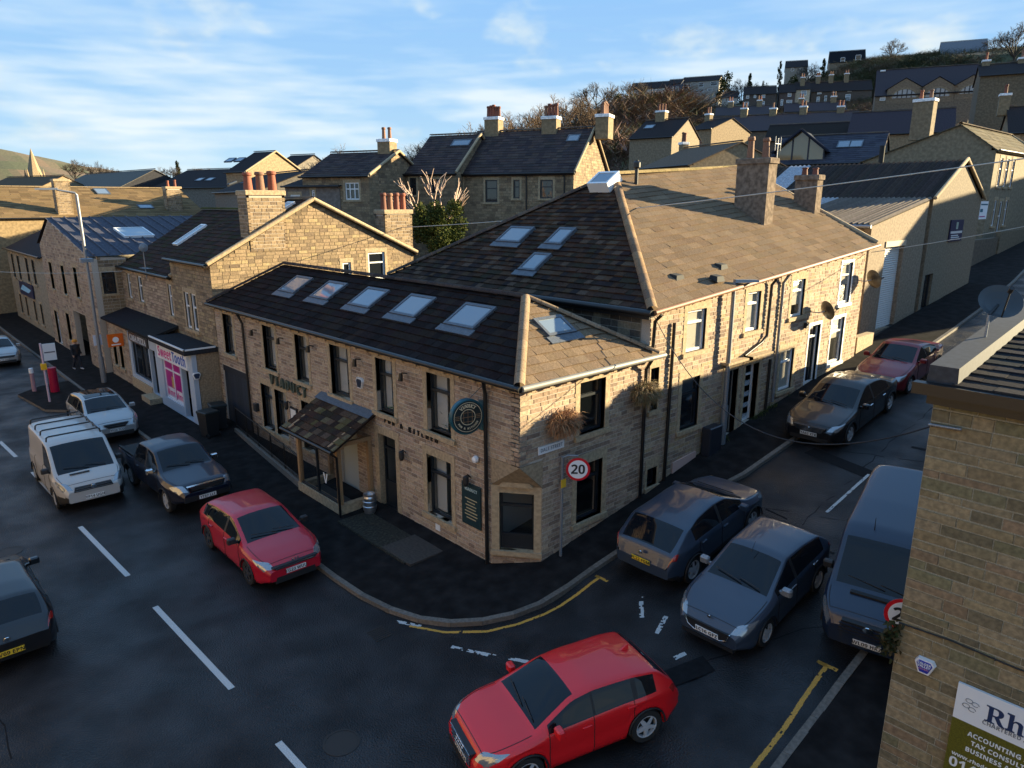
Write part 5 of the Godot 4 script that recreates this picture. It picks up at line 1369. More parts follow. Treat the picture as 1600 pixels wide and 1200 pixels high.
# ---------------------------------------------------------------- the main road beyond the pub
func make_left_row() -> void:
	var q := -PI / 2
	house("gabled_house", "tall stone house with a big sunlit gable and two chimneys behind the pub", Vector3(0, 0, -18.62), q, 4.9, 10.2, 6.72, 9.3, {"base": -0.3, "course": 0.15, "pal": SOOT + [Color(0.38, 0.28, 0.15)], "roof": MOSSY, "tile": [0.3, 0.4], "tile_limit": 150, "ridge_at": 0.47, "frame": "frame_white", "from": 0.0,
		"windows": [[1.45, 2.05, 3.7, 5.35], [2.3, 2.9, 3.7, 5.35]], "gable_windows": [[6.15, 6.6, 4.9, 6.5], [7.55, 8.5, 5.6, 6.9, {"jamb": 0.14}]], "verge": true,
		"chimneys": [[-0.42, 7.2, -2.65, 0.9, 1.7, 2.35, 3, {"stone": true, "pal": SOOT, "pot_h": 0.75, "pot_r": 0.19}], [-0.42, 6.4, -9.4, 0.85, 1.6, 2.3, 4, {"stone": true, "pal": SOOT, "pot_h": 0.8, "pot_r": 0.15}]], "lights": [[-1.2, 0.78, 0.7, 1.6, true]]})
	house("stone_house", "lower stone house with a dark mossy roof behind the shops", Vector3(0.05, 0, -23.62), q, 8.3, 9.6, 5.85, 8.75, {"base": -0.3, "course": 0.15, "pal": TAN, "roof": MOSSY, "tile": [0.3, 0.42], "from": 2.8, "windows": [[0.95, 1.55, 4.2, 5.55], [2.85, 3.55, 4.2, 5.55], [7.55, 8.05, 4.0, 5.5]], "lights": [[-4.7, 0.55, 0.75, 1.9, true]], "ridge_pal": [Color(0.07, 0.075, 0.03)], "verge": true})
	# gable fronted building with a seamed metal roof
	var w := thing("stone_workshop", "stone gable fronted building with three tall windows and a metal roof", "building")
	var F := Transform3D(Basis(Vector3(0, 0, 1), Vector3.UP, Vector3(-1, 0, 0)), Vector3(-1.37, 0, -44.8))
	var hs := [[1.9, 2.75, 3.8, 5.5], [5.3, 6.1, 3.75, 5.5], [8.5, 9.3, 3.85, 5.6], [1.2, 2.4, 0.1, 2.3], [4.6, 5.5, 0.8, 2.5], [6.8, 9.8, 0.0, 2.9]]
	wall(w, F, -0.3, [Vector2(0, 6.55), Vector2(3.7, 8.2), Vector2(12.9, 6.3)], hs, {"course": 0.17, "pal": TAN, "smin": 0.25, "smax": 0.55})
	for i in 5: window(w, F, hs[i], {"name": "window" if i != 3 else "door", "frame": "frame_dark" if i != 3 else "frame_white", "sill": i != 3})
	var sh := MB.new(); sh.box(Vector3(6.8, 0.0, -1.2), Vector3(9.8, 2.9, -1.1), Color(0.02, 0.018, 0.015), F); sh.box(Vector3(6.8, 2.7, -1.1), Vector3(9.8, 2.9, -0.31), Color(0.05, 0.04, 0.03), F); obj("passage", sh, M.plain, w)
	var S := Transform3D(Basis(Vector3(1, 0, 0), Vector3.UP, Vector3(0, 0, 1)), Vector3(-1.06, 0, -31.9))
	wall(w, S, -0.3, [Vector2(0, 6.4), Vector2(1.4, 6.3)], [[0.1, 0.75, 4.4, 5.6]], {"course": 0.17, "pal": SOOT})
	window(w, S, [0.1, 0.75, 4.4, 5.6], {"frame": "frame_dark", "jamb": 0.08})
	var mr := MB.new()
	mr.quad(Vector3(-1.5, 8.3, -41.1), Vector3(-1.5, 6.45, -31.8), Vector3(10.0, 6.45, -31.8), Vector3(10.0, 8.3, -41.1), Color(0.1, 0.1, 0.125))
	mr.quad(Vector3(-1.5, 6.6, -45.0), Vector3(-1.5, 8.3, -41.1), Vector3(10.0, 8.3, -41.1), Vector3(10.0, 6.6, -45.0), Color(0.05, 0.05, 0.06))
	obj("metal_roof", mr, M.sheet, w)
	for k in 16:
		var b := MB.new()
		var x := -1.2 + k * 0.7
		b.box(Vector3(x, -0.02, 0), Vector3(x + 0.06, 0.07, 9.4), Color(0.13, 0.13, 0.16), Transform3D(Basis(Vector3.RIGHT, atan2(1.85, 9.3)), Vector3(0, 8.32, -41.1)))
		obj("standing_seam", b, M.sheet, w)
	for x in [2.2, 6.0]: roof_light(w, Vector3(x, 7.45, -36.5), Vector3(1, 0, 0), Vector3(0, 1.85, -9.3).normalized(), 1.7, 2.2, {"flash": false, "frame": "frame_white"})
	house("stone_house", "pale stone building with four tall upper windows at the far left", Vector3(-1.2, 0, -45.9), q, 13.8, 8.0, 5.6, 7.6, {"base": -0.6, "wall": Color(0.33, 0.28, 0.2), "frame": "frame_dark", "roof": SLATE, "windows": [[1.6, 2.5, 3.4, 5.25], [4.1, 5.0, 3.4, 5.25], [7.5, 8.4, 3.5, 5.25], [9.9, 10.8, 3.5, 5.25], [2.4, 3.1, 0.6, 2.1], [4.8, 5.5, 0.6, 2.1], [8.0, 8.7, 0.6, 2.1], [10.4, 11.1, 0.6, 2.1]]})
	var sg := thing("shop_sign", "dark blue sign board between the rows of tall windows", "sign", Vector3(-1.24, 2.3, -53.2))
	var sb := MB.new(); sb.box(Vector3(-0.08, 0, -2.6), Vector3(0, 1.0, 2.6)); obj("board", sb, mat("blue_board", Color(0.01, 0.014, 0.06), 0.5), sg)
	var ss := MB.new(); ss.quad(Vector3(-0.085, 0.35, -2.2), Vector3(-0.085, 0.3, 1.0), Vector3(-0.085, 0.62, 2.1), Vector3(-0.085, 0.8, -1.0), Color(0.25, 0.5, 0.7)); obj("emblem", ss, M.plain, sg)
	shops()
	# long brown roof behind
	house("brown_roofed_mill", "long building with a sunlit brown stone slate roof on the left", Vector3(16.0, 0, -62), 0.0, 34.0, 15.0, 7.9, 10.5, {"base": 0.0, "wall": Color(0.34, 0.24, 0.13), "roof": [Color(0.22, 0.15, 0.08), Color(0.18, 0.125, 0.07), Color(0.25, 0.17, 0.09)], "tile": [0.5, 0.8], "chimneys": [[-12.0, 8.0, -1.0, 1.2, 1.0, 3.0, 0], [-2.5, 8.0, -1.6, 1.4, 1.0, 2.5, 2]], "lights": [[-7.5, 0.85, 1.2, 1.6], [-4.9, 0.3, 1.3, 1.0]], "ridge_pal": [Color(0.3, 0.22, 0.13)]})

func shop_glass(p: Node, T: Transform3D, x0: float, x1: float, y0: float, y1: float, bar: Material, mull: Array) -> void:
	window(p, T, [x0, x1, y0, y1], {"jamb": 0.0, "sill": false, "transoms": mull[0], "mullions": mull[1], "depth": 0.1, "name": "shop_window", "bar": 0.08, "frame": "frame_dark" if bar == M.frame_dark else "frame_white"})

func shops() -> void:
	var T := Transform3D(Basis(Vector3(0, 0, 1), Vector3.UP, Vector3(-1, 0, 0)), Vector3(-1.1, 0, -31.6))
	var tu := Basis(Vector3(0, 0, 1), Vector3.UP, Vector3(-1, 0, 0))
	var grey := Color(0.38, 0.43, 0.5)
	# stone shop with two windows
	var a := thing("stone_shop", "single storey stone shop with an orange sign beside the lamp post", "shop")
	var hs := [[0.7, 1.3, 0.7, 2.2], [1.9, 2.5, 0.7, 2.2]]
	wall(a, T, -0.2, [Vector2(0, 3.1), Vector2(3.7, 3.1)], hs, {"course": 0.16, "pal": TAN, "t": 0.25})
	for h in hs: window(a, T, h, {"frame": "frame_dark", "lintel": 0.3})
	var ra := MB.new(); ra.hexa([Vector3(-1.35, 3.1, -31.7), Vector3(-1.35, 3.1, -27.9), Vector3(-0.02, 3.5, -27.9), Vector3(-0.02, 3.5, -31.7), Vector3(-1.35, 3.2, -31.7), Vector3(-1.35, 3.2, -27.9), Vector3(-0.02, 3.62, -27.9), Vector3(-0.02, 3.62, -31.7)], Color(0.03, 0.027, 0.03)); obj("roof", ra, M.slate, a)
	var os := thing("takeaway_sign", "small orange projecting sign over the takeaway doorway", "sign", Vector3(-1.12, 2.05, -28.6))
	var ob := MB.new(); ob.box(Vector3(-0.75, 0, -0.04), Vector3(-0.02, 0.66, 0.04), Color(0.7, 0.13, 0.01)); obj("board", ob, M.gloss, os)
	var oi := MB.new(); oi.lathe([Vector2(0.15, 0), Vector2(0.15, 0.01), Vector2(0, 0.01)], Vector3(-0.38, 0.36, 0.041), 12, Color(0.8, 0.8, 0.8), Basis(Vector3.RIGHT, Vector3(0, 0, 1), Vector3(0, -1, 0))); oi.box(Vector3(-0.6, 0.08, 0.041), Vector3(-0.16, 0.14, 0.047), Color(0.8, 0.8, 0.8)); obj("emblem", oi, M.plain, os)
	# pizza shop
	var b := thing("pizza_shop", "takeaway shop with a pale blue surround and dark windows", "shop")
	var F2 := Transform3D(T.basis, Vector3(-1.1, 0, -27.85))
	var pz := [[0.4, 3.2, 0.75, 2.5], [3.35, 4.2, 0.3, 2.5]]
	wall(b, F2, -0.2, [Vector2(0, 3.1), Vector2(4.6, 3.1)], pz, {"mat": "plain", "mortar": grey, "t": 0.2})
	shop_glass(b, F2, 0.4, 3.2, 0.75, 2.5, M.frame_dark, [[], [0.5]])
	var dn := window(b, F2, pz[1], {"jamb": 0.0, "sill": false, "name": "door", "depth": 0.18, "transoms": [0.85]})
	var fb := MB.new(); fb.box(Vector3(0.35, 2.5, 0.0), Vector3(3.4, 2.95, 0.06), Color(0.012, 0.012, 0.015), F2); obj("fascia", fb, M.gloss, b)
	writing(b, "CASA PIZZA", Transform3D(tu, F2 * Vector3(1.87, 2.72, 0.062)), 0.42, M.frame_white, 0.01, "lettering", "Droid Serif")
	var ms := MB.new()
	for k in 14: ms.box(Vector3(0.55 + k * 0.18, 0.85, -0.2), Vector3(0.67 + k * 0.18, 0.85 + R.randf_range(0.15, 0.4), -0.19), vary([Color(0.4, 0.1, 0.05), Color(0.5, 0.4, 0.2), Color(0.3, 0.3, 0.3)]), F2)
	obj("menu_posters", ms, M.plain, b)
	var st := MB.new(); st.box(Vector3(3.2, -0.2, 0.0), Vector3(4.5, 0.3, 0.55), Color.WHITE, F2); obj("door_step", st, M.ashlar, b)
	var wi := MB.new(); wi.box(Vector3(0.0, -0.2, 0.0), Vector3(3.2, 0.55, 0.05), Color.WHITE, F2); obj("plinth", wi, M.ashlar, b)
	var rb := MB.new(); rb.hexa([Vector3(-1.35, 3.1, -27.88), Vector3(-1.35, 3.1, -23.3), Vector3(-0.02, 3.5, -23.3), Vector3(-0.02, 3.5, -27.88), Vector3(-1.35, 3.22, -27.88), Vector3(-1.35, 3.22, -23.3), Vector3(-0.02, 3.62, -23.3), Vector3(-0.02, 3.62, -27.88)], Color(0.03, 0.028, 0.03)); obj("roof", rb, M.slate, b)
	# sweet shop
	var c := thing("sweet_shop", "sweet shop with a white sign and bright pink window", "shop")
	var F3 := Transform3D(T.basis, Vector3(-1.12, 0, -23.22))
	var sw := [[0.55, 2.9, 0.5, 2.35], [3.1, 4.0, 0.1, 2.35]]
	wall(c, F3, -0.2, [Vector2(0, 3.1), Vector2(4.55, 3.1)], sw, {"mat": "plain", "mortar": grey, "t": 0.2})
	shop_glass(c, F3, 0.55, 2.9, 0.5, 2.35, M.frame_white, [[0.75], [0.5]])
	window(c, F3, sw[1], {"jamb": 0.0, "sill": false, "name": "door", "depth": 0.4, "transoms": [0.85]})
	var pk := MB.new()
	pk.box(Vector3(0.6, 0.55, -0.1), Vector3(2.85, 2.3, -0.094), Color(0.42, 0.015, 0.2), F3)
	obj("pink_vinyl", pk, M.gloss, c)
	var wv := MB.new()
	for k in 2: wv.box(Vector3(0.72 + k * 1.15, 0.56, -0.093), Vector3(1.62 + k * 1.15, 1.05, -0.09), Color(0.75, 0.7, 0.72), F3)
	wv.box(Vector3(1.35, 1.1, -0.093), Vector3(1.6, 1.6, -0.09), Color(0.6, 0.4, 0.12), F3)
	obj("window_stickers", wv, M.gloss, c)
	for k in 2: writing(c, "Mmm", Transform3D(tu, F3 * Vector3(1.17 + k * 1.15, 0.8, -0.088)), 0.4, mat("sweet_pink", Color(0.55, 0.02, 0.2), 0.5) if not M.has("sweet_pink") else M.sweet_pink, 0.004)
	var wf := MB.new(); wf.box(Vector3(0.2, 2.35, 0.0), Vector3(4.1, 3.0, 0.06), Color(0.75, 0.75, 0.76), F3); obj("fascia", wf, M.gloss, c)
	writing(c, "Sweet", Transform3D(tu, F3 * Vector3(1.25, 2.68, 0.062)), 0.62, M.sweet_pink, 0.01)
	writing(c, "Tooth", Transform3D(tu, F3 * Vector3(3.1, 2.68, 0.062)), 0.62, mat("sweet_blue", Color(0.01, 0.08, 0.4), 0.5), 0.01)
	var sd := MB.new(); sd.box(Vector3(-0.901, -0.2, -18.9), Vector3(-0.02, 3.1, -18.67), Color(0.33, 0.24, 0.15)); obj("side_wall", sd, M.stone, c)
	var rc := MB.new(); rc.box(Vector3(-1.4, 3.1, -23.25), Vector3(-0.02, 3.3, -18.6), Color(0.04, 0.04, 0.045)); obj("roof", rc, M.slate, c)
	var rl := MB.new(); rl.box(Vector3(-1.42, 3.3, -23.2), Vector3(-1.36, 3.36, -18.6)); rl.box(Vector3(-1.42, 3.3, -18.65), Vector3(-0.1, 3.36, -18.6)); obj("roof_edging", rl, M.frame_white, c)
	alarm_box("alarm_box", "white alarm box at the end of the sweet shop", Vector3(-1.0, 2.2, -18.64), Basis(), Color(0.7, 0.7, 0.7), Color(0.03, 0.04, 0.08), 0.2)

# ---------------------------------------------------------------- farther up the side street
func make_right_row() -> void:
	# garage with roller shutter and corrugated roof
	var p := thing("garage", "rendered garage with a white roller shutter and corrugated roof", "garage")
	var F := Transform3D(Basis(), Vector3(21.4, 0, -0.7))
	var sh := [1.85, 4.1, 3.5, 7.55]
	wall(p, F, 1.5, [Vector2(0, 8.25), Vector2(6.7, 9.3)], [sh], {"mat": "render_pale", "mortar": Color.WHITE})
	for k in 40:
		var b := MB.new()
		var y0: float = lerpf(sh[2] - 0.3, sh[3] - 0.25, k / 40.0); var y1: float = lerpf(sh[2] - 0.3, sh[3] - 0.25, (k + 1) / 40.0)
		b.quad(F * Vector3(sh[0], y0, -0.2), F * Vector3(sh[1], y0, -0.2), F * Vector3(sh[1], (y0 + y1) / 2, -0.175), F * Vector3(sh[0], (y0 + y1) / 2, -0.175), Color(0.6, 0.6, 0.58)); b.quad(F * Vector3(sh[0], (y0 + y1) / 2, -0.175), F * Vector3(sh[1], (y0 + y1) / 2, -0.175), F * Vector3(sh[1], y1, -0.2), F * Vector3(sh[0], y1, -0.2), Color(0.6, 0.6, 0.58))
		obj("shutter_slat", b, M.gloss, p)
	var hd := MB.new(); hd.box(Vector3(sh[0] - 0.1, sh[3] - 0.25, -0.19), Vector3(sh[1] + 0.1, sh[3], 0.05), Color(0.4, 0.33, 0.25), F); obj("shutter_head", hd, M.plain, p)
	var sd := MB.new(); sd.box(Vector3(21.4, 1.5, -14.0), Vector3(21.7, 8.2, -1.01), Color(0.3, 0.21, 0.12)); sd.box(Vector3(27.8, 1.5, -14.0), Vector3(28.1, 9.2, -1.01), Color(0.3, 0.21, 0.12)); obj("side_wall", sd, M.stone_far, p)
	var cr := MB.new()
	var n := 56
	for k in n: # corrugations run down the slope; the roof falls to the left
		var z0 := -0.6 - 13.2 * k / n; var z1 := -0.6 - 13.2 * (k + 0.5) / n; var z2 := -0.6 - 13.2 * (k + 1) / n
		var c := vary([Color(0.2, 0.165, 0.14), Color(0.17, 0.14, 0.12)])
		if k > 18 and k < 24 or k > 36 and k < 42: c = Color(0.42, 0.42, 0.44)
		cr.quad(Vector3(21.1, 8.3, z0), Vector3(28.2, 9.42, z0), Vector3(28.2, 9.52, z1), Vector3(21.1, 8.4, z1), c); cr.quad(Vector3(21.1, 8.4, z1), Vector3(28.2, 9.52, z1), Vector3(28.2, 9.42, z2), Vector3(21.1, 8.3, z2), c)
	obj("corrugated_roof", cr, M.sheet, p)
	var gu := MB.new(); gu.tube([Vector3(21.05, 8.25, -0.6), Vector3(21.05, 8.25, -13.8)], 0.09, -1, 6); gu.tube([Vector3(21.2, 8.2, -1.6), Vector3(21.33, 7.8, -1.6), Vector3(21.33, 3.2, -1.6)], 0.07, -1, 6); obj("gutter", gu, M.galvanised, p)
	# yard gap between the row and the garage
	var yw := thing("yard_wall", "low stone yard wall with steps between the row and the garage", "wall")
	var y := MB.new(); y.box(Vector3(19.62, 2.0, -0.35), Vector3(21.35, 3.75, -0.05)); obj("wall", y, M.ashlar, yw)
	# warehouse
	var h := thing("warehouse", "stone gable fronted warehouse with a dark roof and a dark poster", "warehouse")
	var G := Transform3D(Basis(), Vector3(28.4, 0, -0.62))
	wall(h, G, 2.0, [Vector2(0, 9.4), Vector2(3.95, 11.25), Vector2(7.9, 9.4)], [[0.35, 1.55, 3.9, 5.7]], {"mat": "render_pale", "mortar": Color(0.8, 0.82, 0.8)})
	window(h, G, [0.35, 1.55, 3.9, 5.7], {"name": "door", "sill": false, "jamb": 0.0, "transoms": []})
	for q in [[28.4, 28.7], [36.0, 36.3]]:
		var b := MB.new(); b.box(Vector3(q[0], 2, -24.0), Vector3(q[1], 9.3, -0.93), Color(0.16, 0.13, 0.1)); obj("side_wall", b, M.stone_far, h)
	var wr := MB.new()
	for k in 90:
		var z0 := -0.5 - 24.0 * k / 90; var z1 := -0.5 - 24.0 * (k + 0.5) / 90; var z2 := -0.5 - 24.0 * (k + 1) / 90
		var c := vary([Color(0.06, 0.046, 0.04), Color(0.05, 0.04, 0.036)])
		if k > 30 and k < 36: c = Color(0.45, 0.46, 0.5)
		for s in [[28.15, 32.35], [36.55, 32.35]]:
			wr.quad(Vector3(s[0], 9.38, z0), Vector3(s[1], 11.35, z0), Vector3(s[1], 11.42, z1), Vector3(s[0], 9.45, z1), c); wr.quad(Vector3(s[0], 9.45, z1), Vector3(s[1], 11.42, z1), Vector3(s[1], 11.35, z2), Vector3(s[0], 9.38, z2), c)
	obj("corrugated_roof", wr, M.sheet, h)
	var vg := MB.new(); vg.tube([Vector3(28.2, 9.45, -0.5), Vector3(32.35, 11.42, -0.5), Vector3(36.5, 9.45, -0.5)], 0.1, -1, 6); obj("verge_coping", vg, M.ashlar, h)
	var ps := thing("advert_board", "dark poster with white lines of text on the warehouse gable", "poster", Vector3(32.45, 7.25, -0.6))
	var pb := MB.new(); pb.box(Vector3(-1.05, 0, 0), Vector3(1.05, 1.1, 0.05), Color(0.02, 0.015, 0.045)); obj("board", pb, M.plain, ps)
	var pl := MB.new()
	pl.box(Vector3(-0.16, 0.62, 0.05), Vector3(0.16, 0.98, 0.055), Color(0.3, 0.35, 0.28)); pl.box(Vector3(-0.95, 0.4, 0.05), Vector3(0.95, 0.52, 0.055), Color(0.55, 0.52, 0.5))
	for k in 3: pl.box(Vector3(-0.8, 0.07 + k * 0.1, 0.05), Vector3(0.75 - k * 0.2, 0.12 + k * 0.1, 0.055), Color(0.6, 0.6, 0.6))
	obj("print", pl, M.plain, ps)
	var bn := thing("white_banner", "small white notice on the side wall beyond the warehouse", "sign", Vector3(36.6, 8.3, -0.75))
	var b1 := MB.new(); b1.box(Vector3(0, 0, 0), Vector3(1.5, 1.0, 0.05), Color(0.7, 0.71, 0.74)); b1.box(Vector3(0.1, 0.78, 0.05), Vector3(1.4, 0.86, 0.055), Color(0.02, 0.1, 0.15)); b1.box(Vector3(0.1, 0.4, 0.05), Vector3(0.6, 0.58, 0.055), Color(0.02, 0.12, 0.16)); b1.box(Vector3(0.1, 0.12, 0.05), Vector3(1.2, 0.18, 0.055), Color(0.3, 0.05, 0.2)); obj("board", b1, M.plain, bn)
	# big gabled house at the bend, front to the street
	house("gable_end_house", "large stone house with a broad shaded gable and tall chimney at the street bend", Vector3(60.0, 0, -3.0), 0.0, 12.8, 8.7, 12.65, 14.4, {"base": 4.0, "wall": Color(0.27, 0.215, 0.14), "roof": [Color(0.2, 0.17, 0.12), Color(0.17, 0.15, 0.11)], "tile": [0.5, 0.7], "ridge_at": 0.27, "eave2": 12.2, "frame": "frame_white", "windows": [[1.3, 2.0, 10.3, 12.2], [2.9, 3.6, 10.3, 12.2], [4.5, 5.2, 10.3, 12.2], [1.5, 2.2, 7.6, 9.4], [4.4, 5.1, 7.6, 9.4], [2.9, 3.7, 6.6, 9.3]], "chimneys": [[-12.3, 13.6, -5.0, 0.8, 1.35, 2.6, 2, {"mat": "stone_far", "color": Color(0.25, 0.19, 0.12)}]], "verge": true})
	var fp := thing("flue_pipe", "tall black flue pipe against the big shaded gable", "flue", Vector3(36.9, 8.0, -6.5))
	var fq := MB.new(); fq.tube([Vector3.ZERO, Vector3(0, 4.6, 0)], 0.16, -1, 8); obj("pipe", fq, M.rubber, fp)
	var gw := thing("garden_wall", "dark stone garden wall before the house at the street bend", "wall")
	var g1 := MB.new(); g1.box(Vector3(41.5, 4.6, -2.4), Vector3(47.0, 6.9, -2.0), Color(0.13, 0.1, 0.07)); g1.box(Vector3(47.01, 5.0, -2.2), Vector3(56, 7.3, -1.9), Color(0.18, 0.14, 0.09)); obj("wall", g1, M.stone_far, gw)

# A wide round headed window under its own little gable, on the front of a building.
func arched_window(p: Node, x: float, y: float, r: float, h: float) -> void:
	var n := group_node("arched_window", p)
	var g := MB.new(); var f := MB.new()
	for k in 16:
		var a := PI * k / 16; var b := PI * (k + 1) / 16
		g.tri(Vector3(x, y, 0.05), Vector3(x + cos(a) * r * 0.86, y + sin(a) * h * 0.86, 0.05), Vector3(x + cos(b) * r * 0.86, y + sin(b) * h * 0.86, 0.05))
		f.hexa([Vector3(x + cos(a) * r * 0.86, y + sin(a) * h * 0.86, 0.12), Vector3(x + cos(a) * r, y + sin(a) * h, 0.12), Vector3(x + cos(a) * r, y + sin(a) * h, 0.0), Vector3(x + cos(a) * r * 0.86, y + sin(a) * h * 0.86, 0.0), Vector3(x + cos(b) * r * 0.86, y + sin(b) * h * 0.86, 0.12), Vector3(x + cos(b) * r, y + sin(b) * h, 0.12), Vector3(x + cos(b) * r, y + sin(b) * h, 0.0), Vector3(x + cos(b) * r * 0.86, y + sin(b) * h * 0.86, 0.0)], Color(0.3, 0.22, 0.14))
	obj("pane", g, M.glass_sky, n)
	obj("arch", f, M.stone_far, n)
	var m := MB.new()
	for k in [-0.5, -0.17, 0.17, 0.5]: m.box(Vector3(x + k * r - 0.07, y, 0.05), Vector3(x + k * r + 0.07, y + h * 0.84 * sqrt(1 - k * k), 0.1), Color(0.05, 0.05, 0.05))
	obj("mullions", m, M.plain, n)
	var d := MB.new()
	d.hexa([Vector3(x - r * 1.25, y - 0.8, 0.03), Vector3(x + r * 1.25, y - 0.8, 0.03), Vector3(x + r * 1.25, y - 0.8, -3.5), Vector3(x - r * 1.25, y - 0.8, -3.5), Vector3(x - r * 1.25, y + h * 0.9, 0.03), Vector3(x + r * 1.25, y + h * 0.9, 0.03), Vector3(x + r * 1.25, y + h * 0.9, -3.5), Vector3(x - r * 1.25, y + h * 0.9, -3.5)], Color(0.24, 0.175, 0.115))
	d.tri(Vector3(x - r * 1.25, y + h * 0.9, 0.03), Vector3(x + r * 1.25, y + h * 0.9, 0.03), Vector3(x, y + h * 1.9, 0.03), Color(0.24, 0.175, 0.115))
	obj("gable", d, M.stone_far, n)
	var q := MB.new()
	for s in [-1.0, 1.0]: q.quad(Vector3(x + s * r * 1.4, y + h * 0.85, 0.15), Vector3(x, y + h * 1.98, 0.15), Vector3(x, y + h * 1.98, -4.0), Vector3(x + s * r * 1.4, y + h * 0.85, -4.0), Color(0.07, 0.06, 0.07))
	obj("gable_roof", q, M.slate, n)

# A glazed gable dormer standing on a front slope.
func dormer(p: Node, x: float, y: float, z: float, w: float, h: float) -> void:
	var n := group_node("dormer", p)
	var g := MB.new()
	g.quad(Vector3(x - w / 2, y, z), Vector3(x + w / 2, y, z), Vector3(x + w / 2, y + h * 0.4, z), Vector3(x - w / 2, y + h * 0.4, z)); g.tri(Vector3(x - w / 2, y + h * 0.4, z), Vector3(x + w / 2, y + h * 0.4, z), Vector3(x, y + h, z))
	obj("pane", g, mat("amber_glass", Color(0.16, 0.13, 0.07), 0.06, 0.0, {"spec": 0.8}), n)
	var f := MB.new()
	for k in [-0.5, -0.17, 0.17, 0.5]: f.box(Vector3(x + k * w - 0.06, y, z - 0.05), Vector3(x + k * w + 0.06, y + h * (0.4 + 0.6 * (1.0 - absf(k) * 2.0)), z + 0.06), Color(0.03, 0.035, 0.045))
	f.box(Vector3(x - w / 2, y - 0.15, z - 0.05), Vector3(x + w / 2, y, z + 0.07), Color(0.03, 0.035, 0.045))
	obj("frame", f, M.plain, n)
	var r := MB.new()
	for s in [-1.0, 1.0]:
		r.quad(Vector3(x + s * (w / 2 + 0.4), y + h * 0.3, z + 0.35), Vector3(x, y + h + 0.1, z + 0.35), Vector3(x, y + h + 0.1, z - 4.5), Vector3(x + s * (w / 2 + 0.4), y + h * 0.3, z - 4.5), Color(0.06, 0.07, 0.09))
		r.quad(Vector3(x + s * w / 2, y, z), Vector3(x + s * w / 2, y + h * 0.4, z), Vector3(x + s * w / 2, y + h * 0.4, z - 4), Vector3(x + s * w / 2, y, z - 4), Color(0.05, 0.06, 0.08))
		r.tube([Vector3(x + s * (w / 2 + 0.4), y + h * 0.3, z + 0.35), Vector3(x, y + h + 0.1, z + 0.35)], 0.13, -1, 6, Color(0.03, 0.035, 0.05))
	obj("dormer_roof", r, M.slate, n)

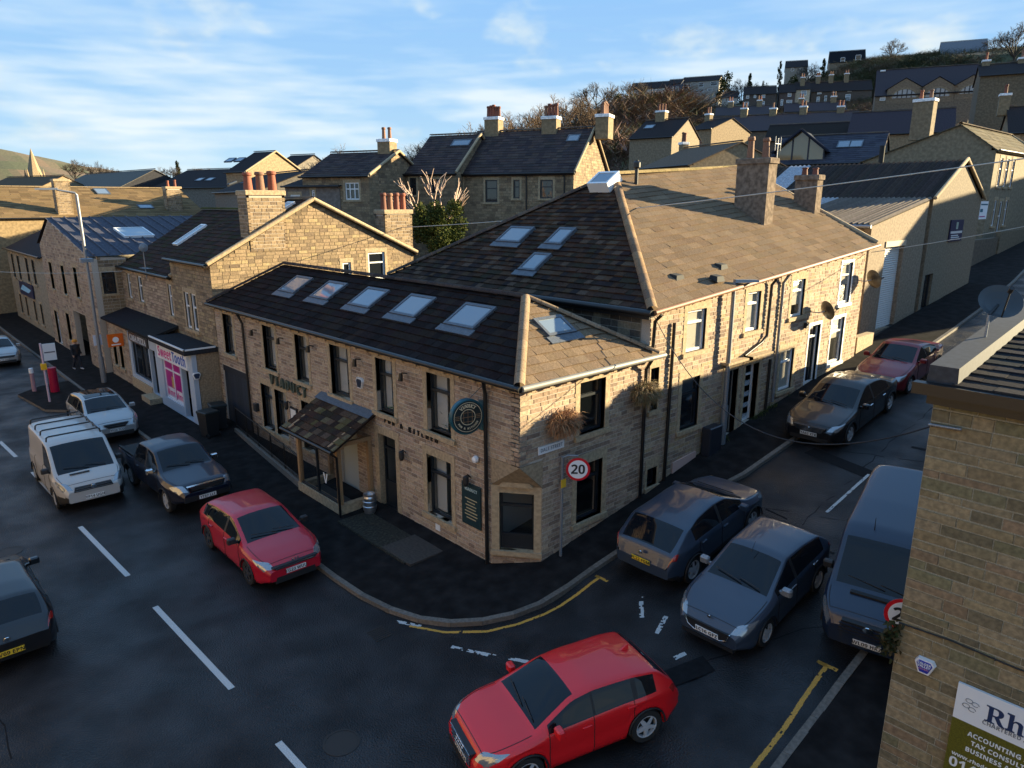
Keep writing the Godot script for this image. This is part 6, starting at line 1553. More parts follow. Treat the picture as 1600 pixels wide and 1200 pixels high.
# ---------------------------------------------------------------- houses beyond
func make_background() -> void:
	house("terrace_house", "stone terrace with four chimneypot stacks and a sunlit gable behind the hipped roof", Vector3(24.67, 0, -20.93), -1.1676, 8.68, 7.60, 11.09, 14.11, {"base": 2.0, "wall": Color(0.3, 0.22, 0.135), "roof": SLATE, "windows": [[0.20, 0.51, 9.67, 10.75], [2.29, 3.21, 9.24, 10.72], [4.40, 4.87, 9.49, 10.70], [6.35, 7.26, 9.49, 10.68]], "chimneys": [[-7.52, 13.41, -3.80, 1.10, 0.90, 1.59, 5, {"mat": "stone_far", "color": Color(0.27, 0.2, 0.12), "pot_h": 0.8}], [-3.06, 13.41, -3.80, 1.10, 0.90, 1.44, 4, {"mat": "stone_far", "color": Color(0.27, 0.2, 0.12), "pot_h": 0.8}], [0.83, 13.41, -3.80, 0.90, 1.20, 1.39, 4, {"mat": "stone_far", "color": Color(0.27, 0.2, 0.12), "pot_h": 0.8}]], "lights": [[-1.04, 0.75, 0.90, 0.80]], "course": 0.17, "pal": SOOT, "tile": [0.3, 0.45], "frame": "frame_dark", "verge": true, "pipes": [-3.3, -0.6]})
	house("terrace_house", "left house of the back terrace with a long roof light behind the bare tree", Vector3(20.44, 0, -27.96), -1.1676, 3.93, 7.60, 11.12, 13.91, {"base": 2.0, "wall": Color(0.3, 0.22, 0.135), "roof": SLATE, "windows": [[0.32, 0.84, 9.72, 10.89], [1.97, 2.78, 9.84, 10.78]], "lights": [[-0.97, 0.75, 1.50, 0.80]], "course": 0.17, "pal": SOOT, "tile": [0.3, 0.45], "frame": "frame_dark", "verge": true})
	house("rear_house", "stone house with a sunlit gable, tall chimney and white bay window", Vector3(14.87, 0, -29.96), -1.1676, 5.43, 7.00, 10.89, 12.56, {"base": 2.0, "wall": Color(0.3, 0.22, 0.135), "roof": SLATE, "windows": [[3.51, 4.63, 9.40, 10.51]], "chimneys": [[-0.80, 11.86, -3.50, 1.00, 0.90, 1.39, 2, {"mat": "stone_far", "color": Color(0.27, 0.2, 0.12), "pot_h": 0.8}]], "course": 0.17, "pal": SOOT, "tile": [0.3, 0.45], "mullions": [0.33, 0.66], "verge": true})
	house("flat_block", "brown house with two gables and roof windows on the skyline", Vector3(22.96, 0, -68.10), -1.2374, 3.13, 9.00, 12.42, 14.79, {"base": 3.0, "wall": Color(0.3, 0.22, 0.135), "roof": SLATE, "windows": [[1.33, 2.44, 12.31, 12.30]], "lights": [[-5.32, 0.60, 1.20, 1.00], [-3.73, 0.60, 1.20, 1.00]], "verge": true})
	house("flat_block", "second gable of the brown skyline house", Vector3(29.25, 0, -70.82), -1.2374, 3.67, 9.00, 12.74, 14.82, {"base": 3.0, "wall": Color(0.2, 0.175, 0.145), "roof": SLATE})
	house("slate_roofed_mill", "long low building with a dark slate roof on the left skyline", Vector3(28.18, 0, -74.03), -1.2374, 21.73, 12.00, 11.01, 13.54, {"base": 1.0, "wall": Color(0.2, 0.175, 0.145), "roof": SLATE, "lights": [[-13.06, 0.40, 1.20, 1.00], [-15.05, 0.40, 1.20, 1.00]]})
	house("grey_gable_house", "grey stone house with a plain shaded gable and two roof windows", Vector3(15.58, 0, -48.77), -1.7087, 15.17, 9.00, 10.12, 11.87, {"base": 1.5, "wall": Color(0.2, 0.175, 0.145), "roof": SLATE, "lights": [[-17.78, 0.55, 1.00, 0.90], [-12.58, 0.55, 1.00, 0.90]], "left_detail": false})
	house("side_extension", "low slate roofed rear wing with a pale wall left of the sunlit gable house", Vector3(13.88, 0, -32.07), -1.1676, 4.59, 6.00, 10.27, 11.03, {"base": 1.5, "wall": Color(0.22, 0.18, 0.15), "roof": SLATE, "windows": [[2.26, 2.53, 9.57, 10.04], [0.39, 1.28, 9.58, 9.75]]})
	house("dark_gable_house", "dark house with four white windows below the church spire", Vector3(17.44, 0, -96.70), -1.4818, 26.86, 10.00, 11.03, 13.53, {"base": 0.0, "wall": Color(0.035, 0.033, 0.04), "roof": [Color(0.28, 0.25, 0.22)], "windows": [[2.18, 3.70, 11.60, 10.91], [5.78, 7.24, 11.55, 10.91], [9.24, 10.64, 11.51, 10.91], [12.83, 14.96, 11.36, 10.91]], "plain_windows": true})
	house("far_house", "low brown roofed house at the left edge of the skyline", Vector3(9.63, 0, -110.86), -1.2723, 15.63, 10.00, 10.59, 12.90, {"base": 0.0, "wall": Color(0.3, 0.22, 0.135), "roof": [Color(0.24, 0.16, 0.1), Color(0.2, 0.135, 0.085)]})
	house("dormer_house", "slate roofed house with two roof windows beyond the warehouse", Vector3(54.58, 0, -13.36), -1.3073, 9.03, 9.00, 12.49, 15.15, {"base": 5.0, "wall": Color(0.19, 0.14, 0.095), "roof": [Color(0.085, 0.085, 0.105), Color(0.075, 0.075, 0.095)], "lights": [[-3.22, 0.62, 1.10, 1.30], [-2.22, 0.62, 1.10, 1.30]], "tile": [0.35, 0.5]})
	house("chapel_roof_house", "long dark purple slate roof with a stone wall above the warehouse", Vector3(78.55, 0, -15.07), -1.2374, 10.33, 10.00, 16.54, 19.43, {"base": 7.0, "wall": Color(0.3, 0.22, 0.135), "roof": [Color(0.115, 0.09, 0.1), Color(0.1, 0.08, 0.088)]})
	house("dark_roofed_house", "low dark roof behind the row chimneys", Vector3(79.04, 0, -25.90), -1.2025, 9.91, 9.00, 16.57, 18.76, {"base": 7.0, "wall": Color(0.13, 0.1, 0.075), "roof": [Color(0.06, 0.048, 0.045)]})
	house("purple_roof_terrace", "row of purple slate roofs under the hillside terraces", Vector3(94.68, 0, -32.05), -1.1676, 20.21, 9.00, 19.24, 21.82, {"base": 8.0, "wall": Color(0.19, 0.14, 0.095), "roof": [Color(0.16, 0.125, 0.135), Color(0.14, 0.11, 0.12)], "windows": [[2.88, 4.16, 18.55, 19.12]], "chimneys": [[-7.29, 21.12, -4.50, 1.00, 1.00, 1.55, 2, {"mat": "stone_far", "color": Color(0.27, 0.2, 0.12), "pot_h": 0.8}], [-15.66, 21.12, -4.50, 1.00, 1.00, 1.69, 2, {"mat": "stone_far", "color": Color(0.27, 0.2, 0.12), "pot_h": 0.8}], [-11.50, 21.12, -4.50, 1.00, 1.00, 1.49, 1, {"mat": "stone_far", "color": Color(0.27, 0.2, 0.12), "pot_h": 0.8}], [-2.26, 21.12, -4.50, 1.00, 1.00, 1.31, 2, {"mat": "stone_far", "color": Color(0.27, 0.2, 0.12), "pot_h": 0.8}]]})
	house("school", "stone school with arched windows and gables on the right hillside", Vector3(122.57, 0, -25.41), -1.1676, 14.45, 10.00, 25.96, 30.54, {"base": 10.0, "wall": Color(0.2, 0.15, 0.105), "roof": [Color(0.13, 0.105, 0.12), Color(0.115, 0.095, 0.11)], "cat": "school", "windows": [[0.66, 1.49, 25.26, 25.84], [1.96, 2.97, 25.19, 25.84]], "chimneys": [[-13.65, 29.84, -5.00, 0.70, 0.70, 0.55, 0, {"mat": "stone_far", "color": Color(0.27, 0.2, 0.12), "pot_h": 0.8}]], "plain_windows": true, "pane": "glass_sky"})
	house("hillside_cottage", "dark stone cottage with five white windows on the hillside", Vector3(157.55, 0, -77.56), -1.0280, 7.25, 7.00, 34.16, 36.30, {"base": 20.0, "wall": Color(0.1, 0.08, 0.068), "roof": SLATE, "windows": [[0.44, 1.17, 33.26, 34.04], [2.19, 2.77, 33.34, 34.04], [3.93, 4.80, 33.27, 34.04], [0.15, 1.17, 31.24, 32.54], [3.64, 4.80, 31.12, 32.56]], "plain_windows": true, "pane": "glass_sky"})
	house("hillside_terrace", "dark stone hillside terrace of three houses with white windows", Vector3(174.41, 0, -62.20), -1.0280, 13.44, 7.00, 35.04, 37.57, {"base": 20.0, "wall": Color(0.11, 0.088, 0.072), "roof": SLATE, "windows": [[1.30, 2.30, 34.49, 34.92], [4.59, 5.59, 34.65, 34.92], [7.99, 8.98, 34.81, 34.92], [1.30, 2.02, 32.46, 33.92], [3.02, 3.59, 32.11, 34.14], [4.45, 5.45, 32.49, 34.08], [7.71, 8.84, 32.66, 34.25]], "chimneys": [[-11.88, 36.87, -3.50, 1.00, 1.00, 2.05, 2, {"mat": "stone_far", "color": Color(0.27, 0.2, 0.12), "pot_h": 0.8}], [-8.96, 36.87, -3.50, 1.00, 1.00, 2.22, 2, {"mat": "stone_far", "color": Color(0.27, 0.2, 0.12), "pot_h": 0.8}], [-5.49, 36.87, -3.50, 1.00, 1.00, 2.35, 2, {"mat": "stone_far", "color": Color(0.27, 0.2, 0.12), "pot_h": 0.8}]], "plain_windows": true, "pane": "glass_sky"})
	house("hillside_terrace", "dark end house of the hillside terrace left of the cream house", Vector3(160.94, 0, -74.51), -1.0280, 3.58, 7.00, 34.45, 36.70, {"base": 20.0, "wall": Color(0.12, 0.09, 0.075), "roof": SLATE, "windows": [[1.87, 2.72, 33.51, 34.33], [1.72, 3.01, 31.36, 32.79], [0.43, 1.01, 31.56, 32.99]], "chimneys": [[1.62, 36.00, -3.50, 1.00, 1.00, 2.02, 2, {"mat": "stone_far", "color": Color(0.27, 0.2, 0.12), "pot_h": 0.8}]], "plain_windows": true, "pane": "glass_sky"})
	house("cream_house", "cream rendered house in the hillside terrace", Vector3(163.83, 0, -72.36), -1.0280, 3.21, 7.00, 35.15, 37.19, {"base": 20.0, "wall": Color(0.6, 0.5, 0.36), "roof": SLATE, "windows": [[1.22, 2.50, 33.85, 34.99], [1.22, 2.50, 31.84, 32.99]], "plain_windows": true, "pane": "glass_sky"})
	house("hilltop_terrace", "left white part of the long terrace along the hilltop", Vector3(195.75, 0, -136.27), -1.1676, 12.44, 8.00, 45.47, 48.01, {"base": 30.0, "wall": Color(0.8, 0.79, 0.76), "roof": SLATE, "windows": [[4.13, 6.29, 42.52, 43.71], [8.85, 11.18, 42.65, 43.84]], "plain_windows": true})
	house("hilltop_terrace", "dark blue house in the hilltop terrace", Vector3(199.37, 0, -133.38), -1.1676, 4.41, 8.00, 46.81, 48.71, {"base": 30.0, "wall": Color(0.09, 0.1, 0.13), "roof": SLATE, "windows": [[1.06, 2.11, 44.70, 46.08], [2.74, 3.78, 44.80, 45.98], [1.48, 3.37, 43.07, 43.86]], "plain_windows": true})
	house("hilltop_terrace", "right grey part of the long terrace along the hilltop", Vector3(208.80, 0, -125.02), -1.1676, 12.29, 8.00, 47.95, 49.90, {"base": 30.0, "wall": Color(0.4, 0.37, 0.33), "roof": SLATE, "windows": [[0.85, 2.96, 45.78, 47.17], [5.69, 7.35, 46.10, 47.48], [9.42, 11.68, 46.25, 47.63], [1.06, 2.75, 43.97, 44.98], [4.44, 7.56, 44.54, 45.54], [8.59, 10.24, 44.74, 45.53]], "plain_windows": true})
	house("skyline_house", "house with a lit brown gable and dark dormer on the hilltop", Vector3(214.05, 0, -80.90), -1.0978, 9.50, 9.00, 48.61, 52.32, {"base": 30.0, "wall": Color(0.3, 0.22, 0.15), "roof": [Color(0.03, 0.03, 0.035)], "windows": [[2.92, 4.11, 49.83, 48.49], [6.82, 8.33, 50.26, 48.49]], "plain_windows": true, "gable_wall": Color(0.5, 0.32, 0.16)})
	house("skyline_bungalow", "low brown bungalow on the hilltop right of the bare tree", Vector3(218.55, 0, -64.77), -1.0978, 6.47, 8.00, 46.72, 49.34, {"base": 30.0, "wall": Color(0.5, 0.36, 0.2), "roof": [Color(0.24, 0.16, 0.1), Color(0.2, 0.135, 0.085)]})
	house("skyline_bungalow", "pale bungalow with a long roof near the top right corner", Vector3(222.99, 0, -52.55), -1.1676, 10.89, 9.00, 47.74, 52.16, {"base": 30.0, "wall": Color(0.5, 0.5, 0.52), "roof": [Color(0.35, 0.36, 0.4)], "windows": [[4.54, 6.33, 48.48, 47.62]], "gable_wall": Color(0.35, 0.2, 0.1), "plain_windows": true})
	house("grey_slate_house", "stone house with a plain gable and slate roof on the valley side", Vector3(59.82, 0, -38.05), -1.3596, 5.24, 9.00, 16.36, 18.69, {"base": 6.0, "wall": Color(0.26, 0.2, 0.135), "roof": SLATE, "chimneys": [[-3.35, 17.99, -4.50, 1.20, 1.00, 1.60, 3, {"mat": "stone_far", "color": Color(0.27, 0.2, 0.12), "pot_h": 0.8}]], "lights": [[-4.04, 0.60, 1.20, 1.00]]})
	house("pale_roofed_house", "low house with a sunlit pinkish brown roof beyond the row ridge", Vector3(37.47, 0, -20.62), -1.9705, 7.52, 9.00, 11.98, 13.73, {"base": 4.0, "wall": Color(0.3, 0.22, 0.135), "roof": [Color(0.3, 0.21, 0.155), Color(0.27, 0.19, 0.14)], "chimneys": [[-7.94, 13.03, -4.50, 0.60, 0.60, 1.10, 2, {"mat": "stone_far", "color": Color(0.27, 0.2, 0.12), "pot_h": 0.8}]]})
	house("small_blue_roof_house", "small house with a dark blue slate roof beyond the row ridge", Vector3(54.93, 0, -27.26), -1.2374, 4.45, 7.00, 12.84, 13.91, {"base": 5.0, "wall": Color(0.3, 0.22, 0.135), "roof": [Color(0.09, 0.095, 0.12)], "chimneys": [[-4.20, 13.21, -3.50, 0.70, 0.70, 1.23, 1, {"mat": "stone_far", "color": Color(0.27, 0.2, 0.12), "pot_h": 0.8}]]})
	house("villa", "square stone villa with a hipped looking slate roof beyond the grey gable", Vector3(74.40, 0, -42.16), -1.6214, 3.62, 9.00, 18.47, 20.04, {"base": 7.0, "wall": Color(0.3, 0.22, 0.135), "roof": SLATE, "chimneys": [[-3.74, 19.34, -4.50, 0.80, 0.80, 1.41, 2, {"mat": "stone_far", "color": Color(0.27, 0.2, 0.12), "pot_h": 0.8}]]})
	house("tall_stone_house", "tall dark stone building with chimneys at the right edge below the hill", Vector3(89.79, 0, -9.77), -1.2374, 6.44, 9.00, 23.16, 24.93, {"base": 8.0, "wall": Color(0.17, 0.13, 0.085), "roof": SLATE, "chimneys": [[-5.81, 24.23, -4.50, 0.80, 0.90, 1.09, 1, {"mat": "stone_far", "color": Color(0.27, 0.2, 0.12), "pot_h": 0.8}], [-2.27, 24.23, -4.50, 0.80, 0.90, 1.07, 2, {"mat": "stone_far", "color": Color(0.27, 0.2, 0.12), "pot_h": 0.8}]]})
	house("street_house", "stone house with carved eaves at the right edge of the frame", Vector3(69.89, 0, -2.93), -1.2374, 4.76, 9.00, 15.26, 17.93, {"base": 6.0, "wall": Color(0.3, 0.22, 0.135), "roof": SLATE, "windows": [[0.24, 0.67, 13.96, 14.89]], "chimneys": [[-5.19, 17.23, -4.50, 0.90, 1.00, 1.77, 2, {"mat": "stone_far", "color": Color(0.27, 0.2, 0.12), "pot_h": 0.8}]]})
	house("lower_terrace", "stone terrace with small white windows under the dark hillside cottage", Vector3(120.71, 0, -57.86), -1.0629, 10.83, 8.00, 25.13, 27.06, {"base": 12.0, "wall": Color(0.26, 0.2, 0.135), "roof": [Color(0.15, 0.12, 0.125)], "windows": [[1.18, 1.76, 23.96, 24.76], [2.81, 3.40, 24.02, 24.82], [4.67, 5.25, 24.08, 24.88], [6.74, 7.31, 24.12, 24.92], [8.91, 9.47, 24.17, 24.96]], "chimneys": [[-8.34, 26.36, -4.00, 1.00, 1.00, 1.59, 2, {"mat": "stone_far", "color": Color(0.27, 0.2, 0.12), "pot_h": 0.8}], [-3.01, 26.36, -4.00, 1.00, 1.00, 1.61, 2, {"mat": "stone_far", "color": Color(0.27, 0.2, 0.12), "pot_h": 0.8}]], "plain_windows": true, "pane": "glass_sky"})
	house("lower_terrace", "stone terrace with small white windows under the cream house", Vector3(132.60, 0, -49.96), -1.0629, 10.92, 8.00, 26.07, 28.05, {"base": 12.0, "wall": Color(0.24, 0.185, 0.125), "roof": [Color(0.14, 0.11, 0.115)], "windows": [[1.16, 1.74, 24.78, 25.60], [3.01, 3.58, 24.84, 25.65], [5.07, 5.64, 24.89, 25.70], [7.34, 7.90, 24.93, 25.73], [9.36, 9.92, 25.09, 25.89]], "chimneys": [[-7.89, 27.35, -4.00, 1.00, 1.00, 1.47, 2, {"mat": "stone_far", "color": Color(0.27, 0.2, 0.12), "pot_h": 0.8}], [-2.06, 27.35, -4.00, 1.00, 1.00, 1.59, 2, {"mat": "stone_far", "color": Color(0.27, 0.2, 0.12), "pot_h": 0.8}]], "plain_windows": true, "pane": "glass_sky"})
	house("hillside_cottage", "small pale cottage between the hilltop terrace and the dark cottage", Vector3(177.52, 0, -99.57), -1.0629, 4.09, 7.00, 37.28, 39.29, {"base": 24.0, "wall": Color(0.5, 0.46, 0.4), "roof": SLATE, "windows": [[0.86, 1.54, 36.39, 37.16], [2.56, 3.25, 36.49, 37.16]], "plain_windows": true})
	house("skyline_house", "low stone house on the crest left of the dormer house", Vector3(205.76, 0, -93.93), -1.0629, 6.00, 8.00, 47.74, 50.08, {"base": 30.0, "wall": Color(0.36, 0.3, 0.24), "roof": SLATE, "windows": [[1.42, 2.31, 46.73, 47.61], [3.89, 4.77, 46.78, 47.62]], "plain_windows": true})
	var sc := get_node("school")
	arched_window(sc, -10.29, 25.49, 2.01, 1.54)
	arched_window(sc, -5.62, 25.43, 1.94, 1.52)
	arched_window(sc, -1.02, 25.64, 1.88, 1.40)
	dormer(get_node("dormer_house"), -6.48, 12.77, -0.6, 4.0, 2.6)

# ---------------------------------------------------------------- vehicles
func curve(pts: Array, x: float) -> float: # points run from front (large x) to rear
	if x >= pts[0][0]: return pts[0][1]
	for i in pts.size() - 1:
		if x >= pts[i + 1][0]:
			var a: Array = pts[i]; var b: Array = pts[i + 1]
			return lerpf(b[1], a[1], (x - b[0]) / (a[0] - b[0]))
	return pts[-1][1]

func soft(pts: Array, x: float, r: float) -> float:
	var s := 0.0
	for k in range(-3, 4): s += curve(pts, x + r * k / 3.0)
	return s / 7.0

func rims(p: Node, at: Vector3, r: float, out: float, dark := false) -> void:
	var w := group_node("wheel", p)
	var ax := Basis(Vector3(1, 0, 0), Vector3(0, 0, out), Vector3(0, -out, 0))
	var t := MB.new()
	t.lathe([Vector2(r * 0.62, -0.18), Vector2(r * 0.94, -0.18), Vector2(r, -0.14), Vector2(r, -0.03), Vector2(r * 0.95, 0.01), Vector2(r * 0.68, 0.015), Vector2(r * 0.64, -0.02)], at, 28, Color.WHITE, ax)
	obj("tyre", t, M.rubber, w)
	var m := MB.new()
	var c := Color(0.12, 0.12, 0.13) if dark else Color.WHITE
	m.lathe([Vector2(r * 0.67, -0.02), Vector2(r * 0.67, 0.008), Vector2(r * 0.6, 0.005), Vector2(r * 0.6, -0.06)], at, 24, c, ax)
	m.lathe([Vector2(r * 0.17, 0.012), Vector2(0.0, 0.014)], at, 12, c, ax)
	for k in 5:
		var a := TAU * k / 5 + 0.3
		var d := ax * Vector3(cos(a), 0, -sin(a)); var s := ax * Vector3(sin(a), 0, cos(a)); var n := ax * Vector3.UP
		m.quad(at + d * r * 0.1 - s * 0.05 + n * 0.01, at + d * r * 0.1 + s * 0.05 + n * 0.01, at + d * r * 0.63 + s * 0.032 + n * 0.0, at + d * r * 0.63 - s * 0.032 + n * 0.0, c)
		m.quad(at + d * r * 0.1 + s * 0.05 + n * 0.01, at + d * r * 0.1 + s * 0.05 - n * 0.04, at + d * r * 0.63 + s * 0.032 - n * 0.04, at + d * r * 0.63 + s * 0.032, c)
	obj("rim", m, M.alloy, w)
	var b := MB.new()
	b.lathe([Vector2(r * 0.62, -0.07), Vector2(0.0, -0.07)], at, 20, Color.WHITE, ax)
	obj("brake_disc", b, M.trim, w)

# One vehicle: a skin lofted along its length. Local +x is its front, +z its right side.
func vehicle(called: String, label: String, cat: String, at: Vector2, yaw: float, s: Dictionary) -> Node3D:
	var y0 := land(at.x, at.y) - 0.1
	var p := thing(called, label, cat, Vector3(at.x, y0, at.y), 0)
	var dir := Vector2(cos(yaw), -sin(yaw))
	var wb: float = (s.fa - s.ra)
	var hf := land(at.x + dir.x * wb / 2, at.y + dir.y * wb / 2); var hr := land(at.x - dir.x * wb / 2, at.y - dir.y * wb / 2)
	p.basis = Basis(Vector3.UP, yaw) * Basis(Vector3(0, 0, 1), atan2(hf - hr, wb))
	p.position.y = (hf + hr) / 2 - 0.1 + 0.004
	var L: float = s.L; var W: float = s.W / 2; var H: float = s.H
	var paintm: Material = s.paint
	var N := int(L / 0.05)
	var roundf_: float = s.get("front_round", 0.5); var roundr: float = s.get("rear_round", 0.35)
	var flare: float = s.get("flare", 0.02)
	var sill: float = s.get("sill", 0.24)
	var r: float = s.r
	var rings := []
	var xs := []
	for i in N + 1:
		var x := L / 2 - L * i / N
		xs.append(x)
		var top := soft(s.top, x, 0.09); var belt := minf(soft(s.belt, x, 0.12), top - 0.005)
		var w := W
		var fx := (x - (L / 2 - 0.75)) / 0.75
		if fx > 0: w *= 1.0 - roundf_ * 0.5 * pow(fx, 2.6)
		var bx := (-x - (L / 2 - 0.6)) / 0.6
		if bx > 0: w *= 1.0 - roundr * 0.5 * pow(bx, 2.6)
		var da := minf(absf(x - s.fa), absf(x - s.ra))
		w += flare * exp(-da * da / 0.12)
		var bot := sill
		var er := r * 1.16
		if da < er: bot = maxf(sill, r + sqrt(er * er - da * da) * 0.98)
		if x > L / 2 - 0.3: bot = maxf(bot, sill + 0.02 + (x - (L / 2 - 0.3)) * 0.25)
		if x < -L / 2 + 0.3: bot = maxf(bot, sill + 0.05 + (-x - (L / 2 - 0.3)) * 0.4)
		bot = minf(bot, belt - 0.14)
		var k := clampf((top - belt) / maxf(0.05, H - curve(s.belt, 0.0)), 0, 1)
		var wr := lerpf(w * 0.93, w * s.get("tumble", 0.76), k)
		var e := lerpf(0.02, s.get("crown", 0.075), k)
		var ctl := [Vector2(0, top), Vector2(wr * 0.45, top - e * 0.12), Vector2(wr * 0.8, top - e * 0.5), Vector2(wr * 0.95, top - e), Vector2(wr, top - e * 1.45 if k > 0.02 else lerpf(top - e, belt, 0.5)), Vector2(w * 0.955, belt), Vector2(w * 0.99, belt - 0.05), Vector2(w, lerpf(belt, bot, 0.3)), Vector2(w * 0.985, lerpf(belt, bot, 0.55)), Vector2(w * 0.995, lerpf(belt, bot, 0.8)), Vector2(w * 0.96, bot), Vector2(w * 0.9, bot - 0.005)]
		if ctl[4].y < belt: ctl[4] = Vector2(wr, lerpf(ctl[3].y, belt, 0.6))
		var sub := [2, 2, 2, 1, 4, 1, 2, 2, 2, 2, 1]
		var ring := []
		for j in ctl.size() - 1:
			for q in sub[j]: ring.append(ctl[j].lerp(ctl[j + 1], float(q) / sub[j]))
		ring.append(ctl[-1])
		rings.append(ring)
	var cnt: int = rings[0].size() # index marks: roof 0..6, rail 6..7, glass 7..11, shoulder 11..
	var pos := []
	for i in N + 1:
		var row := []
		for j in cnt: row.append(Vector3(xs[i], rings[i][j].y, rings[i][j].x))
		pos.append(row)
	var nor := []
	for i in N + 1:
		var row := []
		for j in cnt:
			var du: Vector3 = pos[mini(i + 1, N)][j] - pos[maxi(i - 1, 0)][j]
			var dv: Vector3 = pos[i][mini(j + 1, cnt - 1)] - pos[i][maxi(j - 1, 0)]
			var n := du.cross(dv).normalized()
			if j == 0: n = Vector3(n.x, n.y, 0).normalized()
			var mid: float = (rings[i][0].y + rings[i][cnt - 1].y) / 2
			if n.dot(Vector3(0, pos[i][j].y - mid, pos[i][j].z)) < 0: n = -n
			row.append(n)
		nor.append(row)
	var parts := {}
	var cx: float = s.cowl; var rs: float = s.roof0; var re: float = s.roof1; var gx: float = s.tail
	for i in N:
		var x: float = (xs[i] + xs[i + 1]) / 2
		for j in cnt - 1:
			var a: Vector3 = pos[i][j]
			var y: float = (pos[i][j].y + pos[i + 1][j + 1].y) / 2; var z: float = (pos[i][j].z + pos[i][j + 1].z) / 2
			var key := "body"
			var cabin: float = rings[i][7].y - rings[i][11].y
			if j < 5 and x < cx and x > rs + 0.02: key = "windscreen"
			elif j < 5 and x > gx and x < re - 0.03 and s.get("rear_glass", true): key = "rear_window"
			elif j >= 7 and j < 11 and cabin > 0.1 and x < s.side0 and x > s.side1:
				key = "side_window"
				for b in s.pillars:
					if absf(x - b) < s.get("pillar_w", 0.045): key = "pillar"
			elif j < 5 and x < rs and x > re and s.get("glass_roof", false) and z < W * 0.6: key = "glass_roof"
			elif j >= cnt - 4 and s.get("cladding", false): key = "sill_cladding"
			elif s.get("bumper", false) and x > L / 2 - 0.5 and y < s.bumper_y: key = "bumper"
			for side in [1.0, -1.0]:
				var kk := key
				if key in ["side_window", "headlight", "tail_light", "pillar", "sill_cladding"]: kk = key + ("R" if side > 0 else "L")
				if key in ["side_window", "pillar"]:
					var seg := 0
					for b in s.pillars:
						if x < b - (s.get("pillar_w", 0.045) if key == "pillar" else 0.0): seg += 1
					kk += str(seg)
				if not parts.has(kk): parts[kk] = MB.new()
				var f := Vector3(1, 1, side)
				var q := [pos[i][j] * f, pos[i][j + 1] * f, pos[i + 1][j + 1] * f, pos[i + 1][j] * f]
				var nn := [nor[i][j] * f, nor[i][j + 1] * f, nor[i + 1][j + 1] * f, nor[i + 1][j] * f]
				if side > 0:
					q.reverse(); nn.reverse()
				parts[kk].smooth(q[0], q[1], q[2], q[3], nn[0], nn[1], nn[2], nn[3])
	for e in [0, N]: # close nose and tail
		var dx := 1.0 if e == 0 else -1.0
		var low: float = rings[e][cnt - 1].y
		for j in cnt - 1:
			for side in [1.0, -1.0]:
				var a: Vector3 = pos[e][j] * Vector3(1, 1, side); var b: Vector3 = pos[e][j + 1] * Vector3(1, 1, side)
				var o1 := Vector3(a.x + dx * 0.02, a.y, 0); var o2 := Vector3(b.x + dx * 0.02, b.y, 0)
				if (b - a).length() < 1e-5: continue
				var q := [a, b, o2, o1]
				if (q[2] - q[0]).cross(q[3] - q[1]).x * dx < 0: q.reverse()
				parts["body"].quad(q[0], q[1], q[2], q[3])
	var mats := {"body": paintm, "windscreen": M.car_glass, "rear_window": M.car_glass, "glass_roof": M.car_glass, "side_window": M.car_glass, "headlight": M.lamp_glass, "tail_light": M.red_lens, "pillar": M.trim, "sill_cladding": M.trim, "bumper": M.trim}
	for kk in parts:
		var nm: String = kk
		for t in mats:
			if nm.begins_with(t): nm = t
		obj(nm, parts[kk], mats[nm], p)
	# lamps: patches that follow the skin, corners given as (distance from the end, place round the ring)
	for e in [["headlight", 1.0, s.get("lamp_at", [[0.03, 4.2], [0.2, 4.6], [0.56, 11.2], [0.13, 12.7]]), M.lamp_glass], ["tail_light", -1.0, s.get("tail_at", [[0.015, 9.0], [0.05, 7.5], [0.3, 11.4], [0.2, 13.2]]), M.red_lens]]:
		for side in [1.0, -1.0]:
			var lm := MB.new()
			var grid := []; var gn := []
			for i in 9:
				var row := []; var rn := []
				for j in 9:
					var a0: Vector2 = Vector2(e[2][0][0], e[2][0][1]).lerp(Vector2(e[2][1][0], e[2][1][1]), i / 8.0); var b0: Vector2 = Vector2(e[2][3][0], e[2][3][1]).lerp(Vector2(e[2][2][0], e[2][2][1]), i / 8.0)
					var q := a0.lerp(b0, j / 8.0)
					var fi := clampf((L / 2 - e[1] * (L / 2 - q.x)) / L * N, 0, N - 0.001); var fj := clampf(q.y, 0, cnt - 1.001)
					var i0 := int(fi); var j0 := int(fj)
					var pt: Vector3 = pos[i0][j0].lerp(pos[i0 + 1][j0], fi - i0).lerp(pos[i0][j0 + 1].lerp(pos[i0 + 1][j0 + 1], fi - i0), fj - j0)
					var nv: Vector3 = nor[i0][j0].lerp(nor[i0 + 1][j0 + 1], 0.5).normalized()
					var rim := 0.0 if i in [0, 8] or j in [0, 8] else 0.012
					row.append((pt + nv * (0.001 + rim)) * Vector3(1, 1, side)); rn.append(nv * Vector3(1, 1, side))
				grid.append(row); gn.append(rn)
			for i in 8:
				for j in 8:
					var q := [grid[i][j], grid[i][j + 1], grid[i + 1][j + 1], grid[i + 1][j]]; var nn := [gn[i][j], gn[i][j + 1], gn[i + 1][j + 1], gn[i + 1][j]]
					if (q[2] - q[0]).cross(q[3] - q[1]).dot(nn[0]) < 0:
						q.reverse(); nn.reverse()
					lm.smooth(q[0], q[1], q[2], q[3], nn[0], nn[1], nn[2], nn[3])
			obj(e[0], lm, e[3], p)
	# underside and wheel wells
	var u := MB.new()
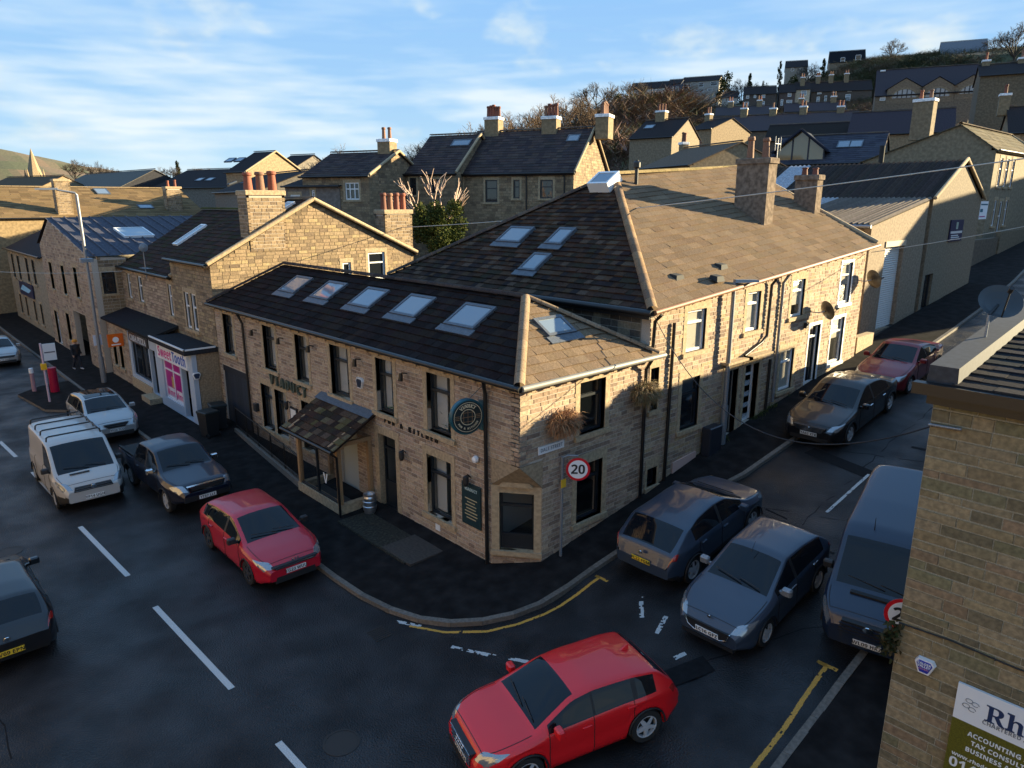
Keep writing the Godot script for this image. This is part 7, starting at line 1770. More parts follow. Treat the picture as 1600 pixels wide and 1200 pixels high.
	u.box(Vector3(-L / 2 + 0.2, sill + 0.01, -W * 0.8), Vector3(L / 2 - 0.25, sill + 0.06, W * 0.8)); u.box(Vector3(-L / 2 + 0.3, sill + 0.06, -W * 0.7), Vector3(L / 2 - 0.4, sill + 0.4, W * 0.7))
	obj("underside", u, M.trim, p)
	for x in [s.fa, s.ra]:
		for side in [1.0, -1.0]: rims(p, Vector3(x, r, side * (W - 0.02)), r, side, s.get("dark_rims", false))
	# mirrors
	if s.get("mirrors", true):
		for side in [1.0, -1.0]:
			var m := MB.new()
			var b: float = curve(s.belt, s.side0 - 0.1)
			m.cbox(Vector3(s.side0 - 0.22, b + 0.02, side * (W * 0.99)), Vector3(s.side0 - 0.08, b + 0.17, side * (W + 0.2)), 0.03)
			m.box(Vector3(s.side0 - 0.18, b - 0.0, side * (W * 0.9)), Vector3(s.side0 - 0.12, b + 0.06, side * (W * 1.02)))
			obj("door_mirror", m, s.get("mirror_mat", paintm), p)
	# number plates
	if s.has("front_plate"): plate(p, Vector3(L / 2 + 0.035, s.get("plate_y", 0.46), 0), 1.0, s.front_plate, M.plate_white)
	if s.has("rear_plate"): plate(p, Vector3(-L / 2 - 0.035, s.get("rplate_y", 0.62), 0), -1.0, s.rear_plate, M.plate_yellow)
	# door joints and handles
	for side in [1.0, -1.0]:
		for x in s.get("joints", s.pillars):
			var i := clampi(int(round((L / 2 - x) / L * N)), 0, N)
			var pts := []
			for j in range(11, cnt - 1): pts.append((pos[i][j] + nor[i][j] * 0.001) * Vector3(1, 1, side))
			var m := MB.new()
			m.tube(pts, 0.009, -1, 4)
			obj("door_joint", m, M.trim, p)
		for x in s.get("handles", []):
			var i := clampi(int(round((L / 2 - x) / L * N)), 0, N)
			var c: Vector3 = pos[i][13] * Vector3(1, 1, side)
			var m := MB.new()
			m.cbox(c + Vector3(-0.1, -0.02, -0.02), c + Vector3(0.1, 0.02, 0.035), 0.01)
			obj("door_handle", m, s.get("handle_mat", paintm), p)
	# bonnet and bumper joints
	for side in [1.0, -1.0]:
		var i0 := int(0.22 / L * N); var i1 := int((L / 2 - cx - 0.02) / L * N)
		var pts := []
		for i in range(i0, i1): pts.append((pos[i][6] + nor[i][6] * 0.001) * Vector3(1, 1, side))
		if pts.size() > 2:
			var m := MB.new()
			m.tube(pts, 0.008, -1, 4)
			obj("bonnet_joint", m, M.trim, p)
		for x in [s.fa, s.ra]: # dark lip round each wheel opening
			var arch := MB.new()
			var ap := []
			for k in 17:
				var t := PI * k / 16.0
				ap.append(Vector3(x + cos(t) * r * 1.17, r + sin(t) * r * 1.15, side * (W + flare * 0.9 - 0.01)))
			arch.tube(ap, 0.02, -1, 5)
			obj("wheel_arch_lip", arch, M.trim, p)
	var bj := []
	var ib := int(0.2 / L * N)
	for j in range(6, -1, -1): bj.append(pos[ib][j] * Vector3(1, 1, -1) + nor[ib][j] * Vector3(1, 1, -1) * 0.001)
	for j in range(1, 7): bj.append(pos[ib][j] + nor[ib][j] * 0.001)
	var bjm := MB.new()
	bjm.tube(bj, 0.007, -1, 4)
	obj("bonnet_joint", bjm, M.trim, p)
	# wipers
	var wi := MB.new()
	var yw: float = curve(s.top, cx - 0.06) + 0.03
	wi.tube([Vector3(cx - 0.02, yw, -0.1), Vector3(cx - 0.12, yw + 0.06, W * 0.62)], 0.012, -1, 4); wi.tube([Vector3(cx - 0.02, yw, -W * 0.6), Vector3(cx - 0.1, yw + 0.05, 0.0)], 0.012, -1, 4)
	obj("wiper", wi, M.trim, p)
	# nose: grille, lower intake
	for g in s.get("grilles", []): # y0, y1, half width low, half width high, material, bars
		var b := MB.new()
		var x := L / 2 + 0.022
		var q := [Vector3(x, g[0], g[2]), Vector3(x, g[0], -g[2]), Vector3(x, g[1], -g[3]), Vector3(x, g[1], g[3])]
		b.quad(q[0], q[1], q[2], q[3]); 
		for k in 4: b.quad(q[k], q[(k + 1) % 4], q[(k + 1) % 4] - Vector3(0.12, 0, 0), q[k] - Vector3(0.12, 0, 0))
		obj(g[6] if g.size() > 6 else "grille", b, g[4], p)
		if g[5] > 0:
			var c := MB.new()
			for k in g[5]:
				var yy: float = lerpf(g[0], g[1], (k + 0.5) / g[5]); var hw: float = lerpf(g[2], g[3], (k + 0.5) / g[5]) * 0.96
				c.box(Vector3(x, yy - 0.012, -hw), Vector3(x + 0.014, yy + 0.012, hw))
			obj("grille_bar", c, M.chrome, p)
	return p

func plate(p: Node, at: Vector3, dx: float, text: String, m: Material) -> void:
	var n := MB.new()
	n.box(at + Vector3(-0.012 * dx, -0.056, -0.26), at + Vector3(0.004 * dx, 0.056, 0.26))
	var o := obj("number_plate", n, m, p)
	var bs := Basis(Vector3(0, 0, -dx), Vector3.UP, Vector3(dx, 0, 0))
	writing(o, text, Transform3D(bs, at + Vector3(0.006 * dx, 0, 0)), 0.115, M.trim, 0.003, "plate_text")

func car_paint(key: String, c: Color, metal := 0.0, rough := 0.35) -> Material:
	return mat(key, c, rough, metal, {"coat": 0.45, "coat_rough": 0.015})

func hatch(o: Dictionary) -> Dictionary: # a five door hatchback as the common starting point
	var L: float = o.L; var H: float = o.H
	var d := {"r": 0.32, "fa": L / 2 - 0.86, "ra": -L / 2 + 0.82, "sill": 0.22, "cowl": L / 2 - 1.12, "roof0": L / 2 - 1.95, "roof1": -L / 2 + 0.62, "tail": -L / 2 + 0.2, "side0": L / 2 - 1.3, "side1": -L / 2 + 0.62, "pillars": [-0.12], "joints": [L / 2 - 1.3, -0.12, -L / 2 + 1.05], "handles": [0.05, -0.95],
		"top": [[L / 2, 0.55], [L / 2 - 0.05, 0.68], [L / 2 - 0.2, 0.8], [L / 2 - 0.6, 0.92], [L / 2 - 1.12, 1.0], [L / 2 - 1.95, H - 0.05], [0.0, H], [-L / 2 + 1.2, H - 0.03], [-L / 2 + 0.62, H - 0.1], [-L / 2 + 0.2, 1.03], [-L / 2 + 0.06, 0.95], [-L / 2, 0.6]],
		"belt": [[L / 2, 0.5], [L / 2 - 0.1, 0.66], [L / 2 - 0.6, 0.84], [L / 2 - 1.2, 0.92], [0.0, 0.95], [-L / 2 + 0.6, 1.0], [-L / 2 + 0.1, 0.95], [-L / 2, 0.6]], "lamp": [0.6, 0.73], "taily": [0.72, 0.94]}
	d.merge(o, true)
	return d

func make_vehicles() -> void:
	var south := -PI / 2 # heading towards +z
	var badge := func(p: Node, x: float, y: float, t: String, sz: float, m: Material) -> void: writing(p, t, Transform3D(Basis(Vector3(0, 0, -1), Vector3.UP, Vector3(1, 0, 0)) if x > 0 else Basis(Vector3(0, 0, 1), Vector3.UP, Vector3(-1, 0, 0)), Vector3(x, y, 0)), sz, m, 0.008, "badge")
	var oval := func(p: Node, at: Vector3, rx: float, m: Material, dx := 1.0) -> void:
		var b := MB.new()
		b.lathe([Vector2(rx, 0.0), Vector2(rx * 0.92, 0.02), Vector2(0, 0.022)], at, 18, Color.WHITE, Basis(Vector3(0, 0, 1), Vector3(dx, 0, 0), Vector3(0, 0.6 * dx, 0)))
		obj("badge", b, m, p)
	var red := car_paint("paint_red", Color(0.42, 0.006, 0.022)); var red2 := car_paint("paint_bright_red", Color(0.66, 0.008, 0.012))
	# red hatchback parked before the pub
	var a := vehicle("red_hatchback", "crimson hatchback parked by the kerb in front of the pub porch", "car", Vector2(-3.98, -6.1), south, hatch({"L": 4.31, "W": 1.8, "H": 1.45, "paint": red, "front_plate": "FG23 WUU", "plate_y": 0.5, "dark_rims": true, "mirror_mat": M.trim, "grilles": [[0.6, 0.68, 0.5, 0.6, M.trim, 1], [0.24, 0.4, 0.55, 0.5, M.trim, 0, "air_intake"]], "lamp": [0.6, 0.7]}))
	badge.call(a, 2.175, 0.74, "KIA", 0.13, M.chrome)
	# pickup
	var navy := car_paint("paint_navy", Color(0.004, 0.008, 0.022), 0.1)
	var L := 5.3
	var b := vehicle("pickup_truck", "dark navy pickup truck parked behind the red hatchback", "pickup truck", Vector2(-4.1, -12.5), south + 0.05, {"L": L, "W": 1.86, "H": 1.76, "r": 0.37, "fa": 1.72, "ra": -1.38, "sill": 0.42, "cowl": 1.28, "roof0": 0.62, "roof1": -0.75, "tail": -1.02, "side0": 1.05, "side1": -0.85, "pillars": [0.12], "joints": [1.1, 0.12, -0.8], "handles": [0.3, -0.5], "paint": navy, "flare": 0.06, "tumble": 0.8,
		"top": [[2.65, 0.7], [2.6, 0.9], [2.45, 1.02], [1.28, 1.16], [0.62, 1.7], [0.1, 1.76], [-0.6, 1.74], [-0.78, 1.68], [-1.0, 1.1], [-1.05, 1.08], [-2.55, 1.08], [-2.65, 0.9]], "belt": [[2.65, 0.65], [2.55, 0.85], [1.3, 1.06], [-0.9, 1.1], [-2.6, 1.08], [-2.65, 0.88]], "lamp": [0.82, 0.98], "taily": [0.8, 1.05], "lamp_rise": 0.1, "front_plate": "YT67 LLF", "plate_y": 0.58, "grilles": [[0.8, 0.98, 0.52, 0.58, M.chrome, 0], [0.84, 0.94, 0.46, 0.5, M.trim, 0], [0.5, 0.66, 0.7, 0.7, M.trim, 0, "air_intake"]], "mirror_mat": M.chrome})
	b.get_node("grille2").position.x = 0.006
	var bd := MB.new()
	bd.box(Vector3(-2.5, 1.07, -0.74), Vector3(-1.12, 1.085, 0.74), Color(0.01, 0.01, 0.01))
	for sd in [-1, 1]: bd.box(Vector3(-2.58, 1.06, sd * 0.76), Vector3(-1.08, 1.13, sd * 0.84), Color(0.012, 0.012, 0.014))
	obj("load_bed", bd, M.plain, b)
	# silver crossover
	var silver := car_paint("paint_silver", Color(0.36, 0.36, 0.355), 0.45)
	vehicle("silver_crossover", "silver grey crossover with a dark glass roof, parked beside the shops", "car", Vector2(-4.15, -21.2), south, hatch({"L": 4.42, "W": 1.84, "H": 1.6, "r": 0.35, "sill": 0.27, "paint": silver, "glass_roof": true, "front_plate": "YF24 TCO", "plate_y": 0.55, "grilles": [[0.64, 0.8, 0.3, 0.45, M.trim, 1], [0.3, 0.46, 0.6, 0.6, M.trim, 0, "air_intake"]], "lamp": [0.72, 0.82], "cladding": true,
		"top": [[2.21, 0.6], [2.16, 0.78], [2.0, 0.92], [1.6, 1.02], [1.1, 1.1], [0.28, 1.54], [-0.2, 1.6], [-1.1, 1.56], [-1.6, 1.48], [-2.0, 1.12], [-2.15, 1.04], [-2.21, 0.65]], "belt": [[2.21, 0.55], [2.1, 0.76], [1.6, 0.94], [0.9, 1.02], [-1.6, 1.1], [-2.15, 1.03], [-2.21, 0.64]]}))
	# white van with roof rack
	var wv := car_paint("paint_white", Color(0.4, 0.38, 0.355))
	var v := vehicle("white_van", "white panel van with a black roof rack driving towards the camera", "van", Vector2(-6.45, -15.0), south, {"L": 4.8, "W": 1.92, "H": 1.94, "r": 0.32, "fa": 1.55, "ra": -1.55, "sill": 0.24, "cowl": 1.72, "roof0": 0.82, "roof1": -2.2, "tail": -2.38, "rear_glass": false, "side0": 1.42, "side1": 0.32, "pillars": [], "joints": [1.3, 0.3, -1.0], "handles": [0.45], "paint": wv, "tumble": 0.9, "crown": 0.06,
		"top": [[2.4, 0.62], [2.36, 0.8], [2.2, 0.94], [1.72, 1.12], [0.82, 1.86], [0.4, 1.92], [-1.5, 1.94], [-2.25, 1.92], [-2.38, 1.86], [-2.4, 1.2]], "belt": [[2.4, 0.58], [2.3, 0.78], [1.7, 1.04], [1.2, 1.1], [-2.3, 1.1], [-2.4, 1.0]], "lamp": [0.68, 0.9], "lamp_rise": 0.2, "lamp_l": 0.55, "lamp_in": 0.6, "taily": [0.8, 1.3], "front_plate": "YP14 UGH", "plate_y": 0.44, "bumper": true, "bumper_y": 0.52, "grilles": [[0.66, 0.8, 0.55, 0.5, M.trim, 2]], "mirror_mat": M.trim})
	oval.call(v, Vector3(2.425, 0.76, 0), 0.09, M.chrome)
	var bn := MB.new(); bn.box(Vector3(1.8, 1.075, -0.05), Vector3(1.9, 1.09, 0.5)); obj("bonnet_vent", bn, M.trim, v)
	for x in [0.55, -0.35, -1.2, -2.0]:
		var bar := MB.new()
		bar.tube([Vector3(x, 1.9, -0.78), Vector3(x, 2.03, -0.76), Vector3(x, 2.06, -0.7), Vector3(x, 2.06, 0.7), Vector3(x, 2.03, 0.76), Vector3(x, 1.9, 0.78)], 0.025, -1, 6)
		obj("roof_bar", bar, M.trim, v)
	var rr := MB.new(); rr.tube([Vector3(0.55, 2.08, -0.7), Vector3(-2.1, 2.08, -0.7)], 0.025, -1, 6); obj("roof_rail", rr, M.trim, v)
	# far silver car
	vehicle("silver_saloon", "silver car at the left edge of the frame beyond the bus stop", "car", Vector2(-5.2, -40.3), south, hatch({"L": 4.3, "W": 1.8, "H": 1.47, "paint": silver, "front_plate": "YK19 ONB", "grilles": [[0.55, 0.66, 0.5, 0.6, M.trim, 1], [0.26, 0.4, 0.6, 0.6, M.trim, 0, "air_intake"]]}))
	# black car at the left edge, seen from behind
	var black := car_paint("paint_black", Color(0.006, 0.006, 0.008))
	var k := vehicle("black_hatchback", "black car seen from behind at the left frame edge", "car", Vector2(-9.85, -6.9), PI / 2, hatch({"L": 4.4, "W": 1.82, "H": 1.5, "paint": black, "rear_plate": "DV69 EPN", "rplate_y": 0.5, "taily": [0.82, 0.95], "tail_in": 0.45, "mirror_mat": black}))
	oval.call(k, Vector3(-2.225, 0.8, 0), 0.07, M.chrome, -1.0)
	# bright red sports utility car in the foreground
	var hd := Vector2(-0.955, -0.3)
	var q := vehicle("red_suv", "bright red compact sports utility car turning out in the foreground", "car", Vector2(-2.78, 4.15), atan2(-hd.y, hd.x), hatch({"L": 4.19, "W": 1.79, "H": 1.51, "r": 0.345, "sill": 0.26, "paint": red2, "front_plate": "YD21 KXB", "plate_y": 0.52, "roof1": -1.55, "pillars": [-0.15, -1.05], "joints": [0.8, -0.15, -1.0], "grilles": [[0.48, 0.8, 0.4, 0.48, M.trim, 4], [0.26, 0.4, 0.65, 0.6, M.trim, 0, "air_intake"]], "lamp": [0.68, 0.8], "cladding": false, "rear_round": 0.3,
		"top": [[2.095, 0.6], [2.06, 0.78], [1.95, 0.9], [1.5, 1.0], [1.0, 1.06], [0.25, 1.45], [-0.2, 1.51], [-1.1, 1.48], [-1.6, 1.4], [-1.95, 1.06], [-2.04, 0.98], [-2.095, 0.65]], "belt": [[2.095, 0.55], [2.0, 0.76], [1.5, 0.92], [0.9, 0.98], [-1.6, 1.04], [-2.04, 0.97], [-2.095, 0.64]]}))
	for z in [-0.13, -0.045, 0.04, 0.125]:
		var rg := MB.new()
		var pts := []
		for i in 17: pts.append(Vector3(2.135, 0.72 + sin(TAU * i / 16) * 0.055, z + cos(TAU * i / 16) * 0.055))
		rg.tube(pts, 0.008, -1, 5)
		obj("badge_ring", rg, M.chrome, q)
	roof_fin(q, Vector3(-1.35, 1.44, 0), red2)
	q.basis = q.basis.scaled(Vector3.ONE * 0.94)
	q.position += Vector3(-0.08, 0.0, 0.06)
	# blue grey coupe crossover parked nose uphill
	var blue := car_paint("paint_bluegrey", Color(0.03, 0.047, 0.075), 0.2)
	var c := vehicle("blue_crossover", "blue grey coupe crossover parked with its rear towards the corner", "car", Vector2(3.85, 2.5), 0.0, hatch({"L": 4.36, "W": 1.8, "H": 1.56, "r": 0.35, "sill": 0.27, "paint": blue, "rear_plate": "FL22 FGM", "rplate_y": 0.72, "taily": [0.86, 1.02], "tail_in": 0.5, "tail_l": 0.4, "flare": 0.05, "cladding": true, "roof1": -1.42, "tail": -1.98, "side1": -1.3,
		"top": [[2.18, 0.6], [2.13, 0.78], [1.95, 0.92], [1.5, 1.02], [1.1, 1.08], [0.3, 1.5], [-0.2, 1.56], [-0.9, 1.52], [-1.45, 1.42], [-1.98, 1.06], [-2.1, 0.98], [-2.18, 0.6]], "belt": [[2.18, 0.55], [2.05, 0.76], [1.5, 0.92], [0.8, 0.98], [-0.8, 1.04], [-1.4, 1.12], [-1.95, 1.05], [-2.1, 0.97], [-2.18, 0.58]]}))
	oval.call(c, Vector3(-2.2, 0.93, 0), 0.07, M.chrome, -1.0)
	var rw := MB.new(); rw.tube([Vector3(-1.88, 1.1, 0.0), Vector3(-1.55, 1.3, 0.3)], 0.012, -1, 4); obj("rear_wiper", rw, mat("tan_wiper", Color(0.4, 0.25, 0.08), 0.5), c)
	# grey blue small hatchback in the middle of the side street
	var slate := car_paint("paint_slate", Color(0.034, 0.05, 0.078), 0.2, 0.4)
	var e := vehicle("grey_hatchback", "small slate grey hatchback driving down the side street towards the corner", "car", Vector2(2.75, 4.85), PI, hatch({"L": 3.97, "W": 1.74, "H": 1.46, "r": 0.31, "paint": slate, "front_plate": "LC16 GFZ", "plate_y": 0.46, "grilles": [[0.4, 0.62, 0.42, 0.5, M.trim, 0], [0.22, 0.3, 0.6, 0.6, M.trim, 0, "air_intake"]], "handle_mat": M.chrome, "mirror_mat": M.galvanised}))
	var gr := MB.new(); gr.tube([Vector3(2.01, 0.64, 0.52), Vector3(2.01, 0.46, 0.45), Vector3(2.01, 0.39, 0.3), Vector3(2.01, 0.39, -0.3), Vector3(2.01, 0.46, -0.45), Vector3(2.01, 0.64, -0.52)], 0.014, -1, 5); obj("grille_frame", gr, M.chrome, e)
	var an := MB.new(); an.tube([Vector3(0.25, 1.44, 0), Vector3(0.08, 1.62, 0)], 0.008, 0.004, 5); obj("aerial", an, M.trim, e)
	oval.call(e, Vector3(1.9, 0.78, 0), 0.05, M.chrome)
	# dark blue high van
	var tb := car_paint("paint_vanblue", Color(0.01, 0.02, 0.045), 0.15, 0.4)
	var t := vehicle("blue_van", "tall dark blue van parked half on the pavement by the office building", "van", Vector2(4.6, 6.98), atan2(-0.17, -0.985), {"L": 5.0, "W": 1.97, "H": 2.08, "r": 0.34, "fa": 1.6, "ra": -1.5, "sill": 0.26, "cowl": 1.7, "roof0": 0.95, "roof1": -2.3, "tail": -2.45, "rear_glass": false, "side0": 1.4, "side1": 0.35, "pillars": [], "joints": [1.35, 0.3, -1.1], "handles": [0.5], "paint": tb, "tumble": 0.93, "crown": 0.05, "lamp_at": [[0.06, 7.5], [0.35, 9.0], [0.55, 12.2], [0.05, 14.0]],
		"top": [[2.5, 0.68], [2.46, 0.9], [2.3, 1.02], [1.7, 1.2], [0.95, 1.94], [0.6, 2.05], [-0.5, 2.08], [-2.3, 2.06], [-2.45, 2.0], [-2.5, 1.2]], "belt": [[2.5, 0.63], [2.4, 0.85], [1.7, 1.14], [1.2, 1.2], [-2.4, 1.2], [-2.5, 1.15]], "lamp": [0.72, 1.02], "lamp_rise": 0.12, "lamp_l": 0.4, "lamp_in": 0.66, "taily": [0.9, 1.5], "front_plate": "WL09 HKZ", "plate_y": 0.5, "bumper": true, "bumper_y": 0.4, "grilles": [[0.64, 0.92, 0.56, 0.5, M.trim, 0]], "mirror_mat": M.trim})
	for i in 3:
		var sl := MB.new(); sl.box(Vector3(2.52, 0.68 + i * 0.08, -0.54), Vector3(2.545, 0.71 + i * 0.08, 0.54)); obj("grille_slat", sl, tb, t)
	oval.call(t, Vector3(2.53, 0.86, 0), 0.11, M.chrome)
	t.basis = t.basis.scaled_local(Vector3(0.93, 1.0, 0.97))
	var ta := MB.new(); ta.tube([Vector3(0.7, 2.0, 0.35), Vector3(0.66, 2.28, 0.35)], 0.012, 0.005, 5); obj("aerial", ta, M.trim, t)
	var bs := MB.new(); bs.box(Vector3(1.8, 1.15, -0.5), Vector3(1.9, 1.19, 0.5)); obj("scuttle", bs, M.trim, t)
	# black saloon and red saloon farther up
	var sal := func(o: Dictionary) -> Dictionary:
		var LL: float = o.L
		var d := {"roof1": -LL / 2 + 1.35, "tail": -LL / 2 + 0.68, "side1": -LL / 2 + 1.05, "pillars": [-0.2], "joints": [LL / 2 - 1.5, -0.2, -LL / 2 + 1.3],
			"top": [[LL / 2, 0.55], [LL / 2 - 0.05, 0.68], [LL / 2 - 0.2, 0.78], [LL / 2 - 0.7, 0.9], [LL / 2 - 1.35, 0.98], [LL / 2 - 2.15, 1.4], [0.0, o.H], [-LL / 2 + 1.8, o.H - 0.04], [-LL / 2 + 1.35, o.H - 0.12], [-LL / 2 + 0.68, 1.06], [-LL / 2 + 0.1, 1.02], [-LL / 2, 0.7]], "cowl": LL / 2 - 1.35, "roof0": LL / 2 - 2.15, "side0": LL / 2 - 1.5}
		d.merge(o, true)
		return hatch(d)
	var ins := vehicle("black_saloon", "glossy black saloon parked on the side street below the red saloon", "car", Vector2(12.6, 2.42), PI, sal.call({"L": 4.83, "W": 1.86, "H": 1.5, "r": 0.34, "paint": black, "front_plate": "YA62 XTK", "plate_y": 0.46, "lamp": [0.62, 0.76], "grilles": [[0.54, 0.7, 0.4, 0.5, M.trim, 4], [0.24, 0.36, 0.6, 0.6, M.trim, 0, "air_intake"]], "handle_mat": M.chrome}))
	oval.call(ins, Vector3(2.455, 0.66, 0), 0.06, M.chrome)
	var wine := car_paint("paint_wine", Color(0.16, 0.012, 0.016), 0.2)
	var vo := vehicle("wine_saloon", "wine red saloon parked higher up the side street", "car", Vector2(17.65, 2.35), PI, sal.call({"L": 4.48, "W": 1.78, "H": 1.46, "paint": wine, "front_plate": "MX07 YCB", "plate_y": 0.44, "lamp": [0.6, 0.74], "grilles": [[0.52, 0.66, 0.3, 0.36, M.trim, 2], [0.22, 0.34, 0.6, 0.6, M.trim, 0, "air_intake"]]}))
	oval.call(vo, Vector3(2.27, 0.6, 0), 0.05, M.chrome)

func roof_fin(p: Node, at: Vector3, m: Material) -> void:
	var b := MB.new()
	b.hexa([at + Vector3(0.12, 0, 0.025), at + Vector3(0.12, 0, -0.025), at + Vector3(-0.08, 0, -0.03), at + Vector3(-0.08, 0, 0.03), at + Vector3(-0.04, 0.08, 0.008), at + Vector3(-0.04, 0.08, -0.008), at + Vector3(-0.08, 0.09, -0.008), at + Vector3(-0.08, 0.09, 0.008)])
	obj("aerial_fin", b, m, p)

# ---------------------------------------------------------------- street furniture
func make_street_things() -> void:
	# speed limit sign on its pole
	var s := thing("speed_limit_sign", "round red rimmed 20 sign on a grey pole by the pub corner", "road sign", Vector3(1.26, 0.44, 0.22))
	var b := MB.new(); b.tube([Vector3(0, 0, 0), Vector3(0, 2.72, 0)], 0.038, -1, 10); b.tube([Vector3(0, 2.68, 0), Vector3(0.1, 2.75, 0.1), Vector3(0.3, 2.72, 0.25)], 0.03, -1, 8); obj("pole", b, M.galvanised, s)
	var face := Vector3(-0.72, 0.0, 0.7).normalized()
	sign_disc(s, Vector3(0.2, 2.42, 0.35), face, 0.3, "20")
	var y := MB.new(); y.box(Vector3(-0.08, 1.9, 0.04), Vector3(0.1, 2.12, 0.05), Color(0.7, 0.4, 0.02)); obj("yellow_plate", y, M.plain, s)
	var s2 := thing("speed_limit_sign", "red rimmed 20 sign half hidden by the office building corner", "road sign", Vector3(0.85, 0.4, 8.36))
	var b2 := MB.new(); b2.tube([Vector3(0, 0, 0), Vector3(0, 2.6, 0)], 0.038, -1, 10); obj("pole", b2, M.galvanised, s2)
	sign_disc(s2, Vector3(-0.06, 2.3, -0.02), Vector3(-0.95, 0, 0.3).normalized(), 0.3, "20")
	lamp_post("street_lamp", "tall grey street lamp on the pavement by the stone shop", Vector3(-2.04, 0.0, -29.75), 9.7, Vector3(-1.6, 0.14, -0.5), true)
	lamp_post("street_lamp", "grey street lamp against the stone row on the side street", Vector3(8.83, 1.68, 0.22), 5.2, Vector3(0.95, 0.02, 0.5), false)
	var cb := MB.new(); cb.cbox(Vector3(-0.35, 0, -0.16), Vector3(0.35, 0.95, 0.16), 0.03)
	var ct := thing("cable_cabinet", "dark street cabinet at the foot of the side street lamp", "cabinet", Vector3(8.15, 1.5, 0.24))
	obj("case", cb, mat("cabinet", Color(0.02, 0.022, 0.03), 0.4), ct)
	# bus stop and bollard on the island
	var bus := thing("bus_stop_sign", "bus stop flag on a pale pole at the left", "bus stop", Vector3(-4.96, 0.0, -27.4))
	var p1 := MB.new(); p1.tube([Vector3.ZERO, Vector3(0, 2.85, 0)], 0.05, -1, 8, Color(0.55, 0.4, 0.45)); obj("pole", p1, M.gloss, bus)
	var p2 := MB.new(); p2.box(Vector3(0.06, 2.0, -0.03), Vector3(0.58, 2.8, 0.03), Color(0.6, 0.6, 0.6)); p2.box(Vector3(0.1, 2.36, 0.03), Vector3(0.54, 2.42, 0.036), Color(0.1, 0.1, 0.12)); obj("flag", p2, M.plain, bus)
	var p3 := MB.new(); p3.box(Vector3(-0.12, 1.6, -0.1), Vector3(0.1, 1.88, 0.1), Color(0.75, 0.4, 0.01)); obj("yellow_box", p3, M.plain, bus)
	var rd := thing("red_bin", "slim red litter bin behind the bus stop pole", "bin", Vector3(-4.35, 0.0, -29.4))
	var r1 := MB.new(); r1.tube([Vector3.ZERO, Vector3(0, 1.25, 0)], 0.2, -1, 12, Color(0.35, 0.01, 0.04)); obj("body", r1, M.gloss, rd)
	var bo := thing("bollard", "white topped bollard at the tip of the bus island", "bollard", Vector3(-5.1, 0.0, -30.2))
	var o1 := MB.new(); o1.tube([Vector3.ZERO, Vector3(0, 0.95, 0)], 0.1, 0.09, 10, Color(0.35, 0.2, 0.22)); obj("post", o1, M.plain, bo)
	var o2 := MB.new(); o2.tube([Vector3(0, 0.95, 0), Vector3(0, 1.2, 0)], 0.11, 0.1, 10, Color(0.7, 0.7, 0.7)); obj("top", o2, M.plain, bo)
	# bins by the gate
	for q in [[Vector3(-1.3, 0.03, -16.9), 0.2, "black wheelie bin standing nearest the road by the sweet shop"], [Vector3(-0.65, 0.05, -17.6), -0.15, "black wheelie bin tucked against the pub side gate"]]:
		var w := thing("wheelie_bin", q[2], "bin", q[0], q[1], "wheelie bins by the gate")
		var c := MB.new()
		c.hexa([Vector3(-0.24, 0.05, 0.24), Vector3(0.24, 0.05, 0.24), Vector3(0.24, 0.05, -0.24), Vector3(-0.24, 0.05, -0.24), Vector3(-0.3, 1.0, 0.32), Vector3(0.3, 1.0, 0.32), Vector3(0.3, 1.0, -0.32), Vector3(-0.3, 1.0, -0.32)]); obj("body", c, M.trim, w)
		var d := MB.new(); d.cbox(Vector3(-0.32, 1.0, -0.36), Vector3(0.32, 1.1, 0.35), 0.03, Color(0.6, 1.5, 1.6)); obj("lid", d, M.trim, w)
		for sx in [-0.25, 0.25]:
			var e := MB.new(); e.lathe([Vector2(0.1, -0.03), Vector2(0.1, 0.03), Vector2(0, 0.03)], Vector3(sx, 0.1, 0.26), 10, Color.WHITE, Basis(Vector3(0, 1, 0), Vector3(1, 0, 0), Vector3(0, 0, -1))); obj("wheel", e, M.rubber, w)
	# keg
	var kg := thing("beer_keg", "steel beer keg standing between porch and pub door", "keg", Vector3(-0.5, 0.09, -6.1))
	var kb := MB.new(); kb.lathe([Vector2(0.0, 0.0), Vector2(0.17, 0.0), Vector2(0.18, 0.06), Vector2(0.2, 0.1), Vector2(0.2, 0.2), Vector2(0.215, 0.22), Vector2(0.2, 0.24), Vector2(0.2, 0.36), Vector2(0.215, 0.38), Vector2(0.2, 0.4), Vector2(0.2, 0.5), Vector2(0.18, 0.55), Vector2(0.18, 0.6), Vector2(0.16, 0.6), Vector2(0.16, 0.54), Vector2(0.0, 0.53)], Vector3.ZERO, 20); obj("body", kb, M.steel, kg)
	# railing from gate to porch
	var rl := thing("iron_railing", "black iron railing on a low stone wall left of the porch", "railing")
	var lw := MB.new(); lw.hexa([Vector3(-0.42, -0.1, -16.6), Vector3(-1.18, -0.1, -9.45), Vector3(-0.98, -0.1, -9.4), Vector3(-0.22, -0.1, -16.6), Vector3(-0.42, 0.25, -16.6), Vector3(-1.18, 0.25, -9.45), Vector3(-0.98, 0.25, -9.4), Vector3(-0.22, 0.25, -16.6)]); obj("low_wall", lw, M.kerb, rl)
	var a0 := Vector3(-0.32, 0, -16.55); var a1 := Vector3(-1.08, 0, -9.45)
	for h in [0.38, 1.12]:
		var t := MB.new(); t.tube([a0 + Vector3(0, h, 0), a1 + Vector3(0, h, 0)], 0.02, -1, 6); obj("rail", t, M.black_iron, rl)
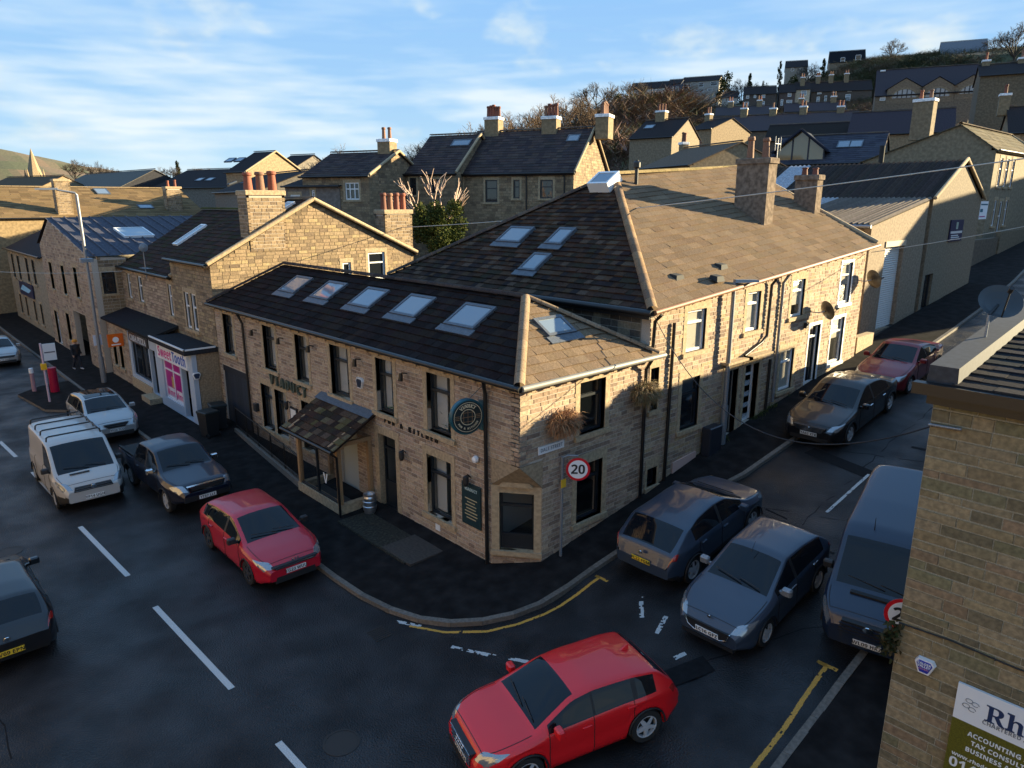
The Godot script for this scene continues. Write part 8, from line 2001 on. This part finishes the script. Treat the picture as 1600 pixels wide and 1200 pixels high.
	for k in 56:
		var c := a0.lerp(a1, k / 55.0)
		var t := MB.new(); t.tube([c + Vector3(0, 0.25, 0), c + Vector3(0, 1.18, 0)], 0.011 if k % 11 else 0.025, -1, 5); obj("baluster", t, M.black_iron, rl)
	# cables
	cable("overhead_cable", "pale overhead cable crossing the roofs in front of the chimneys", Vector3(9.6, 8.0, -19.4), Vector3(9.0, 10.25, 7.3), 0.25, 0.016, Color(0.5, 0.46, 0.4))
	cable("overhead_cable", "thin pale cable crossing in front of the warehouse", Vector3(19.4, 7.3, 0.15), Vector3(24.0, 9.6, 8.6), 0.15, 0.014, Color(0.45, 0.4, 0.34))
	cable("overhead_cable", "thin pale cable across the main road buildings at the left", Vector3(-12.5, 7.4, -32.0), Vector3(-0.15, 5.7, -30.5), 0.5, 0.014, Color(0.5, 0.46, 0.4))
	cable("overhead_cable", "dark cable from the pub side over the street to the office building", Vector3(5.05, 6.2, 0.06), Vector3(-0.02, 6.2, 8.55), 1.5, 0.012, Color(0.015, 0.015, 0.018))
	var br := thing("cable_bracket", "pale cable bracket on the corner of the office building", "bracket", Vector3(-0.02, 6.22, 8.55))
	var bb := MB.new(); bb.tube([Vector3(-0.05, 0, -0.05), Vector3(-0.05, 0.02, 0.36)], 0.022, -1, 6); obj("arm", bb, M.galvanised, br)
	var cw := thing("wall_cable", "black cable clipped along the office building wall", "cable")
	var wc := MB.new(); wc.tube([Vector3(-0.03, 3.02, 8.5), Vector3(-0.03, 3.06, 9.2), Vector3(-0.03, 3.03, 10.0), Vector3(-0.03, 3.05, 12.0)], 0.014, -1, 5); obj("cable", wc, M.black_iron, cw)
	var hb := thing("corner_plant", "dark dry plant hanging at the office building corner", "plant", Vector3(-0.08, 2.5, 8.44))
	var lf := MB.new()
	for i in 200:
		var o := Vector3(R.randfn(0, 0.06), R.randfn(0.2, 0.14), R.randfn(0, 0.06)); var d := Vector3(R.randfn(0, 1), R.randfn(-0.3, 1), R.randfn(0, 1)).normalized() * 0.09; var sd := d.cross(Vector3(R.randfn(0, 1), 1, 0)).normalized() * 0.025
		lf.quad(o - sd, o + d - sd * 0.5, o + d + sd * 0.5, o + sd, vary([Color(0.03, 0.035, 0.015), Color(0.05, 0.04, 0.02)]))
	obj("leaves", lf, M.leaf, hb)
	person()
	# aerial on the stone house roof
	var ar := thing("tv_aerial", "television aerial on a mast on the mossy roof behind the shops", "aerial", Vector3(-0.2, 5.6, -26.6))
	var am := MB.new(); am.tube([Vector3.ZERO, Vector3(0, 1.6, 0)], 0.025, -1, 6); am.lathe([Vector2(0.22, 0), Vector2(0.2, 0.03), Vector2(0, 0.06)], Vector3(0, 1.5, 0.1), 12, Color.WHITE, Basis(Vector3.RIGHT, Vector3(0, 0, 1), Vector3(0, -1, 0))); am.tube([Vector3(0, 0.5, -0.5), Vector3(0, 0.5, 0.5)], 0.012, -1, 4)
	for k in 6: am.tube([Vector3(-0.2, 0.5, -0.45 + k * 0.18), Vector3(0.2, 0.5, -0.45 + k * 0.18)], 0.008, -1, 4)
	obj("mast", am, M.galvanised, ar)
	# aerial on the row chimney
	var ac := thing("tv_aerial", "small aerial fixed to the tall chimney of the stone row", "aerial", Vector3(15.05, 10.8, -2.0))
	var a2 := MB.new(); a2.tube([Vector3.ZERO, Vector3(0, 0.75, 0)], 0.02, -1, 5); a2.tube([Vector3(-0.2, 0.55, 0), Vector3(0.2, 0.55, 0)], 0.02, -1, 4)
	for x in [-0.2, 0.2]: a2.tube([Vector3(x, 0.3, 0), Vector3(x, 0.8, 0)], 0.018, -1, 4)
	obj("mast", a2, M.galvanised, ac)

func sign_disc(p: Node, at: Vector3, n: Vector3, r: float, text: String) -> void:
	var x := Vector3.UP.cross(n).normalized()
	var ax := Basis(x, n, x.cross(n))
	var a := MB.new(); a.lathe([Vector2(0.0, -0.01), Vector2(r, -0.01), Vector2(r, 0.0), Vector2(r * 0.78, 0.001)], at, 36, Color(0.55, 0.01, 0.02), ax); obj("red_rim", a, M.gloss, p)
	var b := MB.new(); b.lathe([Vector2(r * 0.8, 0.0005), Vector2(r * 0.8, 0.004), Vector2(0, 0.004)], at, 36, Color(0.72, 0.73, 0.75), ax); obj("white_face", b, M.gloss, p)
	writing(p, text, Transform3D(Basis(x, Vector3.UP, n), at + n * 0.008), r * 1.12, M.trim, 0.006)

func lamp_post(called: String, label: String, at: Vector3, h: float, arm: Vector3, tall: bool) -> void:
	var t := thing(called, label, "street lamp", at, 0, "street lamps")
	var b := MB.new()
	if tall: b.tube([Vector3.ZERO, Vector3(0, 1.4, 0)], 0.13, -1, 10); b.tube([Vector3(0, 1.4, 0), Vector3(0, h - 0.1, 0), Vector3(arm.x * 0.04, h, arm.z * 0.04), Vector3(arm.x * 0.5, h + arm.y, arm.z * 0.5)], 0.085, 0.04, 10)
	else: b.tube([Vector3.ZERO, Vector3(0, 1.3, 0)], 0.11, -1, 10); b.tube([Vector3(0, 1.3, 0), Vector3(0, h, 0)], 0.08, 0.06, 10)
	obj("pole", b, M.galvanised, t)
	var hd := MB.new()
	var s := Vector3(arm.x * 0.45, h + arm.y, arm.z * 0.45) if tall else Vector3(0, h, 0)
	var d := Vector3(arm.x, 0, arm.z).normalized(); var w := Vector3(-d.z, 0, d.x) * 0.14
	var L := 0.95 if tall else 0.8
	hd.hexa([s - w * 0.5, s + d * L - w * 0.8, s + d * L + w * 0.8, s + w * 0.5, s - w * 0.5 + Vector3(0, 0.1, 0), s + d * L - w * 0.6 + Vector3(0, 0.07, 0), s + d * L + w * 0.6 + Vector3(0, 0.07, 0), s + w * 0.5 + Vector3(0, 0.1, 0)])
	obj("lantern", hd, M.galvanised, t)
	if tall:
		var c := MB.new(); c.box(Vector3(-0.2, 2.0, -0.12), Vector3(0.2, 2.55, -0.1), Color(0.6, 0.6, 0.65)); obj("notice", c, M.plain, t)
		var c2 := MB.new(); c2.cbox(Vector3(-0.3, 6.3, -0.14), Vector3(0.3, 6.5, 0.14), 0.03); obj("bracket", c2, M.galvanised, t)

func cable(called: String, label: String, a: Vector3, b: Vector3, sag: float, r: float, c: Color) -> void:
	var pts := []
	for k in 25:
		var t := k / 24.0
		pts.append(a.lerp(b, t) - Vector3(0, sag * 4 * t * (1 - t), 0))
	var m := MB.new()
	m.tube(pts, r, -1, 5, c)
	tag(obj(called, m, M.plain), label, "cable", "overhead cables")

# A walker in dark clothes: one skin grown round a skeleton of tapered bones.
func person() -> void:
	var p := thing("person", "person in dark clothes and orange hat walking on the far pavement", "person", Vector3(-2.3, 0.0, -34.2), 0.4)
	var J := {"hip": Vector3(0, 0.92, 0), "chest": Vector3(0, 1.28, 0.02), "neck": Vector3(0, 1.45, 0.03), "head": Vector3(0, 1.6, 0.05), "sl": Vector3(0.19, 1.4, 0.02), "sr": Vector3(-0.19, 1.4, 0.02), "el": Vector3(0.26, 1.13, -0.06), "er": Vector3(-0.26, 1.13, 0.06), "wl": Vector3(0.27, 0.9, 0.06), "wr": Vector3(-0.27, 0.9, 0.16), "fl": Vector3(0.27, 0.78, 0.1), "fr": Vector3(-0.27, 0.78, 0.2), "hl": Vector3(0.09, 0.9, 0), "hr": Vector3(-0.09, 0.9, 0), "kl": Vector3(0.1, 0.5, 0.12), "kr": Vector3(-0.1, 0.5, -0.02), "al": Vector3(0.1, 0.09, 0.16), "ar": Vector3(-0.1, 0.12, -0.24), "tl": Vector3(0.11, 0.04, 0.32), "tr": Vector3(-0.11, 0.05, -0.1)}
	var bones := [["hip", "chest", 0.15, 0.17], ["chest", "neck", 0.15, 0.07], ["sl", "sr", 0.085, 0.085], ["neck", "head", 0.06, 0.1], ["sl", "el", 0.075, 0.058], ["sr", "er", 0.075, 0.058], ["el", "wl", 0.056, 0.042], ["er", "wr", 0.056, 0.042], ["wl", "fl", 0.038, 0.034], ["wr", "fr", 0.038, 0.034], ["hl", "kl", 0.1, 0.075], ["hr", "kr", 0.1, 0.075], ["kl", "al", 0.072, 0.05], ["kr", "ar", 0.072, 0.05], ["al", "tl", 0.05, 0.038], ["ar", "tr", 0.05, 0.038], ["hl", "hr", 0.12, 0.12]]
	var h := 0.03
	var lo := Vector3(-0.42, -0.03, -0.42); var nx := 29; var ny := 62; var nz := 30
	var F := PackedFloat32Array()
	F.resize(nx * ny * nz)
	for i in nx:
		for j in ny:
			for k in nz:
				var q := lo + Vector3(i, j, k) * h
				var acc := 0.0
				for b in bones:
					var a: Vector3 = J[b[0]]; var d: Vector3 = J[b[1]] - a
					var t := clampf((q - a).dot(d) / d.length_squared(), 0, 1)
					acc += exp(-((q - a - d * t).length() - lerpf(b[2], b[3], t)) * 45.0)
				F[(i * ny + j) * nz + k] = -log(maxf(acc, 1e-30)) / 45.0
	var vert := {}
	var cell := func(i: int, j: int, k: int) -> Vector3:
		var key := (i * ny + j) * nz + k
		if vert.has(key): return vert[key]
		var s := Vector3.ZERO; var n := 0
		for e in [[0, 0, 0, 1, 0, 0], [0, 1, 0, 1, 1, 0], [0, 0, 1, 1, 0, 1], [0, 1, 1, 1, 1, 1], [0, 0, 0, 0, 1, 0], [1, 0, 0, 1, 1, 0], [0, 0, 1, 0, 1, 1], [1, 0, 1, 1, 1, 1], [0, 0, 0, 0, 0, 1], [1, 0, 0, 1, 0, 1], [0, 1, 0, 0, 1, 1], [1, 1, 0, 1, 1, 1]]:
			var f0 := F[((i + e[0]) * ny + j + e[1]) * nz + k + e[2]]; var f1 := F[((i + e[3]) * ny + j + e[4]) * nz + k + e[5]]
			if (f0 < 0) != (f1 < 0):
				s += Vector3(i + e[0], j + e[1], k + e[2]).lerp(Vector3(i + e[3], j + e[4], k + e[5]), f0 / (f0 - f1)); n += 1
		vert[key] = lo + s / maxi(n, 1) * h
		return vert[key]
	var m := MB.new()
	for i in range(1, nx - 1):
		for j in range(1, ny - 1):
			for k in range(1, nz - 1):
				var f0 := F[(i * ny + j) * nz + k]
				for ax in 3:
					var f1 := F[((i + int(ax == 0)) * ny + j + int(ax == 1)) * nz + k + int(ax == 2)]
					if (f0 < 0) == (f1 < 0): continue
					var q := []
					match ax:
						0: q = [cell.call(i, j - 1, k - 1), cell.call(i, j, k - 1), cell.call(i, j, k), cell.call(i, j - 1, k)]
						1: q = [cell.call(i - 1, j, k - 1), cell.call(i - 1, j, k), cell.call(i, j, k), cell.call(i, j, k - 1)]
						2: q = [cell.call(i - 1, j - 1, k), cell.call(i, j - 1, k), cell.call(i, j, k), cell.call(i - 1, j, k)]
					if f0 >= 0: q.reverse()
					var y: float = q[0].y
					var c := Color(0.012, 0.012, 0.018)
					if y > 1.46: c = Color(0.45, 0.28, 0.2)
					elif y < 0.1: c = Color(0.4, 0.4, 0.42)
					elif y < 0.88 and absf(q[0].x) > 0.21: c = Color(0.45, 0.28, 0.2)
					elif y < 0.86: c = Color(0.015, 0.016, 0.03)
					m.quad(q[0], q[1], q[2], q[3], c)
	obj("body", m, M.plain, p)
	var hat := MB.new()
	hat.lathe([Vector2(0.128, 1.6), Vector2(0.126, 1.68), Vector2(0.09, 1.75), Vector2(0.0, 1.77)], Vector3(0, 0, 0.05), 14, Color(0.6, 0.24, 0.03))
	obj("hat", hat, M.plain, p)

# ---------------------------------------------------------------- trees and scrub
func limb(m: MB, tips: Array, a: Vector3, d: Vector3, L: float, r: float, depth: int, spread: float, col: Color) -> void:
	var mid := a + d * L * 0.5 + Vector3(R.randfn(0, 1), R.randfn(0, 1), R.randfn(0, 1)) * L * 0.05
	var e := a + d * L
	m.tube([a, mid, e], r, r * 0.68, 5 if depth > 2 else 3, col, false)
	if depth == 0: return
	var n := 3 if depth > 1 else 4
	for k in n:
		var t := R.randf_range(0.45, 1.0) if k > 0 else 1.0
		var nd := (d + Vector3(R.randfn(0, spread), R.randfn(0.1, spread * 0.6), R.randfn(0, spread))).normalized()
		limb(m, tips, a.lerp(e, t), nd, L * R.randf_range(0.6, 0.82), r * 0.64, depth - 1, spread, col)

func bare_tree(label: String, at: Vector3, h: float, cols: Array, depth := 5, spread := 0.5, trunk := 0.16, grp := "bare trees on the skyline", thick := 0.026) -> void:
	if at.length() > 60.0 and terrain(at.x, at.z) < at.y:
		var dy := minf(at.y - terrain(at.x, at.z), 7.0)
		at.y -= dy; h += dy * 0.8
	var t := thing("bare_tree", label, "tree", at, 0, grp)
	var tr := MB.new()
	tr.tube([Vector3(0, -3.0, 0), Vector3(R.randfn(0, 0.02) * h, h * trunk, R.randfn(0, 0.02) * h)], h * thick * 1.3, h * thick, 7, cols[0])
	obj("trunk", tr, M.bark, t)
	var cr := MB.new()
	for k in 6:
		var a := TAU * k / 5.0 + R.randf()
		limb(cr, [], Vector3(0, h * trunk * R.randf_range(0.6, 1.0), 0), Vector3(cos(a) * 0.9, 1.0, sin(a) * 0.9).normalized() if k > 0 else Vector3.UP, h * (0.27 if depth > 3 else 0.34), h * thick * 0.62, depth, spread, cols[k % cols.size()])
	obj("crown", cr, M.bark, t)

func leafy(called: String, label: String, at: Vector3, rx: float, ry: float, n: int, leaf: float, pal: Array, cat := "tree", grp := "", cone := false) -> void:
	if at.length() > 60.0 and terrain(at.x, at.z) < at.y:
		var dy := minf(at.y - terrain(at.x, at.z), 7.0)
		at.y -= dy; ry += dy * 0.35
	var t := thing(called, label, cat, at, 0, grp)
	var tr := MB.new(); tr.tube([Vector3(0, -3.0, 0), Vector3(0, ry * 1.2, 0)], rx * 0.08, rx * 0.03, 6, Color(0.05, 0.035, 0.025)); obj("trunk", tr, M.bark, t)
	var c := MB.new()
	var clumps := []
	for k in 38:
		var v := Vector3(R.randfn(0, 1), R.randfn(0, 1), R.randfn(0, 1)).normalized() * pow(R.randf(), 0.4) * 0.85
		if cone:
			var yy := R.randf()
			v = Vector3(R.randfn(0, 0.45) * (1.05 - yy), yy * 2.0 - 1.0, R.randfn(0, 0.45) * (1.05 - yy))
		clumps.append(v)
	for i in n:
		var k: Vector3 = clumps[i % clumps.size()]
		var o := k + Vector3(R.randfn(0, 1), R.randfn(0, 1), R.randfn(0, 1)).normalized() * 0.26 * pow(R.randf(), 0.4) * (0.6 if cone else 1.0)
		var q := Vector3(o.x * rx, ry * 1.05 + o.y * ry, o.z * rx)
		var d := (Vector3(R.randfn(0, 1), R.randfn(0, 0.7), R.randfn(0, 1)) + o).normalized() * leaf; var s := d.cross(Vector3(R.randfn(0, 1), R.randfn(0, 1), R.randfn(0, 1))).normalized() * leaf * 0.45
		c.quad(q - s * 0.3, q + d * 0.5 - s, q + d, q + d * 0.5 + s, vary(pal))
	obj("crown", c, M.leaf, t)

func make_trees() -> void:
	var green := [Color(0.075, 0.085, 0.02), Color(0.05, 0.065, 0.018), Color(0.1, 0.1, 0.03), Color(0.035, 0.05, 0.015)]
	leafy("evergreen_bush", "big round evergreen bush behind the hipped roof", Vector3(13.7, 5.7, -20.9), 1.75, 2.0, 18000, 0.11, green, "bush")
	bare_tree("pale pruned bare tree rising above the evergreen bush", Vector3(14.0, 6.6, -21.8), 5.0, [Color(0.42, 0.3, 0.24), Color(0.5, 0.36, 0.28)], 2, 0.33, 0.2, "", 0.02)
	var brown := [Color(0.13, 0.085, 0.05), Color(0.1, 0.068, 0.045), Color(0.16, 0.1, 0.055)]
	var dark := [Color(0.05, 0.038, 0.03), Color(0.065, 0.048, 0.036)]
	bare_tree("rounded dark bare tree on the hill crest left of the white terrace", Vector3(144.1, 36.8, -122.0), 7.0, dark, 5, 0.5)
	bare_tree("spreading bare tree on the crest just above the white terrace", Vector3(173.4, 42.3, -132.0), 5.3, dark, 5, 0.5)
	bare_tree("round brown bare tree on the skyline behind the rear house", Vector3(38.0, 14.4, -71.7), 3.9, brown, 5, 0.5)
	bare_tree("small bare tree right of the round brown tree", Vector3(51.7, 16.0, -87.8), 2.3, brown, 5, 0.5)
	bare_tree("wide bare tree between the hilltop houses", Vector3(215.3, 47.8, -73.8), 6.4, dark, 5, 0.5)
	bare_tree("tall bare tree at the top right corner", Vector3(209.4, 44.6, -42.9), 8.6, dark, 5, 0.5)
	bare_tree("thin bare tree left of the top right corner tree", Vector3(224.9, 50.1, -51.6), 3.3, dark, 5, 0.5)
	bare_tree("round bare tree on the skyline right of the spire", Vector3(56.0, 23.0, -297.7), 4.0, dark, 5, 0.5)
	bare_tree("second bare tree on the skyline right of the spire", Vector3(68.3, 22.3, -314.2), 4.3, dark, 5, 0.5)
	bare_tree("third bare tree on the skyline right of the spire", Vector3(75.0, 21.7, -321.9), 3.7, dark, 5, 0.5)
	bare_tree("fourth bare tree on the skyline right of the spire", Vector3(78.2, 21.5, -318.8), 3.9, dark, 5, 0.5)
	bare_tree("bare tree on the skyline left of the little fir", Vector3(85.2, 21.8, -284.3), 3.9, dark, 5, 0.5)
	bare_tree("bare tree on the skyline right of the little fir", Vector3(94.6, 21.8, -275.5), 3.4, brown, 5, 0.5)
	bare_tree("bare wood edge tree behind the left terrace chimney", Vector3(76.8, 20.1, -94.1), 5.1, brown, 5, 0.5)
	bare_tree("brown bare tree behind the left terrace chimney pots", Vector3(82.9, 21.1, -95.8), 6.0, brown, 5, 0.5)
	bare_tree("bare tree between the two left terrace chimneys", Vector3(89.8, 22.2, -96.9), 6.5, brown, 5, 0.5)
	bare_tree("tall bare tree left of the middle terrace chimney", Vector3(96.5, 23.3, -98.0), 7.1, brown, 5, 0.5)
	bare_tree("tallest brown bare tree behind the middle terrace chimney", Vector3(103.9, 24.4, -98.6), 8.2, brown, 5, 0.5)
	bare_tree("golden bare tree right of the middle terrace chimney", Vector3(111.1, 25.2, -99.2), 8.9, brown, 5, 0.5)
	bare_tree("bare tree behind the gable end chimney", Vector3(110.0, 24.7, -93.1), 5.7, brown, 5, 0.5)
	bare_tree("small dark bare tree above the left terrace roof", Vector3(84.7, 21.1, -115.3), 3.6, dark, 5, 0.5)
	bare_tree("small dark bare tree left of the terrace roof", Vector3(88.5, 22.3, -126.3), 2.4, dark, 5, 0.5)
	bare_tree("thin bare tree right of the hilltop firs", Vector3(183.2, 42.1, -101.6), 3.9, dark, 5, 0.5)
	bare_tree("low bare tree on the crest left of the dormer house", Vector3(203.2, 47.9, -92.2), 2.7, dark, 5, 0.5)
	leafy("evergreen_tree", "dark rounded conifer at the right end of the white terrace", Vector3(193.8, 43.9, -113.6), 2.9, 2.6, 1400, 0.52, [Color(0.025, 0.035, 0.014), Color(0.035, 0.045, 0.018), Color(0.05, 0.055, 0.02)], "tree", "evergreens on the hill", false)
	leafy("fir_tree", "slim dark fir beside the hilltop terrace", Vector3(189.6, 42.9, -103.0), 1.8, 1.8, 1400, 0.36, [Color(0.025, 0.035, 0.014), Color(0.035, 0.045, 0.018), Color(0.05, 0.055, 0.02)], "tree", "evergreens on the hill", true)
	leafy("fir_tree", "small pointed fir on the crest", Vector3(197.0, 47.7, -97.8), 1.3, 1.3, 1400, 0.26, [Color(0.025, 0.035, 0.014), Color(0.035, 0.045, 0.018), Color(0.05, 0.055, 0.02)], "tree", "evergreens on the hill", true)
	leafy("fir_tree", "tiny dark fir on the left skyline", Vector3(87.5, 21.8, -282.1), 2.1, 2.1, 1400, 0.42, [Color(0.025, 0.035, 0.014), Color(0.035, 0.045, 0.018), Color(0.05, 0.055, 0.02)], "tree", "evergreens on the hill", true)
	leafy("fir_tree", "dark conifer beside the dormer house", Vector3(206.1, 47.4, -89.3), 1.3, 1.3, 1400, 0.26, [Color(0.025, 0.035, 0.014), Color(0.035, 0.045, 0.018), Color(0.05, 0.055, 0.02)], "tree", "evergreens on the hill", true)
	leafy("evergreen_tree", "round evergreen below the crest left of the cream house", Vector3(178.0, 40.9, -92.0), 1.1, 1.0, 1400, 0.21, [Color(0.025, 0.035, 0.014), Color(0.035, 0.045, 0.018), Color(0.05, 0.055, 0.02)], "tree", "evergreens on the hill", false)
	leafy("evergreen_tree", "round evergreen above the hillside terrace", Vector3(183.6, 40.9, -86.7), 1.5, 1.4, 1400, 0.27, [Color(0.025, 0.035, 0.014), Color(0.035, 0.045, 0.018), Color(0.05, 0.055, 0.02)], "tree", "evergreens on the hill", false)
	leafy("evergreen_tree", "dark evergreen thicket left of the white terrace", Vector3(144.3, 33.6, -113.7), 2.3, 2.1, 1400, 0.42, [Color(0.025, 0.035, 0.014), Color(0.035, 0.045, 0.018), Color(0.05, 0.055, 0.02)], "tree", "evergreens on the hill", false)
	leafy("evergreen_tree", "low evergreen thicket below the rounded bare tree", Vector3(138.4, 31.8, -111.4), 1.8, 1.7, 1400, 0.33, [Color(0.025, 0.035, 0.014), Color(0.035, 0.045, 0.018), Color(0.05, 0.055, 0.02)], "tree", "evergreens on the hill", false)
	# scrub that covers the hillside
	var proto := MB.new()
	for k in 40:
		var a := Vector3(R.randfn(0, 0.25), 0, R.randfn(0, 0.25))
		var d := Vector3(R.randfn(0, 0.5), R.randf_range(0.5, 1.0), R.randfn(0, 0.5))
		var s := Vector3(R.randfn(0, 1), 0, R.randfn(0, 1)).normalized() * 0.02
		proto.tri(a - s, a + s, a + d)
		for j in 3:
			var q := a + d * R.randf_range(0.4, 0.9)
			var e := q + Vector3(R.randfn(0, 0.35), R.randf_range(0.1, 0.4), R.randfn(0, 0.35))
			proto.tri(q - s * 0.7, q + s * 0.7, e)
	var mm := MultiMesh.new()
	mm.transform_format = MultiMesh.TRANSFORM_3D
	mm.use_colors = true
	mm.mesh = proto.mesh(M.bark)
	var xf := []; var cl := []
	var f := FastNoiseLite.new()
	f.seed = 77; f.frequency = 0.02
	for i in 42000:
		var r := sqrt(R.randf_range(85.0 * 85.0, 300.0 * 300.0)); var a := deg_to_rad(R.randf_range(-46.0, 42.0))
		var dx := cos(deg_to_rad(47.1)) * cos(a) + sin(deg_to_rad(47.1)) * sin(a); var dz := -sin(deg_to_rad(47.1)) * cos(a) + cos(deg_to_rad(47.1)) * sin(a)
		var x := EYE.x + dx * r; var z := EYE.z + dz * r
		var s := x * 0.885 - z * 0.466
		if s < 92.0 and a > -0.25: continue
		var n := f.get_noise_2d(x, z)
		if R.randf() > 0.62 + n * 0.9: continue
		var k := R.randf_range(1.4, 4.4) * (0.8 + n * 0.5)
		if x * 0.466 + z * 0.885 < -18.0 and s > 100.0: k *= 1.5
		elif s > 183.0: k = R.randf_range(0.7, 2.2)
		elif s > 120.0: k *= 0.42
		xf.append(Transform3D(Basis(Vector3.UP, R.randf() * TAU).scaled(Vector3(k * 1.5, k, k * 1.5)), Vector3(x, terrain(x, z) - 0.6, z)))
		var c: Color = [Color(0.2, 0.12, 0.07), Color(0.23, 0.145, 0.08), Color(0.14, 0.09, 0.06), Color(0.1, 0.1, 0.04), Color(0.17, 0.09, 0.07)][(i + int(n * 4.0 + 8.0)) % 5]
		if s > 183.0 and x * 0.466 + z * 0.885 > -5.0 and n > -0.2: c = [Color(0.05, 0.06, 0.022), Color(0.035, 0.045, 0.02), Color(0.075, 0.08, 0.03), Color(0.1, 0.06, 0.035)][i % 4]
		cl.append(c * R.randf_range(0.75, 1.25))
	mm.instance_count = xf.size()
	for i in xf.size():
		mm.set_instance_transform(i, xf[i]); mm.set_instance_color(i, cl[i])
	var mi := MultiMeshInstance3D.new()
	mi.name = "hillside_scrub"
	mi.multimesh = mm
	mi.set_meta("label", "brown winter scrub and saplings covering the hillside"); mi.set_meta("category", "scrub")
	stuff(mi)
	add_child(mi)
	# church
	var ch := thing("church", "stone church tower with a tall pointed spire far left", "church", Vector3(38.4, 0, -269.0))
	var tw := MB.new(); tw.box(Vector3(-2.6, 0, -2.6), Vector3(2.6, 16.2, 2.6), Color(0.36, 0.26, 0.15)); obj("tower", tw, M.stone_far, ch)
	var sp := MB.new()
	for k in 8:
		var a := TAU * k / 8 + PI / 8; var b := TAU * (k + 1) / 8 + PI / 8
		sp.tri(Vector3(cos(b) * 2.6, 16.2, sin(b) * 2.6), Vector3(cos(a) * 2.6, 16.2, sin(a) * 2.6), Vector3(0, 26.0, 0), Color(0.34, 0.25, 0.15))
	obj("spire", sp, M.stone_far, ch)
	for q in [[-2.2, -2.2], [2.2, -2.2], [2.2, 2.2], [-2.2, 2.2]]:
		var pn := MB.new(); pn.tube([Vector3(q[0], 16.2, q[1]), Vector3(q[0], 19.6, q[1])], 0.5, 0.02, 6, Color(0.34, 0.25, 0.15)); obj("pinnacle", pn, M.stone_far, ch)
